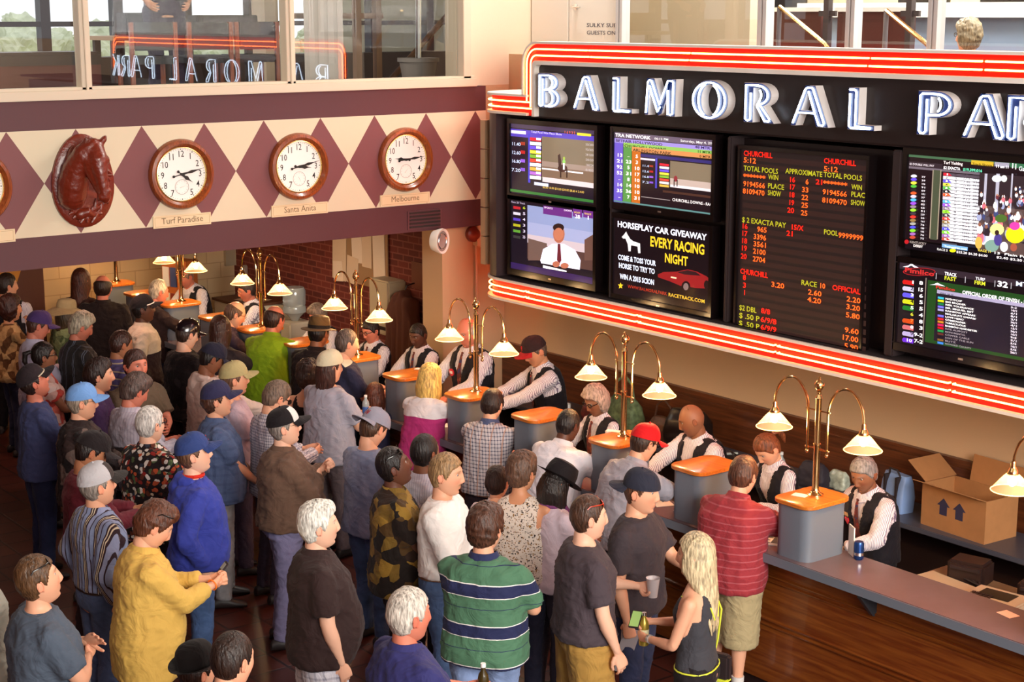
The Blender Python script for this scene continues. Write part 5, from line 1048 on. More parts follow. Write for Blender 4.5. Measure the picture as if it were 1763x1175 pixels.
def V3(*a): return Vector(a)
class Person:
    def __init__(P, label, px, py, th=90, s=1., lean=0, yaw=0, pitch=0, roll=0, g=1., b=0., fem=False, skin='light', hair=('short', '4A3426'), hat=None, top=('tee', '808080'), legs=('jeans', ('denim', '4A5A78')), armL='down', armR='down', handL='relax', handR='relax', yhead=None, twist=0, nose=1., jaw=1., fat=0., glasses=None, extra=(), grp=None, shoes='2A2424', zoff=0, seed=None, tilt=0, hs=1.13, at=None):
        P.seed = 20 + (seed if seed is not None else (int(px) * 7 + int(py)) % 9973); P.rs = np.random.RandomState(P.seed)
        P.s, P.g, P.b, P.fem, P.lean, P.twist = s, g, b, fem, R(lean), R(twist); P.skin = rgb(SK.get(skin, skin)); P.hairspec = hair; P.fat = fat; P.nose, P.jaw = nose, jaw; P.hs = hs * s
        # head frame
        nb = P.sp((0, -.005, 1.495)); up = P.spdir(V3(0, 0, 1)); neckdir = (up * .75 + V3(0, .25, 1) * .45).normalized()
        P.nb = nb; P.neck_top = nb + neckdir * .046 * s
        P.HR = (Matrix.Rotation(-R(yaw) - P.twist * .6, 4, 'Z') @ Matrix.Rotation(R(pitch), 4, 'X') @ Matrix.Rotation(R(roll), 4, 'Y'))
        P.HC = P.neck_top + neckdir * .045 * s + P.HR @ V3(0, .018, .062) * s
        crown = P.HC + P.HR @ V3(0, -.005, .142 if hat else (.122 + dict(curly=.03, afro=.03, thick=.022, wavy=.024, long=.014, bob=.016, short=.012).get(hair[0], .004))) * P.hs
        # placing
        pt = Vector(at[:3]) if at else (aty(px, py, yhead) if yhead is not None else atz(px, py, crown.z + zoff))
        if at: zoff = at[2]
        los = Vector((pt.x, pt.y)).normalized(); rg = Vector((los.y, -los.x)); dr = los * math.cos(R(th)) + rg * math.sin(R(th))
        rz = math.atan2(dr.y, dr.x) - PI / 2; cr = Matrix.Rotation(rz, 4, 'Z') @ Vector((crown.x, crown.y, 0))
        z = zoff if yhead is None else 0
        P.root = thing('person', label, 'person', (pt.x - cr.x, pt.y - cr.y, z), rz, grp)
        P.M = Matrix.Translation(P.root.location) @ Matrix.Rotation(rz, 4, 'Z')
        if yhead is not None:                                   # fit the stature to the sight line
            k = pt.z / crown.z; P.root.scale = (k, k, k); P.root.location = (pt.x - cr.x * k, pt.y - cr.y * k, 0); P.M = Matrix.Translation(P.root.location) @ Matrix.Rotation(rz, 4, 'Z') @ Matrix.Scale(k, 4); P.k = k
        P.arm(-1, armL, handL); P.arm(1, armR, handR); P.armspec = {}
        P.top, P.legs = top, legs
        P.build_body(); P.build_top(top); P.build_legs(legs, shoes)
        P.build_hair(hair, hat is not None); 
        if hat: P.build_hat(*hat)
        if glasses: P.build_glasses(glasses)
        for e in extra: getattr(P, e[0])(*e[1:])
    # spine mapping -------------------------------------------------
    def sp(P, p):
        s = P.s; x, y, z = p[0] * s, p[1] * s, p[2] * s; z0 = .98 * s; t = z - z0
        if t <= 0: return V3(x, y, z)
        T = .36 * s; k = min(t / T, 1); th = P.lean * k; tw = P.twist * k
        x, y = x * math.cos(tw) - y * math.sin(tw), x * math.sin(tw) + y * math.cos(tw)
        if P.lean == 0: return V3(x, y, z)
        def I(t_):
            tt = min(t_, T); a = P.lean * tt / T; L = T / P.lean; yy = L * (1 - math.cos(a)); zz = L * math.sin(a)
            if t_ > T: yy += (t_ - T) * math.sin(P.lean); zz += (t_ - T) * math.cos(P.lean)
            return yy, zz
        cy, cz = I(t); return V3(x, cy + y * math.cos(th), z0 + cz - y * math.sin(th))
    def spdir(P, d): return V3(d.x, d.y * math.cos(P.lean) + d.z * math.sin(P.lean), d.z * math.cos(P.lean) - d.y * math.sin(P.lean))
    def arm(P, sd, spec, pose):
        s = P.s; w = (.172 if P.fem else .19) * (.5 + .5 * P.g); S_ = P.sp((sd * w, -.005, 1.405)); L1, L2 = .285 * s, .262 * s
        hint = V3(sd * .55, -.5, -.8); back = V3(sd, 0, 0)
        T = dict(down=(.27, .02, .865), back=(.25, -.08, .86), front=(.05, .27, .96), hold=(.07, .33, 1.16), phone=(.045, .36, 1.24), pocket=(.215, .03, .93), crossed=(.0, .2, 1.27), crossed2=(.03, .195, 1.2), counter=(.19, .47, 1.13), counter2=(.10, .5, 1.12), chin=(.02, .18, 1.44), low=(.09, .24, .90), work=(.14, .4, 1.1), reach=(.12, .55, 1.16), up=(.16, .3, 1.42))
        if isinstance(spec, str): t = T[spec]
        else: t = spec
        if spec in ('crossed', 'crossed2'): hint = V3(sd * .6, .25, -.9); back = V3(0, .8, .5)
        if spec in ('counter', 'counter2', 'work', 'reach'): hint = V3(sd * .8, -.3, -.3); back = V3(sd * .2, 0, 1)
        if spec in ('hold', 'phone', 'front', 'low', 'chin', 'up') or not isinstance(spec, str): hint = V3(sd * .5, -.25, -.9); back = V3(sd * .8, .3, -.15)
        g_ = 1 + (P.g - 1) * .5 + P.b * .8; t = V3(t[0] * sd, t[1] * (g_ if t[1] > .1 else 1), t[2]) * s
        if isinstance(spec, str) and spec in ('down', 'back', 'pocket'): t.x *= (.5 + .5 * P.g) * (.95 if P.fem else 1); t += V3(0, S_.y * .9, 0)
        d = t - S_; D = min(d.length, (L1 + L2) * .985); d.normalize(); t = S_ + d * D
        a = (L1 * L1 - L2 * L2 + D * D) / (2 * D); h = math.sqrt(max(L1 * L1 - a * a, 1e-6)); hp_ = hint - d * hint.dot(d); hp_.normalize(); E_ = S_ + d * a + hp_ * h
        f = (t - E_).normalized(); bk = (back - f * back.dot(f)).normalized(); 
        xa = f.cross(bk)                                         # local x
        Mh = Matrix.Translation(t) @ Matrix((xa, f, bk)).transposed().to_4x4()
        if not hasattr(P, 'A'): P.A = {}
        P.A[sd] = (S_, E_, t, Mh, pose)
    def hold(P, fn, sd, dy=.085, dz=-.035, up=-.06):
        p = P.grip(sd, dy, dz).translation; return fn(p.x, p.y, p.z + up)
    def grip(P, sd, dy=.085, dz=-.035):
        """world matrix of the middle of the closed hand"""
        Mh = P.A[sd][3] @ Matrix.Translation((0, dy * P.s, dz * P.s)); return P.M @ Mh
    def ring(P, z, rx, ry, yo=0, n=22, e=2.5):
        out = []
        for k in range(n):
            a = 2 * PI * k / n; c, s_ = math.cos(a), math.sin(a); rr = (abs(c) ** e + abs(s_) ** e) ** (-1 / e); out.append(P.sp((rx * rr * c, yo + ry * rr * s_, z)))
        return out
    def torso(P, off=0., z0=.84, z1=1.5, hang=0):
        g, b = P.g, P.b
        if P.fem: tab = [(.82, .165, .118, 0), (.93, .178, .122, -.005), (1.06, .142, .102, 0), (1.13, .136, .1, 0), (1.24, .15, .112, .01), (1.31, .158, .122, .015), (1.38, .158, .105, .0), (1.43, .145, .085, -.005), (1.46, .112, .074, -.005), (1.495, .064, .06, -.005)]
        else: tab = [(.82, .16, .115, 0), (.93, .168, .12, 0), (1.06, .16, .112, 0), (1.14, .162, .115, 0), (1.24, .172, .122, .005), (1.33, .182, .125, .005), (1.39, .182, .112, 0), (1.43, .172, .1, -.005), (1.462, .132, .088, -.008), (1.5, .08, .074, -.005)]
        rs = []; zs = sorted(set([z0, z1] + [t[0] for t in tab if z0 < t[0] < z1] + [z for z in (.88, .98, 1.02, 1.1, 1.18, 1.28) if z0 < z < z1]))
        T = np.array(tab)
        for z in zs:
            rx, ry, yo = (np.interp(z, T[:, 0], T[:, i]) for i in (1, 2, 3)); k = 1 if z < 1.42 else max(0, 1 - (z - 1.42) / .08)
            gx = 1 + (g - 1) * (.35 + .65 * k) * (1 if z < 1.35 else .6); rx *= gx; ry *= gx
            bb = b * float(gau(np.array(z - 1.08), .17)); ry += bb * .5; yo += bb * .5; rx += bb * .25
            o_ = off
            if hang and z < 1.2: rx = max(rx, (.165 if not P.fem else .155) * gx + hang * .4); o_ = off + hang * min(1, (1.2 - z) / .25)
            if z > 1.44: o_ = min(off, .016)
            rs.append(P.ring(z, rx + o_, ry + o_, yo))
        return rs
    def limb(P, mb, pts, rs, n=12):
        mb.tube(pts, [r * P.s for r in rs], n); mb.sphere(pts[0], rs[0] * P.s * .99, 10); mb.sphere(pts[-1], rs[-1] * P.s * .99, 10)
    def legpts(P, sd):
        s = P.s; r = np.random.RandomState(P.seed + sd); fx = .115 + r.uniform(-.01, .03); fy = r.uniform(-.06, .06)
        return [V3(sd * .088 * P.g, 0, .92) * s, V3(sd * (.092 + .3 * (fx - .09)), .02 + fy * .4, .50) * s, V3(sd * fx, -.01 + fy, .09) * s]
    def build_body(P):
        s = P.s; f = .86 if P.fem else 1; gg = .6 + .4 * P.g; mb = MB(); mb.rings(P.torso(0 if P.top[0] == 'tank' else -.012, .84, 1.5))
        for sd in (-1, 1):
            S_, E_, t, Mh, pose = P.A[sd]; P.limb(mb, [P.sp((sd * .08, -.01, 1.42)), S_], [.042 * f, .048 * f])
            m1 = S_.lerp(E_, .45); m2 = E_.lerp(t, .3)
            P.limb(mb, [S_, m1, E_], [.052 * f * gg, .048 * f * gg, .04 * f * gg]); P.limb(mb, [E_, m2, E_.lerp(t, .7), t], [.04 * f * gg, .042 * f * gg, .033 * f, .0255 * f])
            h, k, a = P.legpts(sd); P.limb(mb, [h, h.lerp(k, .4), k], [.088, .078, .055]); P.limb(mb, [k, k.lerp(a, .3), a.lerp(k, .3), a], [.053, .058, .042, .036])
        P.limb(mb, [P.nb - V3(0, 0, .04) * s, P.nb, P.neck_top + P.HR @ V3(0, -.01, -.01) * s, P.HC + P.HR @ V3(0, -.02, -.04) * s], [.074 * f, .067 * f, .061 * f, .06 * f])
        me = fuse(mb, .0145, 3, .6); bv = getv(me).copy(); bf = [tuple(p.vertices) for p in me.polygons]; bpy.data.meshes.remove(me)
        out = MB(); out.v = [tuple(v) for v in bv]; out.f = bf; sk = np.array(P.skin); out.c = [tuple(sk * .97)] * len(bv)
        # head
        H = head_shape(LO, LA, P.nose, P.jaw, P.fat, 1. if P.fem else 0.).reshape(-1, 3); P.H = H; x, y, z = H.T; fr = sst(.02, .06, y)
        hc = np.array(rgb(P.hairspec[1])); c = np.tile(sk, (len(H), 1))
        def mixc(c, m, t): m = np.clip(m, 0, 1)[:, None]; return c * (1 - m) + np.array(t) * m
        redder = sk * np.array([1.0, .62, .6]); c = mixc(c, .45 * fr * (gau(np.abs(x) - .042, .02) * gau(z + .02, .022) + gau(x, .014) * gau(z + .03, .012)), redder)
        if not P.fem: c = mixc(c, .22 * fr * sst(-.035, -.07, z), sk * .6 + hc * .1)
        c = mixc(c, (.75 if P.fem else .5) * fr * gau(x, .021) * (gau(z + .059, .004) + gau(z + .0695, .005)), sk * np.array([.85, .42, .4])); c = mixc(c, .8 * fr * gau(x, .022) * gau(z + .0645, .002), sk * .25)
        br = fr * gau((np.abs(x) - .031) / 1., .017) * gau(z - .036 + .12 * (np.abs(x) - .03) ** 1, .0045); c = mixc(c, br * .9, hc * .8)
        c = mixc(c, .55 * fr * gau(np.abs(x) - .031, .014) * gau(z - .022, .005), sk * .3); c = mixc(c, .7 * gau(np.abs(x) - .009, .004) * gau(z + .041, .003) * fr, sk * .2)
        if P.hairspec[0] == 'mustache' or len(P.hairspec) > 2 and 'm' in P.hairspec[2]: c = mixc(c, fr * 1.2 * gau(x, .024) * gau(z + .05, .006), hc)
        if len(P.hairspec) > 2 and 'b' in P.hairspec[2]: c = mixc(c, .75 * sst(-.045, -.07, z) * sst(-.02, .01, y) * (1 - gau(x, .02) * gau(z + .065, .008)), hc)
        def addpart(v, fc, col):
            v = np.asarray(v) * P.hs; M_ = np.array(P.HR.to_3x3()); w = v @ M_.T + np.array(P.HC); o = len(out.v); out.v += [tuple(q) for q in w]; out.f += [tuple(i + o for i in ff) for ff in fc]
            out.c += [tuple(q) for q in col] if hasattr(col[0], '__len__') else [tuple(col)] * len(v)
        addpart(H, GF, c)
        for sd in (-1, 1):
            e = MB().sphere((0, 0, 0), (.0125, .0125, .0115), 12); ev = np.array([tuple(q) for q in e.v]); yy = float(np.interp(0, [0, 1], [.0715, 0]))
            col = [(.62, .58, .55)] * len(ev); 
            for i, q in enumerate(ev):
                if q[1] > .0105: col[i] = (.03, .02, .015)
            addpart(ev + [sd * .031, .0695 - .003, .0155], e.f, col)
            e = MB(); e.sphere((0, 0, 0), (.006, .018, .029), 10); e.tube([(.003, .012 * math.cos(a) * 1.25, .027 * math.sin(a)) for a in [R(-70 + 25 * k) for k in range(11)]], .0042, 6)
            ev = np.array([tuple(q) for q in e.v]); ev[:, 0] *= sd; rr_ = R(18); ev2 = ev.copy(); ev2[:, 0] = ev[:, 0] - sd * ev[:, 1] * -.0 + sd * np.maximum(0, -ev[:, 1]) * .45
            addpart(ev2 + [sd * .0795, -.012, -.002], e.f, tuple(sk * np.array([1, .82, .8])))
        for sd in (-1, 1):
            S_, E_, t, Mh, pose = P.A[sd]; hv, hf = HANDS[pose]; hv = hv * (.9 if P.fem else 1) * s * 1.02; 
            if sd < 0: hv = hv * np.array([-1, 1, 1]); 
            # for the right hand local x must point to the thumb side
            w = hv * np.array([-1, 1, 1]) if False else hv
            M_ = np.array(Mh.to_3x3()); w = w @ M_.T + np.array(Mh.translation); o = len(out.v); out.v += [tuple(q) for q in w]; ff = [tuple(i + o for i in q) for q in hf]; out.f += ff; out.c += [tuple(sk * np.array([1, .93, .9]))] * len(w)
        out.build('body', SKIN, P.root, smooth=False); o = P.root.children[-1] if P.root.children else None
        for o in P.root.children: o.data.polygons.foreach_set('use_smooth', [True] * len(o.data.polygons))
    def garment(P, name, mb, m, vox=.0135, smooth=8, wr=.006, k=26, seed=0, cut=None):
        me = fuse(mb, vox, smooth, .55, name); v = getv(me).astype('f8'); n = getn(me).astype('f8'); q = v * np.array([1.25, 1.25, .6]); r = ripple(q, P.seed + seed, k) * 1.1 + .6 * ripple(v, P.seed + seed + 5, k * 2.1); rd = ripple(v * np.array([1, 1, 1.6]), P.seed + seed + 11, k * .9, 4); r = r + .9 * (1 - np.abs(rd) * 3.2).clip(0, 1) ** 2 - .3
        amp = wr * np.ones(len(v)); v2 = v + n * (r * amp)[:, None]
        if cut is not None: msk = cut(v); v2 = v2 - n * (msk * .035)[:, None]
        setv(me, v2); return link(name, me, m, P.root)
    def build_top(P, top):
        kind, spec = top[0], top[1]; o = dict(top[2]) if len(top) > 2 else {}; m = cloth(spec); s = P.s; f = .88 if P.fem else 1; gg = .6 + .4 * P.g
        long_ = kind in ('long', 'button', 'jacket', 'hoodie', 'clerk'); off = dict(tee=.016, polo=.018, long=.016, button=.02, jacket=.034, hoodie=.03, clerk=.014, tank=.007, camp=.022)[kind]
        hem = o.get('hem', .86 if kind not in ('clerk',) else 1.0); hang = o.get('hang', .022 if kind not in ('tank', 'clerk') else 0)
        if o.get('tuck'): hem, hang = .99, .006
        mb = MB(); mb.rings(P.torso(off, hem, 1.496, hang)); lo = .018 if kind not in ('jacket', 'hoodie') else .02
        if kind != 'tank':
            for sd in (-1, 1):
                S_, E_, t, Mh, _ = P.A[sd]; P.limb(mb, [P.sp((sd * .085, -.01, 1.432)), S_], [.048 * f + lo, .05 * f + lo])
                if long_:
                    roll = o.get('roll', 0); e2 = E_.lerp(t, .93 - roll * .55)
                    P.limb(mb, [S_, S_.lerp(E_, .5), E_], [.053 * f * gg + lo, .052 * f * gg + lo, .05 * f * gg + lo]); mb.tube([E_, E_.lerp(e2, .5), e2.lerp(E_, .12), e2], [(r + lo) * s for r in (.048 * f * gg, .044 * f, .036 * f + .006, .034 * f)], 12)
                else:
                    sl = o.get('sleeve', .78 if not P.fem else .55); e1 = S_.lerp(E_, sl); mb.tube([S_, S_.lerp(E_, sl * .5), e1], [(r + lo) * s for r in (.053 * f * gg, .056 * f * gg, .062 * f * gg)], 12)
        cut = None
        if kind == 'tank':
            dr = Matrix.Identity(3)
            zn = 1.36; 
            def cut(v, P=P):
                # rough unbent height : tank tops are worn upright here
                z = v[:, 2] / P.s; ax = np.abs(v[:, 0]) / P.s
                lim = np.where(v[:, 1] > 0, 1.33, 1.36) + .10 * gau(ax - .095, .03) + (.09 if o.get('full') else 0)
                return np.clip((z - lim) / .012, 0, 1) + np.clip((ax - (.16 if o.get('full') else .135)) / .01, 0, 1) * (z > 1.3)
            for sd in (-1, 1): P.limb(mb, [P.sp((sd * .05, 0, 1.43)), P.sp((sd * .12, 0, 1.425))], [.055 * f, .05 * f])
        P.garment('shirt' if kind not in ('jacket', 'hoodie') else kind, mb, m, .0135, 9, dict(tank=.002, jacket=.009, hoodie=.009).get(kind, .0065), cut=cut)
        P.off = off
        cm = cloth(o['collar']) if 'collar' in o else m
        if kind in ('polo', 'button', 'camp', 'clerk', 'jacket') and not o.get('nocollar'):
            mb = MB(); r0 = .088 if not P.fem else .073; rs = []
            for z, rr in ((1.475, r0 * 1.28), (1.5, r0 * 1.02), (1.525, r0 * .9), (1.528, r0 * .84), (1.5, r0 * .86), (1.47, r0 * .95)):
                ring = P.ring(z, rr, rr * .98, .0, 24, 2.1)
                for k in range(24):
                    fr = max(0, math.sin(2 * PI * k / 24)); ring[k] = ring[k] + P.spdir(V3(0, 0, -.028 * fr * fr * s)) + P.spdir(V3(0, .008 * fr * s, 0))
                rs.append(ring)
            mb.rings(rs, cap0=False, cap1=False); n = len(rs[0]); mb.f += [((len(rs) - 1) * n + j, (len(rs) - 1) * n + (j + 1) % n, (j + 1) % n, j) for j in range(n)]
            mb.build('collar', cm, P.root, smooth=True)
        elif kind in ('tee', 'long') and not o.get('nocollar'):
            ring = P.ring(1.49, .083 if not P.fem else .069, .079 if not P.fem else .066, .0, 24, 2.1); ring = [q + P.spdir(V3(0, 0, -.02 * max(0, math.sin(2 * PI * k / 24)) * s)) for k, q in enumerate(ring)]
            MB().tube(ring, .0075 * s, 6, closed=True).build('neckband', cm, P.root, smooth=True)
        if kind == 'hoodie':
            mb = MB(); c0 = P.sp((0, -.085, 1.47)); 
            for a in range(-4, 5): q = P.sp((.1 * math.sin(a * .35), -.02 - .075 * math.cos(a * .35), 1.49 - .012 * abs(a) * .3)); mb.sphere(q, .042 * s, 10)
            mb.sphere(P.sp((0, -.12, 1.42)), (.085 * s, .05 * s, .075 * s), 12); P.garment('hood', mb, m, .012, 3, .006)
            if 'inner' in o: MB().tube(P.ring(1.51, .066, .066, .0, 20, 2.1), .013 * s, 8, closed=True).build('undershirt_collar', cloth(o['inner']), P.root, smooth=True)
        if kind == 'clerk':
            vm = cloth('15121A'); mb = MB(); mb.rings(P.torso(off + .022, .93, 1.475, .0))
            for sd in (-1, 1): P.limb(mb, [P.sp((sd * .09, -.005, 1.437)), P.sp((sd * .15, -.005, 1.43))], [.07 * f, .066 * f])
            def vcut(v, P=P):
                Minv = v.copy(); ax = np.abs(v[:, 0]) / P.s; 
                # front opening in the bent frame
                c0 = np.array(P.sp((0, 0, 1.2))); nrm = np.array(P.spdir(V3(0, 1, 0))); upd = np.array(P.spdir(V3(0, 0, 1))); a = (v - c0) @ nrm / P.s; h = (v - c0) @ upd / P.s + 1.2
                return np.where((a > .03) & (ax < np.clip((h - 1.14) * .36, 0, .08)), 1., 0.) + np.clip((ax - .165 * (.5 + .5 * P.g)) / .01, 0, 1) * (h > 1.25)
            P.garment('vest', mb, vm, .009, 5, .003, seed=9, cut=vcut)
            if not o.get('notie'):
                mb = MB(); rs = []
                for z, w in ((1.47, .016), (1.455, .02), (1.435, .015), (1.3, .03), (1.16, .038), (1.12, .004)):
                    yo = .11 + (.03 if z < 1.42 else 0) + off + P.b * .5 * float(gau(np.array(z - 1.08), .17)) * 1.4 + (.01 if z < 1.35 else 0)
                    if z > 1.44: yo = .108
                    rs.append([P.sp((x_, yo + dy, z)) for x_, dy in ((-w, 0), (0, .008), (w, 0), (0, -.006))])
                mb.rings(rs).build('tie', cloth(('print', '5A2A28', '8A4A30', '30305A', '7A2A28')), P.root, smooth=True)
            if 'badge' in o:
                c_ = P.sp((.095, .135 * (.6 + .4 * P.g) + off + .02, 1.27)); Mb = Matrix.Translation(c_) @ Matrix((V3(1, 0, 0), P.spdir(V3(0, 0, 1)), -P.spdir(V3(0, 1, 0)))).transposed().to_4x4() @ Matrix.Scale(-1, 4, (0, 0, 1)) @ Matrix.Scale(s, 4)
                if o['badge'] == 'round': MB().lathe([(.034, -.002), (.036, .006), (.030, .008)], n=20, M=Mb).build('badge', mat('badge_red', 'C8202A', .4), P.root, smooth=True); MB().box(-.02, .02, -.012, .014, .008, .010, Mb).build('badge_panel', MW['white'], P.root)
                else: MB().poly([(-.022, .03), (.022, .03), (.022, 0), (0, -.028), (-.022, 0)], 0, .008, Mb).build('badge', mat('badge_red', 'C8202A', .4), P.root); MB().box(-.02, .02, .045, .075, 0, .006, Mb).build('name_tag', mat('tag_gold', 'B08850', .4), P.root)
            if o.get('apron'): pass
    def build_legs(P, legs, shoes):
        kind, spec = legs; m = cloth(spec); s = P.s; mb = MB(); f = .92 if P.fem else 1; mb.rings(P.torso(.007, .86, 1.01))
        zc = dict(jeans=.07, slim=.09, shorts=.46, cargo=.42)[kind]; lo = dict(jeans=.016, slim=.015, shorts=.026, cargo=.034)[kind]
        for sd in (-1, 1):
            h, k, a = P.legpts(sd)
            if kind in ('jeans', 'slim'): mb.tube([h, h.lerp(k, .4), k, k.lerp(a, .5), a + V3(0, 0, -.02)], [(r * f + lo) * s for r in (.092 * (.6 + .4 * P.g), .084 * (.7 + .3 * P.g), .06, .054, .05 if kind == 'jeans' else .04)], 14)
            else: e_ = h.lerp(k, (.92 * s - zc * s) / (.42 * s)) if zc > .5 else k + (a - k) * ((.5 - zc) / .41); mb.tube([h, h.lerp(k, .5), e_], [(r + lo) * s for r in (.092 * P.g, .085 * P.g, .078 * P.g)], 14)
            mb.sphere(h, .097 * s * (.6 + .4 * P.g), 10)
        P.garment('trousers' if kind in ('jeans', 'slim') else 'shorts', mb, m, .015, 2, .006, 24, 3)
        sm = mat('shoe_' + shoes, shoes, .5)
        for sd in (-1, 1):
            a = P.legpts(sd)[2]; mb = MB(); rs = []
            for y, w, h in ((-.085, .02, .05), (-.075, .034, .075), (-.03, .038, .1), (.03, .042, .09), (.09, .048, .062), (.15, .044, .045), (.18, .024, .03)):
                rs.append([V3(a.x + w * s * math.cos(t) + sd * .01 * (y + .08), a.y + y * s, (.002 + max(0, (h * (.5 + .5 * math.sin(t)))) ) * s) for t in [2 * PI * k / 12 for k in range(12)]])
            mb.rings(rs).build('shoe', sm, P.root, smooth=True)
            if kind in ('shorts', 'cargo'): mb = MB().tube([a + V3(0, 0, -.02 * s), a + V3(0, 0, .09 * s)], [.042 * s, .046 * s], 12); mb.build('sock', mat('sock_white', 'D8D4D0', .9), P.root, smooth=True)
    def hp(P, v): return P.HC + P.HR @ (V3(*v) * P.hs)
    def build_hair(P, hair, hatted):
        st, c = hair[0], hair[1]
        if st in ('bare', 'none'): return
        m = hairmat(c); H = P.H; x, y, z = H.T; N = H / np.array([.080 ** 2, .097 ** 2, .122 ** 2]); N /= np.linalg.norm(N, axis=1)[:, None]
        hl = np.interp(y, [-.1, -.06, -.032, -.018, .0, .014, .03, .05, .075, .1], [-.078, -.075, -.055, .012, .022, -.012, .012, .05, .062, .068])
        th = dict(short=.011, buzz=.0035, balding=.009, wavy=.02, curly=.028, long=.014, crop=.007, bob=.016, afro=.03, pony=.01, thick=.018, mullet=.012)[st]
        if st in ('long', 'bob', 'curly') : hl = np.interp(y, [-.1, -.02, .02, .04, .06, .1], [-.1, -.1, -.07, .03, .06, .066])
        mask = sst(-.004, .008, z - hl)
        if st == 'balding': mask = mask * (1 - sst(.045, .075, z + .25 * y)); th_ = .008
        rec = hair[3] if len(hair) > 3 else 0
        if rec: mask *= 1 - rec * sst(.02, .06, y) * sst(.05, .08, z)
        nz = ripple(H, P.seed, 70) * .5 + ripple(H * np.array([1, 1, .35]), P.seed + 3, 190) * .5
        amp = dict(buzz=.0005, crop=.002, balding=.003, short=.006, wavy=.014, curly=.018, afro=.01, thick=.010, long=.004, bob=.006).get(st, .004)
        t = th * (1 + .35 * sst(.03, .1, z)); 
        if st in ('thick', 'wavy'): t = t * (1 + .5 * sst(.0, .07, y) * sst(.06, .09, z))
        if hatted: t = np.where(z > .035, .003, t * .8)
        v = H + N * ((t + nz * amp) * mask - .005 * (1 - mask))[:, None]
        M_ = np.array(P.HR.to_3x3()); w = v * P.hs @ M_.T + np.array(P.HC); me = bpy.data.meshes.new('hair'); keep = mask.reshape(NLAT, NLON) > .01
        me.from_pydata([tuple(q) for q in w], [], GF); link('hair', me, m, P.root)
        if st in ('long', 'bob', 'mullet', 'pony') or (len(hair) > 4):
            L = dict(long=.36, bob=.13, mullet=.10, pony=.0).get(st, .2); mb = MB(); r = np.random.RandomState(P.seed + 2)
            if st == 'pony':
                mb.tube([P.hp((0, -.1, .06)), P.hp((0, -.15, .05)), P.hp((0, -.16, -.02)), P.hp((0, -.14, -.08))], [.018, .028, .024, .006], 8)
            else:
                n = 46 if st == 'long' else 34
                for i in range(n):
                    a = R(-118 + 236 * i / (n - 1)) if st != 'mullet' else R(-85 + 170 * i / (n - 1)); jit = r.uniform(-1, 1)
                    x0, y0 = .078 * math.sin(a), -.088 * math.cos(a) - .006; p0 = P.hp((x0 * .8, y0 * .8, .07)); p1 = P.hp((x0 * 1.08, y0 * 1.08, .0)); ll = L * (1 + .12 * jit)
                    sh = 1.12 if st == 'bob' else 1.0; q1 = P.hp((x0 * 1.1 * sh, y0 * 1.1, -.06)); dn = V3(0, 0, -1); bk = P.spdir(V3(0, -1, 0))
                    q2 = q1 + dn * ll * .5 * P.s + bk * .02 * (1 if st == 'long' else 0) * P.s; q3 = q1 + dn * ll * P.s + bk * .015 * P.s + V3(-x0 * .25, 0, 0)
                    if st == 'long': q2.y = min(q2.y, P.nb.y - .055); q3.y = min(q3.y, P.nb.y - .10)
                    mb.tube([p0, p1, q1, q2, q3], [.012, .0145, .0145, .012, .004], 7)
            me = fuse(mb, .0065, 1, .4, 'hair_lengths'); link('hair_lengths', me, m, P.root)
    def build_hat(P, kind, c, *opt):
        o = dict(opt[0]) if opt else {}; cm = cloth(c) if not o.get('gloss') else mat('gloss_' + str(c), c, .2, coat=.5); bk = -1 if o.get('back') else 1; ti = Matrix.Rotation(R(o.get('tilt', 0)), 4, 'X'); tz = Matrix.Rotation(R(o.get('turn', 0)), 4, 'Z')
        def W(v):
            q = tz @ ti @ V3(v[0], v[1] * bk, v[2]); return P.HC + P.HR @ (q * P.hs)
        if kind == 'cap':
            n = 28; rs = []
            for i in range(9):
                t = (PI / 2) * i / 8.6; ct, st_ = math.cos(t), math.sin(t)
                rs.append([W((.087 * math.sin(a) * ct ** .7, (.108 * math.cos(a)) * ct ** .7 - .002, .036 + .103 * st_ ** 1.05 + .006 * math.cos(a))) for a in [2 * PI * k / n for k in range(n)]])
            mb = MB().rings(rs, cap0=False); fc = len(mb.f)
            if 'front' in o:
                mb.mi = [1 if ((j % n) in (0, 1, 2, 3, n - 1, n - 2, n - 3, n - 4)) and j < 6 * n else 0 for j in range(fc)]; cr = mb.build('cap', [cm, cloth(o['front'])], P.root, smooth=True)
            else: cr = mb.build('cap', cm, P.root, smooth=True)
            MB().sphere(W((0, 0, .142)), .007 * P.hs, 8).build('button', cm, cr, smooth=True)
            mb = MB(); nu, nv = 13, 6; vs = []
            for lay in (0, 1):
                for j in range(nv):
                    for i in range(nu):
                        u = -1 + 2 * i / (nu - 1); v = j / (nv - 1); an = u * R(56); R0 = .108 + .078 * v * math.sqrt(max(0, 1 - (u * .92) ** 2)) ** .8
                        x_ = .087 / .108 * R0 * math.sin(an) * (1 - .08 * v); y_ = R0 * math.cos(an); vs.append(W((x_, y_, .042 - .024 * u * u * (.4 + v * .6) - .012 * v - lay * .004 + .006)))
            f = []; A = nu * nv
            for j in range(nv - 1):
                for i in range(nu - 1):
                    a = j * nu + i; f += [(a, a + 1, a + nu + 1, a + nu), (A + a, A + a + nu, A + a + nu + 1, A + a + 1)]
            per = [i for i in range(nu)] + [j * nu + nu - 1 for j in range(1, nv)] + [(nv - 1) * nu + i for i in range(nu - 2, -1, -1)] + [j * nu for j in range(nv - 2, 0, -1)]
            for i in range(len(per)): a, b = per[i], per[(i + 1) % len(per)]; f.append((a, A + a, A + b, b))
            mb.add(vs, f); mb.build('brim', cloth(o['brim']) if 'brim' in o else cm, cr, smooth=True)
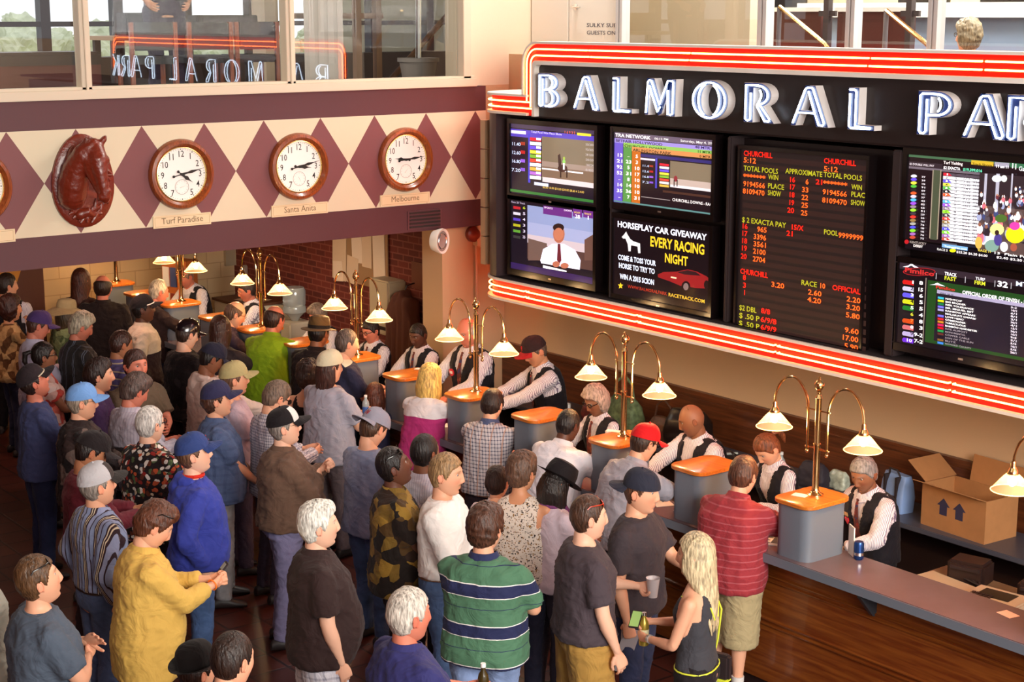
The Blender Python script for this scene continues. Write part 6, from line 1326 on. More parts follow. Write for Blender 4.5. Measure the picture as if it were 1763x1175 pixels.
            if 'trim' in o: MB().tube([W((.087 * math.sin(a) * 1.01, .108 * math.cos(a) * 1.01, .044 + .006 * math.cos(a))) for a in [R(-70 + 10 * k) for k in range(15)]], .005 * P.hs, 6).build('trim_line', cloth(o['trim']), cr, smooth=True)
            if 'logo' in o:
                tx, lc = o['logo']; gv, gf = glyphs(tx, .05 if len(tx) < 3 else .026, 'CENTER', 1, 0, .02); mb = MB(); vs = []
                for a, b in gv: an = -a / .1; b += .068; k_ = (b - .036) / .105; ct = math.cos(math.asin(min(.98, max(0, k_)))) ** .7; vs.append(W((-.0885 * math.sin(an) * (ct + .02), .110 * math.cos(an) * (ct + .03) * bk if False else .110 * math.cos(an) * (ct + .03), b)))
                mb.add(vs, gf); mb.build('emblem', cloth(lc), cr)
        else:
            R0, RB, HH, dr = dict(fedora=(.086, .145, .115, .012), bowler=(.088, .125, .125, -.015), straw=(.088, .2, .10, .05), cloche=(.095, .155, .12, .0))[kind]; n = 36
            prof = [(1.0, 0), (1.0, .03), (.97, .06), (.9, .085), (.74 if kind == 'bowler' else .82, .105), (.45, .118), (.05, .12 if kind != 'fedora' else .098)]
            mb = MB(); rs = [[W((R0 * k_ * math.sin(a), R0 * 1.2 * k_ * math.cos(a), .04 + zz * HH / .12)) for a in [2 * PI * k / n for k in range(n)]] for k_, zz in prof]; mb.rings(rs, cap0=False); cr = mb.build('hat', cm, P.root, smooth=True)
            if 'band' in o: MB().rings([[W((R0 * 1.02 * math.sin(a), R0 * 1.22 * math.cos(a), .045 + zz)) for a in [2 * PI * k / n for k in range(n)]] for zz in (0, .028)], cap0=False, cap1=False).build('hat_band', cloth(o['band']), cr, smooth=True)
            mb = MB(); rs = []
            for k_, zz in ((0, 0), (.5, -.3), (1, -1), (1, -1.15), (.5, -.45), (0, -.15)):
                rs.append([W(((R0 + (RB - R0) * k_) * math.sin(a), (R0 * 1.2 + (RB - R0) * k_) * math.cos(a), .045 + zz * dr + (.006 if kind != 'straw' else .02) * math.cos(2 * a) * -k_)) for a in [2 * PI * k / n for k in range(n)]])
            mb.rings(rs, cap0=False, cap1=False); mb.build('brim', cm, cr, smooth=True)
    def build_glasses(P, kind):
        m = mat('dark_frame', '1A1412', .2) if kind != 'wire' else mat('wire_frame', 'B8A890', .25, 1); r = .0016 if kind == 'wire' else .0028; up = .085 if kind == 'head' else .016; fw_ = .088 if kind != 'head' else .088
        mb = MB(); W = P.hp; yo = .094 if kind != 'head' else .082; tl = 0
        def Q(x, y, z):
            if kind == 'head': return W((x * 1.12, y - .02 + (z - .016) * -.3, z + .072))
            return W((x, y, z))
        for sd in (-1, 1):
            mb.tube([Q(sd * (.032 + .022 * math.cos(a)), yo, .016 + .017 * math.sin(a)) for a in [2 * PI * k / 14 for k in range(14)]], r * P.hs, 6, closed=True)
            mb.tube([Q(sd * .054, yo, .02), Q(sd * .074, yo - .02, .021), Q(sd * .083, .0, .018), Q(sd * .084, -.02, .004)], r * 1.2 * P.hs, 6)
        mb.tube([Q(-.011, yo, .02), Q(0, yo + .003, .022), Q(.011, yo, .02)], r * P.hs, 6)
        o = mb.build('glasses' if kind != 'head' else 'sunglasses', m, P.root, smooth=True)
        if kind in ('head', 'sun'):
            l = MB()
            for sd in (-1, 1): l.add([Q(sd * (.032 + .021 * math.cos(a)), yo + .001, .016 + .016 * math.sin(a)) for a in [2 * PI * k / 14 for k in range(14)]], [tuple(range(14))])
            l.build('lenses', mat('dark_lens', '2A2A34', .08), o)
    # small extras --------------------------------------------------
    def watch(P, sd, c='B8B8B8'):
        S_, E_, t, Mh, _ = P.A[sd]; p = t.lerp(E_, .1); d = (t - E_).normalized(); MB().tube([p - d * .009 * P.s, p + d * .009 * P.s], .031 * P.s * (.92 if P.fem else 1), 14).build('watch', mat('watch_' + c, c, .3, .6), P.root, smooth=True)
    def beltp(P, c='2A1C14'):
        MB().rings([P.torso(.014, z, z + .001)[0] for z in (.985, 1.015)], cap0=False, cap1=False).build('belt', mat('belt_' + c, c, .4), P.root, smooth=True)
    def print_(P, body, c, z=1.3, size=.06, front=False, x=0.0, name='chest_lettering'):
        """lettering wrapped on the shirt front or back"""
        gv, gf = glyphs(body, size, 'CENTER', 1, 0, .02); mb = MB(); vs = []
        T = P.torso(P.off + .005, z - .001, z + .001 + 1e-4)
        for a, b in gv:
            rr_ = P.torso(P.off + .009, z + b - .0005, z + b + .0005)[0]; inv = 1 if front else -1; xx = x + (a if not front else -a) * 1.0
            ang = math.acos(max(-1, min(1, xx / .2))); ang = ang if front else -ang; k = (ang / (2 * PI) * 22) % 22; i0 = int(k); p = rr_[i0].lerp(rr_[(i0 + 1) % 22], k - i0); vs.append(p)
        mb.add(vs, gf); mb.build(name, cloth(c), P.root)
# ================================================================ PEOPLE : the crowd
J = 'jeans'; DEN = ('denim', '46587C'); DK = ('denim', '2A2E48'); CL = ('pin', 'E6E0E8', '7A6A84')
def clerkp(px, py, y, label, **k):
    k.setdefault('armL', 'work'); k.setdefault('armR', 'work'); k.setdefault('legs', ('jeans', '16141A')); o = dict(badge='shield') ; o.update(k.pop('o', {}))
    if o.get('badge') is None: o.pop('badge', None)
    return Person('clerk in black vest, ' + label, px, py, k.pop('th', -128), yhead=y, top=('clerk', CL, o), grp='clerks in black vests behind the counter', **k)
# --- front of the crowd, left to right
Person('person in a grey t-shirt cut off by the left edge, beside the slate blue t-shirt', -46, 900, 80, top=('tee', 'A6A79C'), legs=(J, DK), g=1.15)
Person('person in slate blue t-shirt with sunglasses on the head, arms crossed, bottom left', 50, 958, 78, pitch=14, hair=('short', '5C4028'), glasses='head', top=('tee', '4A5564'), armL='crossed', armR='crossed2', g=1.35, b=.06, handL='flat', handR='grip')
p = Person('person in a bold vertically striped shirt and jeans with a grey and black cap', 158, 797, 70, pitch=8, yaw=0, hair=('crop', '8A8078'), hat=('cap', 'B0AEB2', dict(brim='2A2624', front='3A3230')), top=('button', ('multi', '7C88A8', '2E1C24', 'C8B8A0', '8890B0'), dict(tuck=1)), legs=(J, ('denim', '465270')), armR='pocket', armL='pocket', g=1.15, extra=[('beltp',)])
pY = Person('person in a long yellow shirt looking down at a phone, sunglasses in brown hair', 287, 864, 80, pitch=-32, lean=5, hair=('wavy', '5A3220'), glasses='head', top=('button', 'CDA652', dict(roll=.35, hem=.72, hang=.03)), legs=(J, 'E0E0E4'), armL='phone', armR='phone', handL='grip', handR='grip', g=1.25, b=.07, fat=.3)
Person('person in a dark coat and black felt hat at the bottom edge', 336, 1112, 60, s=.86, hair=('short', '2A1A14'), hat=('bowler', '100C0C', dict(tilt=8)), top=('jacket', '1A1414'), legs=(J, DK))
Person('person with dark hair thinning on the crown and an orange patterned collar, bottom edge', 402, 1087, 48, pitch=-8, hair=('buzz', '2A1C16'), top=('camp', ('print', '8A3A1C', 'C86A2C', '3A1C14', 'A84A20')), legs=(J, DK), g=1.05, armL='hold', armR='hold', skin='light')
Person('person in a black polo and pale plaid shorts with thick white hair', 543, 861, 82, pitch=4, hair=('thick', 'E2DED4'), top=('polo', '30201F', dict(hem=.84)), legs=('shorts', ('plaid', 'DCDCE6', '9C9CAC', '6A6A7C', .05)), g=1.32, b=.09, fat=.5, skin='pale', armR=(.24, .10, .86), armL='down')
pN = Person('person in a navy polo with short silver hair holding a beer bottle, bottom centre', 702, 1012, 62, hair=('short', 'C6BEB2'), top=('polo', '2C2C60'), legs=(J, DK), g=1.3, b=.06, skin='red', armR='hold', handR='grip', armL='hold')
Person('person in a green polo with wide navy and white stripes seen from behind, arms crossed', 835, 866, 22, yaw=8, hair=('wavy', '4E3022'), top=('polo', ('hstripe', '4A7258', 'E8E4E0', '23284C'), dict(collar='262C50', hem=.86)), legs=(J, ('denim', '7C90B8')), g=1.3, b=.04, armL='crossed', armR='crossed2')
Person('person in a white long sleeved t-shirt with a moustache, face turned to the right', 768, 780, 108, yaw=-4, pitch=-2, hair=('short', '9A7A54', 'm'), top=('long', 'F2EFEC', dict(tuck=1)), legs=(J, ('denim', '56709C')), g=1.2, armL='front', armR=(.16, .24, .92), jaw=1.1, extra=[('beltp', '6A4A34')])
Person('person in a black shirt with olive leaf shapes and glasses pushed up, looking up', 665, 772, 82, pitch=18, skin='dark', hair=('crop', '1A1210'), glasses='head', top=('camp', ('camo', '1E1410', '6E5420', '2A1A12', '8A6A28', '1A120E', '4A3418'), dict(hem=.80)), legs=(J, '1E1618'), g=1.2, b=.04, armR='low', armL='low')
Person('person in a pale dress shirt seen from behind, right of the olive leaf shirt', 730, 747, 45, skin='brown', hair=('buzz', '1C1412'), top=('button', ('pin', 'D4D0DC', 'BCB8CC', .02)), legs=(J, '2A2028'), g=1.05)
Person('person in a backwards grey cap and faded blue t-shirt with head bowed', 655, 703, 50, pitch=-28, hair=('crop', '4A3020'), hat=('cap', '8C8A98', dict(back=1, logo=('W', '9A2030'))), top=('tee', ('floral', '848CA8', '848CA8', '7C86A4', '8C92AC')), legs=(J, DEN), g=1.1, armL='hold', armR='hold')
p = Person('person in a sleeveless leopard print top with short brown hair, seen from behind', 898, 776, 22, yaw=18, fem=True, s=.96, skin='tan', hair=('thick', '5E4232'), top=('tank', ('leopard', 'D8CCC0', '2A201C', '8A6430'), dict(hem=.88, hang=.01, full=1)), legs=(J, '2A2C40'), g=1.25, armR='hold', armL='hold')
Person('person in a pale shirt, mostly hidden behind the leopard print top', 856, 802, 30, fem=True, s=.84, hair=('short', '2A1812'), top=('button', 'D8C4C4'), legs=(J, DK))
pH = Person('person in a large black brimmed hat and purple scarf over a white blouse', 968, 797, 55, pitch=-22, fem=True, s=.92, skin='mid', hair=('bob', '1E1412'), hat=('cloche', '140E12', dict(tilt=-14)), top=('button', 'C4B4C0'), legs=(J, '2A2430'), armL='hold', armR='hold', g=1.1)
pS = Person('person in a charcoal t-shirt and mustard trousers with red sunglasses on the head', 1012, 853, 72, yaw=0, hair=('crop', '4A3022'), top=('tee', '443A40', dict(hem=.92)), legs=('cargo', 'A57F3E'), g=1.28, armR=(.27, .12, .84), armL='hold', handL='grip', skin='pale')
pC = Person('person in a charcoal t-shirt and dark jeans with a backwards navy cap', 1105, 806, 112, yaw=-6, pitch=-3, hair=('buzz', '5A3A28'), hat=('cap', '282A38', dict(back=1)), top=('tee', '3E363B', dict(hem=.88)), legs=(J, ('denim', '2E3450')), g=1.2, armR=(.25, .05, .86), handR='grip', armL=(.12, .36, 1.14), handL='grip', jaw=1.1)
pB = Person('person with long straight blonde hair in a dark tank top with neon yellow straps', 1200, 917, -72, fem=True, s=.95, skin='light', hair=('long', 'CDBA94'), top=('tank', '3A3A40', dict(hem=.96)), legs=('slim', '1C161A'), armL=(.05, .30, 1.10), armR=(.07, .34, 1.16), handL='grip', handR='grip', extra=[('watch', -1)])
# --- at the counter
Person('person in a red checked polo and khaki cargo shorts leaning on the counter', 1284, 784, 32, yhead=7.70, lean=20, pitch=-12, hair=('short', '5A3626'), top=('polo', ('thin', '943038', 'A85058', .05), dict(hem=.84)), legs=('cargo', 'AA9A74'), g=1.38, b=.06, armL='counter', armR='counter', fat=.4)
Person('person in a grey polo and bright red cap leaning over the counter', 1118, 728, 52, yhead=7.70, lean=24, pitch=-20, hair=('crop', '3A2418'), hat=('cap', 'C8161C', {}), glasses='frame', top=('polo', 'A29EA8', dict(hem=.86)), legs=(J, '2A2430'), g=1.35, armL='counter', armR='counter2')
Person('person in a white polo with shaved dark hair leaning on the counter', 982, 704, 42, yhead=7.70, lean=24, pitch=-14, skin='dark', hair=('buzz', '1A1210'), top=('polo', 'DCD8E0', dict(hem=.84)), legs=(J, '2E2830'), g=1.35, armL='counter', armR='counter')
Person('person in a white and navy plaid shirt at the counter', 850, 669, 26, yhead=7.70, lean=12, pitch=-14, hair=('short', '2C1C16'), top=('camp', ('plaid', 'C8C0C4', '2E3252', 'B07A5A', .032), dict(collar='4A5478', hem=.86)), legs=(J, '2E2028'), g=1.15, armL='counter', armR='counter')
Person('person with blonde hair in a white and magenta jersey at the counter', 742, 625, 36, yhead=7.70, lean=14, pitch=-10, fem=True, s=.95, hair=('bob', 'D8B060'), top=('tee', ('bands', 'B03070', 'E2D8DA', 1.27, .1), dict(hem=.84)), legs=(J, '3A2028'), g=1.2, armL='counter', armR='counter')
Person('short person with a brown bob in a navy top left of the blonde jersey', 645, 659, 28, fem=True, s=.84, hair=('bob', '5A2A18'), top=('long', '30304C'), legs=(J, DK), yhead=7.6, armL='counter', armR='counter')
Person('person with a grey buzz cut in a navy t-shirt looking toward the counter', 598, 566, 70, pitch=-6, hair=('buzz', '5A4A42'), top=('tee', '26263E'), legs=(J, DK), g=1.1, armR='hold', armL='counter')
pW = Person('person in a cream cap with long dark back hair and a pale grey t-shirt', 566, 602, 48, yaw=12, hair=('mullet', '3E2018'), hat=('cap', 'D0C6A8', {}), top=('tee', 'A2A0AE', dict(hem=.84)), legs=(J, ('denim', '6C6064')), g=1.25, armR=(.12, .3, 1.2), handR='grip', armL='hold')
Person('person in a brown felt hat and black jacket at the counter', 550, 545, 38, yhead=7.70, lean=8, pitch=-8, skin='brown', hair=('crop', '1A1210'), hat=('fedora', '5A4020', dict(band='1E1410')), top=('jacket', '1E1416'), legs=(J, '1A1418'), g=1.15, armL='counter', armR='counter')
Person('person in a lime green polo with a balding head at the counter', 474, 526, 28, yaw=16, yhead=7.70, lean=14, pitch=-10, hair=('balding', '3A2218'), top=('polo', '7E9C14', dict(hem=.8)), legs=(J, '62504E'), g=1.25, armL='counter', armR='counter', skin='red')
Person('person with dark curly hair and bare shoulders behind the cream cap', 530, 618, 30, fem=True, s=.9, hair=('curly', '2C1A14'), top=('tank', '181214'), legs=(J, DK))
Person('person in a white and navy checked shirt and sunglasses, head bowed', 488, 656, 62, pitch=-30, hair=('short', '6E5A4C'), glasses='sun', top=('button', ('plaid', 'D0CCD4', '3A3C5C', '8A8CA8', .022)), legs=(J, '3A2E3C'), armL='hold', armR='hold', g=1.05)
Person('person in brown jacket and mauve jeans, black cap with white front', 480, 701, 84, pitch=10, hair=('crop', '8A8078'), hat=('cap', '1A1518', dict(front='D8D4D0')), glasses='wire', top=('jacket', '624A3C', dict(hem=.93, nocollar=0)), legs=(J, '807CA0'), g=1.35, b=.1, armL=(.04, .24, 1.32), armR='crossed', handL='grip', fat=.4, skin='pale')
Person('person in a blue checked shirt, navy cap and pale jeans', 366, 656, 86, pitch=8, hair=('wavy', '4A2E22'), hat=('cap', '2C2A4A', {}), top=('camp', ('plaid', '4A5A7E', '3E4C70', '56688C', .07), dict(hem=.86)), legs=(J, ('denim', '8A8A8E')), g=1.25, b=.05, armL='front', armR='front')
Person('person in a pale pink t-shirt and khaki cap behind the navy cap', 398, 622, 80, pitch=5, hair=('crop', '6A4A38'), hat=('cap', 'A89A6C', {}), top=('tee', 'C4AEBC'), legs=(J, '4A4258'), g=1.15, armL='front', armR='front')
Person('person in a cream hooded top and black cap, dark skin, head bowed', 376, 590, 72, pitch=-28, skin='brown', hair=('buzz', '1A1210'), hat=('cap', '1C1A2C', {}), top=('hoodie', 'CDB9B0'), legs=(J, DK), g=1.15, armR='counter')
Person('person in a royal blue hoodie and a blue cap with a red letter', 322, 746, 86, pitch=12, hair=('crop', '6A4A38'), hat=('cap', '2C3E74', dict(logo=('C', 'C82028'))), top=('hoodie', '333E98', dict(inner='C82818', hem=.88)), legs=(J, ('denim', '46608C')), g=1.25, b=.05, armR='pocket', armL='pocket', skin='pale')
Person('person in a black shirt covered in colourful bottle labels with cropped white hair', 256, 700, 52, hair=('crop', 'C8C2BC'), glasses='frame', top=('camp', ('print', '1C1214', '8A2420', 'C8C0B8', '4A5A3A', 'B8A890', '5A2A1A', 'A84A2A', 'D8D0C8', '2A3040'), dict(hem=.8)), legs=(J, '2A2024'), g=1.25, b=.05, armL='hold', armR='hold', skin='pale')
Person('person in a maroon top and black cap looking down, behind the grey and black cap', 172, 742, 78, pitch=-28, skin='mid', hair=('crop', '1E1412'), hat=('cap', '1A1214', {}), top=('long', '5E1A26'), legs=(J, '2A1A1E'), g=1.2, armL='hold', armR='hold')
Person('person in a shiny black patterned jacket and light blue cap with glasses', 138, 659, 84, hair=('crop', '9A8A7A'), hat=('cap', '6C98D2', {}), glasses='wire', top=('jacket', ('camo', '1A1214', '2A1E1E', '3A2C2A', '1E1618', '6A5A54')), legs=(J, '2A2026'), g=1.3, b=.06, armL='hold', armR='hold', fat=.3)
pU = Person('tall person in a dusky blue shirt looking steeply up, by the left edge', 40, 632, 76, pitch=26, hair=('crop', '2A1C18'), hat=('cap', '241A1E', dict(trim='C8B8A0')), top=('long', '3C4268'), legs=(J, ('denim', '262C4C')), g=1.1, armR='hold', handR='grip', armL='hold', skin='red')
Person('person in a red and white floral blouse and glasses with dark hair tied back', 72, 590, 82, pitch=3, fem=True, s=.95, skin='brown', hair=('pony', '1C1210'), glasses='frame', top=('camp', ('floral', 'C8A8A4', 'B04038', 'D8C0BC', 'A83830', 'C09890', 'D06858')), legs=(J, '2A1A1E'), g=1.3, armL='hold', armR='hold')
Person('young person in a dark purple t-shirt with thick black hair in profile', 168, 615, 88, hair=('thick', '281814'), top=('tee', '3C2248'), legs=(J, DK), nose=1.15)
Person('person in a pale grey button shirt with wavy dark grey hair, head bowed', 244, 641, 62, pitch=-26, hair=('wavy', '54423C'), top=('button', ('pin', 'B4ACB8', 'A49CAC', .03)), legs=(J, '3A3440'), g=1.15, armL='hold', armR='hold', skin='red')
Person('person with a flushed face turned back toward the camera in an olive top', 232, 601, 148, yaw=0, hair=('short', '3C2018', '', .5), top=('polo', '5A4A3A'), legs=(J, DK), g=1.2, skin='red', armL='hold', armR='front')
Person('person in a purple polo with pale stripes and cropped dark hair', 212, 568, 66, pitch=-14, skin='mid', hair=('buzz', '3A2018'), top=('polo', ('thin', '5A5080', 'B8A890', .06)), legs=(J, DK), g=1.1)
Person('person in a white shouldered black track jacket and white trimmed cap', 240, 507, 86, pitch=8, skin='dark', hair=('crop', '1A1210'), hat=('cap', '1A1416', dict(trim='E8E0D8')), glasses='wire', top=('jacket', ('bands', '2E1E22', 'C8B8A4', 1.25, .1)), legs=(J, '2A1A1E'), g=1.1, armL='pocket', armR='pocket')
Person('person in a charcoal track jacket with wavy grey hair, head bowed', 148, 536, 76, pitch=-22, hair=('wavy', 'A89A84'), top=('jacket', ('multi', '2E2A2A', '2A2626', '6A7080', '2E2A2A')), legs=(J, '2A2024'), g=1.15, armL='hold', armR='hold', skin='red')
Person('person in a wide straw sun hat and green scarf', 112, 514, 60, fem=True, s=.92, hair=('bob', '4A3A28'), hat=('straw', '94825E', dict(tilt=-6)), top=('button', ('floral', '5A6A48', '7A8A60', '4A5A3A')), legs=(J, DK), g=1.1)
Person('person in a purple cap and pale button shirt near the left edge', 72, 534, 80, pitch=-18, hair=('crop', '4A2A20'), hat=('cap', '463062', dict(logo=('W', 'C8A030'))), top=('button', 'B6AEC4'), legs=(J, DK), g=1.15, skin='red', armL='hold', armR='hold')
Person('person with a hand raised to the mouth in a tan patterned top, left edge', 16, 506, 75, fem=True, s=.95, hair=('curly', '3A1A14'), top=('tee', ('camo', 'A88458', '7A5834', 'C0A070', '5A3A20')), legs=(J, DK), g=1.2, armR='chin', armL='hold', skin='tan')
Person('person in a black suit with thin dark hair seen from behind, below the beam', 176, 474, 18, hair=('balding', '2A1A14'), top=('jacket', '1E1415'), legs=(J, '1A1214'), g=1.25, skin='red')
Person('person with long brown hair in a dark top behind the black suit', 138, 462, 35, fem=True, hair=('long', '4A2216'), top=('long', '2E1A1A'), legs=(J, DK))
Person('person with white hair and a dark jacket at the far window', 276, 481, 70, yhead=7.70, lean=10, pitch=-12, hair=('short', 'C8B8A0', '', .7), top=('jacket', '2A1A1A'), legs=(J, DK), g=1.1, skin='red', armL='counter', armR='counter')
Person('person in a glossy black cap and black shirt with pale scrollwork', 326, 548, 60, pitch=-14, hair=('buzz', '3A2820'), hat=('cap', '1A1015', dict(gloss=1, logo=('C', 'A81828'))), top=('tee', ('floral', '1A1214', '1A1214', '1E1618', '1A1214', '2E2628')), legs=(J, '2A1A1E'), g=1.25, armL='hold', armR='hold', skin='pale')
Person('person with long dark brown curls in a charcoal top', 378, 543, 28, fem=True, s=.97, hair=('long', '3E2018'), top=('long', '2A2024'), legs=(J, DK), g=1.1, armR='counter')
Person('balding person with glasses bent toward the counter beside the lime green polo', 412, 520, 76, yhead=7.70, lean=18, pitch=-24, hair=('balding', '5A4030'), glasses='wire', top=('button', '3A2A38'), legs=(J, DK), g=1.1, skin='light', armL='counter', armR='counter')
# --- clerks
c1 = clerkp(1482, 789, 8.50, 'grey haired with a round watch, nearest the cardboard box', lean=16, pitch=-22, yaw=-18, skin='brown', hair=('short', '8A8482'), extra=[('watch', 1), ('watch', -1)], g=1.1)
clerkp(1308, 754, 8.48, 'red brown ponytail and bowed head', lean=14, pitch=-40, fem=True, s=.95, hair=('pony', '7A4428'), armL='hold', armR='work', o=dict(badge=None, notie=1))
clerkp(1182, 698, 8.50, 'shaved head, looking left down at the red cap customer', lean=14, pitch=-22, yaw=30, skin='brown', hair=('bare', '1A1210'), g=1.15, armR='reach', o=dict(badge=None, notie=1))
clerkp(1018, 664, 8.45, 'with curly ginger grey hair and glasses', lean=8, pitch=-22, fem=True, s=.92, skin='brown', hair=('curly', 'B8A094'), glasses='frame', o=dict(badge=None))
clerkp(912, 579, 8.85, 'in a red and black cap, arm stretched out', lean=16, pitch=-24, yaw=-10, th=-108, hair=('crop', '5A4A40'), hat=('cap', '2A181A', dict(brim='A01C20', logo=('P', 'C82028'))), skin='tan', armL='reach', armR='reach', o=dict(badge=None))
clerkp(800, 549, 8.75, 'tall with a bald head and round red badge', lean=4, pitch=-18, yaw=-5, hair=('balding', 'B09A8C'), skin='red', o=dict(badge='round'), g=1.1)
clerkp(716, 558, 8.85, 'dark skinned with a shaved head beside the hanging coat', lean=6, pitch=-18, yaw=-10, skin='dark', hair=('buzz', '1A1210'), o=dict(badge=None))
clerkp(634, 551, 8.80, 'black haired in glasses behind the brass pole', lean=6, pitch=-16, hair=('short', '1E1412'), glasses='frame', skin='red', o=dict(badge=None))
clerkp(540, 524, 8.75, 'wavy grey hair and glasses behind the brown felt hat', lean=12, pitch=-24, hair=('wavy', '8A7668'), glasses='wire', skin='red', o=dict(badge=None, notie=1))
clerkp(420, 482, 8.80, 'dark haired in wire glasses, facing left', lean=10, pitch=-14, th=-100, hair=('short', '3A2A26'), glasses='wire', skin='red', g=1.15, o=dict(badge=None))
clerkp(312, 462, 8.60, 'bald and bowed under the beam', lean=24, pitch=-28, hair=('balding', '8A6A5A'), skin='red', o=dict(badge=None, notie=1))
Person('person in a black vest with back turned, top left under the beam', 10, 470, 10, top=('clerk', CL, dict(notie=1)), legs=(J, '16141A'), hair=('short', '2A1A14'), yaw=60, g=1.1)
# --- upper level
q_ = U(285, 60, -14.25)
Person('person in a dark green top and purple grey trousers standing in the upper lounge', 0, 0, 160, at=(q_.x, q_.y, ZU), top=('tee', '26302A', dict(tuck=1)), legs=(J, '3A3048'), armL=(.2, .14, 1.0), armR=(.22, .12, 1.0), g=1.1)
q_ = aty(1668, 48, 11.9)
Person('person with pale curly hair walking below the blue parapet, upper right', 0, 0, -60, at=(q_.x, q_.y, 2.85), fem=True, s=.94, hair=('curly', '8A7A60'), glasses='frame', top=('long', 'B8A890'), legs=(J, DK))
# --- things held
def at_hand(P, sd, dx=0, dy=.085, dz=-.035): return P.grip(sd, dy, dz).translation
w = at_hand(pC, -1); bottle('aluminium_bottle', w.x, w.y, w.z - .08, bluem, MW['chrome'], 'blue aluminium bottle held by the navy cap t-shirt person', .215, .031, whitem)
w = at_hand(pB, -1); bottle('gold_bottle', w.x, w.y, w.z - .07, goldm, MW['chrome'], 'gold aluminium bottle held in front of the blonde', .2, .03, mat('white_green_label', 'D8D8B0', .5))
w = at_hand(pB, 1); t = thing('phone', 'smartphone with a pale green screen held by the blonde', 'phone', (w.x, w.y, w.z + .02), R(20)); t.rotation_euler = (R(-50), 0, R(30)); MB().box(-.032, .032, -.005, .005, -.06, .06).build('case', MW['blackm'], t, bevel=.004)
MB().box(-.027, .027, -.0062, -.005, -.05, .05).build('screen', mat('phone_screen', '0', .2) if False else mat('phone_green', '708A50', .2, emit='A8C870', es=.35), t); MB().box(-.027, .027, .005, .0062, -.05, .05).build('screen', mat('phone_green', '708A50', .2, emit='A8C870', es=.35), t)
w = at_hand(pS, -1, dy=.09); t = thing('plastic_cup', 'clear plastic cup held by the mustard trousers person', 'cup', (w.x, w.y, w.z - .05)); MB().lathe([(.028, 0), (.042, .12), (.044, .122), (.040, .118), (.027, .006)], n=20, cap=False).build('cup_wall', mat('cup_haze', 'D8D4D8', .3), t, smooth=True)
w = at_hand(pN, 1); bottle('beer_bottle', w.x, w.y, w.z - .09, mat('dark_gold_glass', '3A2E10', .15), whitem, 'dark beer bottle with gold label held by the navy polo person', .23, .03, yell)
slip(w.x + .06, w.y + .03, w.z - .02, .05, .03, .6, 'folded yellow paper held beside the beer bottle', mat('yellow_slip', 'C8B870', .8))
w = at_hand(pW, 1); bottle('drink_bottle', w.x, w.y, w.z - .07, clearm, whitem, 'small clear drink bottle with blue label held by the cream cap person', .2, .031, bluel)
w = at_hand(pY, 1, dy=.10); t = thing('phone', 'small black phone held in both hands of the yellow shirt person', 'phone', (w.x, w.y, w.z + .03)); t.rotation_euler = (R(-40), 0, pY.root.rotation_euler.z); MB().box(-.03, .03, -.007, .007, -.05, .055).build('case', MW['blackm'], t, bevel=.004); MB().box(-.024, .024, .007, .008, .0, .045).box(-.024, .024, -.008, -.007, .0, .045).build('screen', mat('grey_screen', 'A0A8A8', .2), t)
S_, E_, tt, Mh, _ = pY.A[1]; p_ = pY.M @ tt.lerp(E_, .08); d_ = (pY.M.to_3x3() @ (tt - E_)).normalized(); u_ = d_.orthogonal().normalized(); v_ = d_.cross(u_)
o = MB().tube([p_ + (u_ * math.cos(a) + v_ * math.sin(a)) * .032 for a in [2 * PI * k / 16 for k in range(16)]], .005, 6, closed=True).build('wristband', mat('orange_band', 'F07820', .5), pY.root, smooth=True); o.matrix_parent_inverse = pY.M.inverted()
w = at_hand(pC, 1); t = thing('newspaper', 'rolled newspaper hanging from the hand of the navy cap person', 'newspaper', (w.x, w.y, w.z - .02)); t.rotation_euler = (R(20), R(14), R(50)); MB().box(-.05, .05, -.006, .006, -.3, .06).build('pages', mat('newsprint_light', 'A8A0A4', .8), t); MB().box(-.06, .02, .01, .016, -.26, .05, Matrix.Rotation(R(-12), 4, 'Y')).build('loose_page', mat('newsprint_light', 'A8A0A4', .8), t)
w = at_hand(pU, 1); t = thing('race_programme', 'small white programme in the hand of the tall dusky blue shirt person', 'booklet', w); t.rotation_euler = (R(60), R(20), R(30)); MB().box(-.07, .07, -.003, .003, -.06, .08).build('pages', MW['paper'], t)
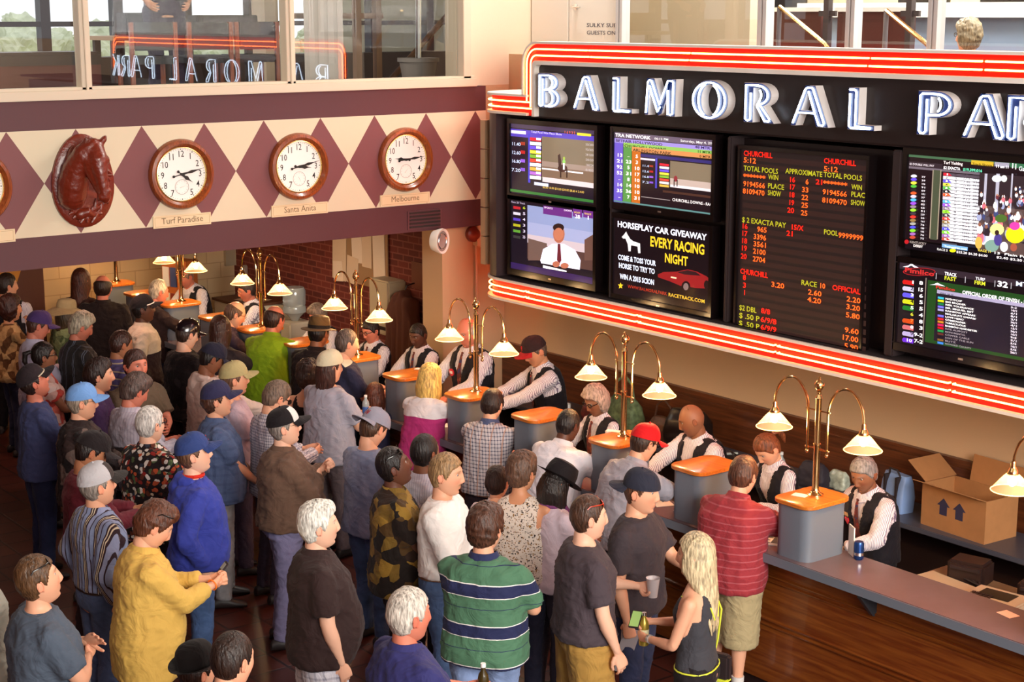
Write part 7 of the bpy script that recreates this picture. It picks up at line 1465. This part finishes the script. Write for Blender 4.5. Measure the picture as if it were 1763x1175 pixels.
# blonde's neon straps and bag
neony = mat('neon_yellow', 'D8E040', .5); P = pB; mb = MB()
for sd in (-1, 1):
    mb.tube([P.sp((sd * .085, .105, 1.33)), P.sp((sd * .098, .07, 1.42)), P.sp((sd * .10, .0, 1.458)), P.sp((sd * .092, -.06, 1.42)), P.sp((sd * .07, -.105, 1.36)), P.sp((sd * .03, -.118, 1.28))], .0055 * P.s, 6)
mb.build('neon_straps', neony, P.root, smooth=True)
P.root.children[-1]
mb = MB(); rr_ = P.torso(.007, .965, .967)[0]; mb.tube(rr_, .005, 6, closed=True); mb.build('neon_waistband', neony, P.root, smooth=True)
w = P.M @ Vector((.17, -.06, .80)); t = thing('small_purse', 'small black purse with neon yellow trim at the blonde hip', 'purse', w, P.root.rotation_euler.z + R(80)); MB().box(-.1, .1, -.03, .03, -.02, .14).build('body', MW['blackm'], t, bevel=.015); MB().box(-.09, .09, -.034, .034, -.03, -.01).build('yellow_trim', neony, t, bevel=.005)
S0 = P.M.inverted(); pts = [P.M @ v for v in (P.sp((.17, -.05, .93)), P.sp((.135, -.09, 1.1)), P.sp((.11, -.115, 1.3)), P.sp((.09, -.06, 1.455)), P.sp((.03, .07, 1.40)), P.sp((-.02, .13, 1.28)))]
o = MB().tube(pts, .006, 6).build('strap', neony, t, smooth=True); bpy.context.view_layer.update(); o.matrix_parent_inverse = (Matrix.Translation(t.location) @ t.rotation_euler.to_matrix().to_4x4()).inverted()
# leopard top's bag strap, purple scarf, sunglasses of the mustard trousers person
P = pH; mb = MB(); mb.tube(P.ring(1.5, .085, .085, .0, 20, 2.1), .024, 8, closed=True); mb.tube([P.sp((.04, .09, 1.48)), P.sp((.06, .14, 1.35)), P.sp((.05, .15, 1.18))], [.02, .03, .012], 8); mb.tube([P.sp((-.05, -.09, 1.49)), P.sp((-.08, -.13, 1.38)), P.sp((-.07, -.14, 1.24))], [.02, .03, .012], 8)
me = fuse(mb, .009, 2); v = getv(me); setv(me, v + getn(me) * (ripple(v, 3, 60)[:, None] * .006)); link('scarf', me, cloth(('floral', '5A2A58', '6E3A6A', '4A2048')), P.root)
pS.build_glasses('head'); pS.root.children[-1].data.materials[0] = mat('red_frame', 'B83418', .25)
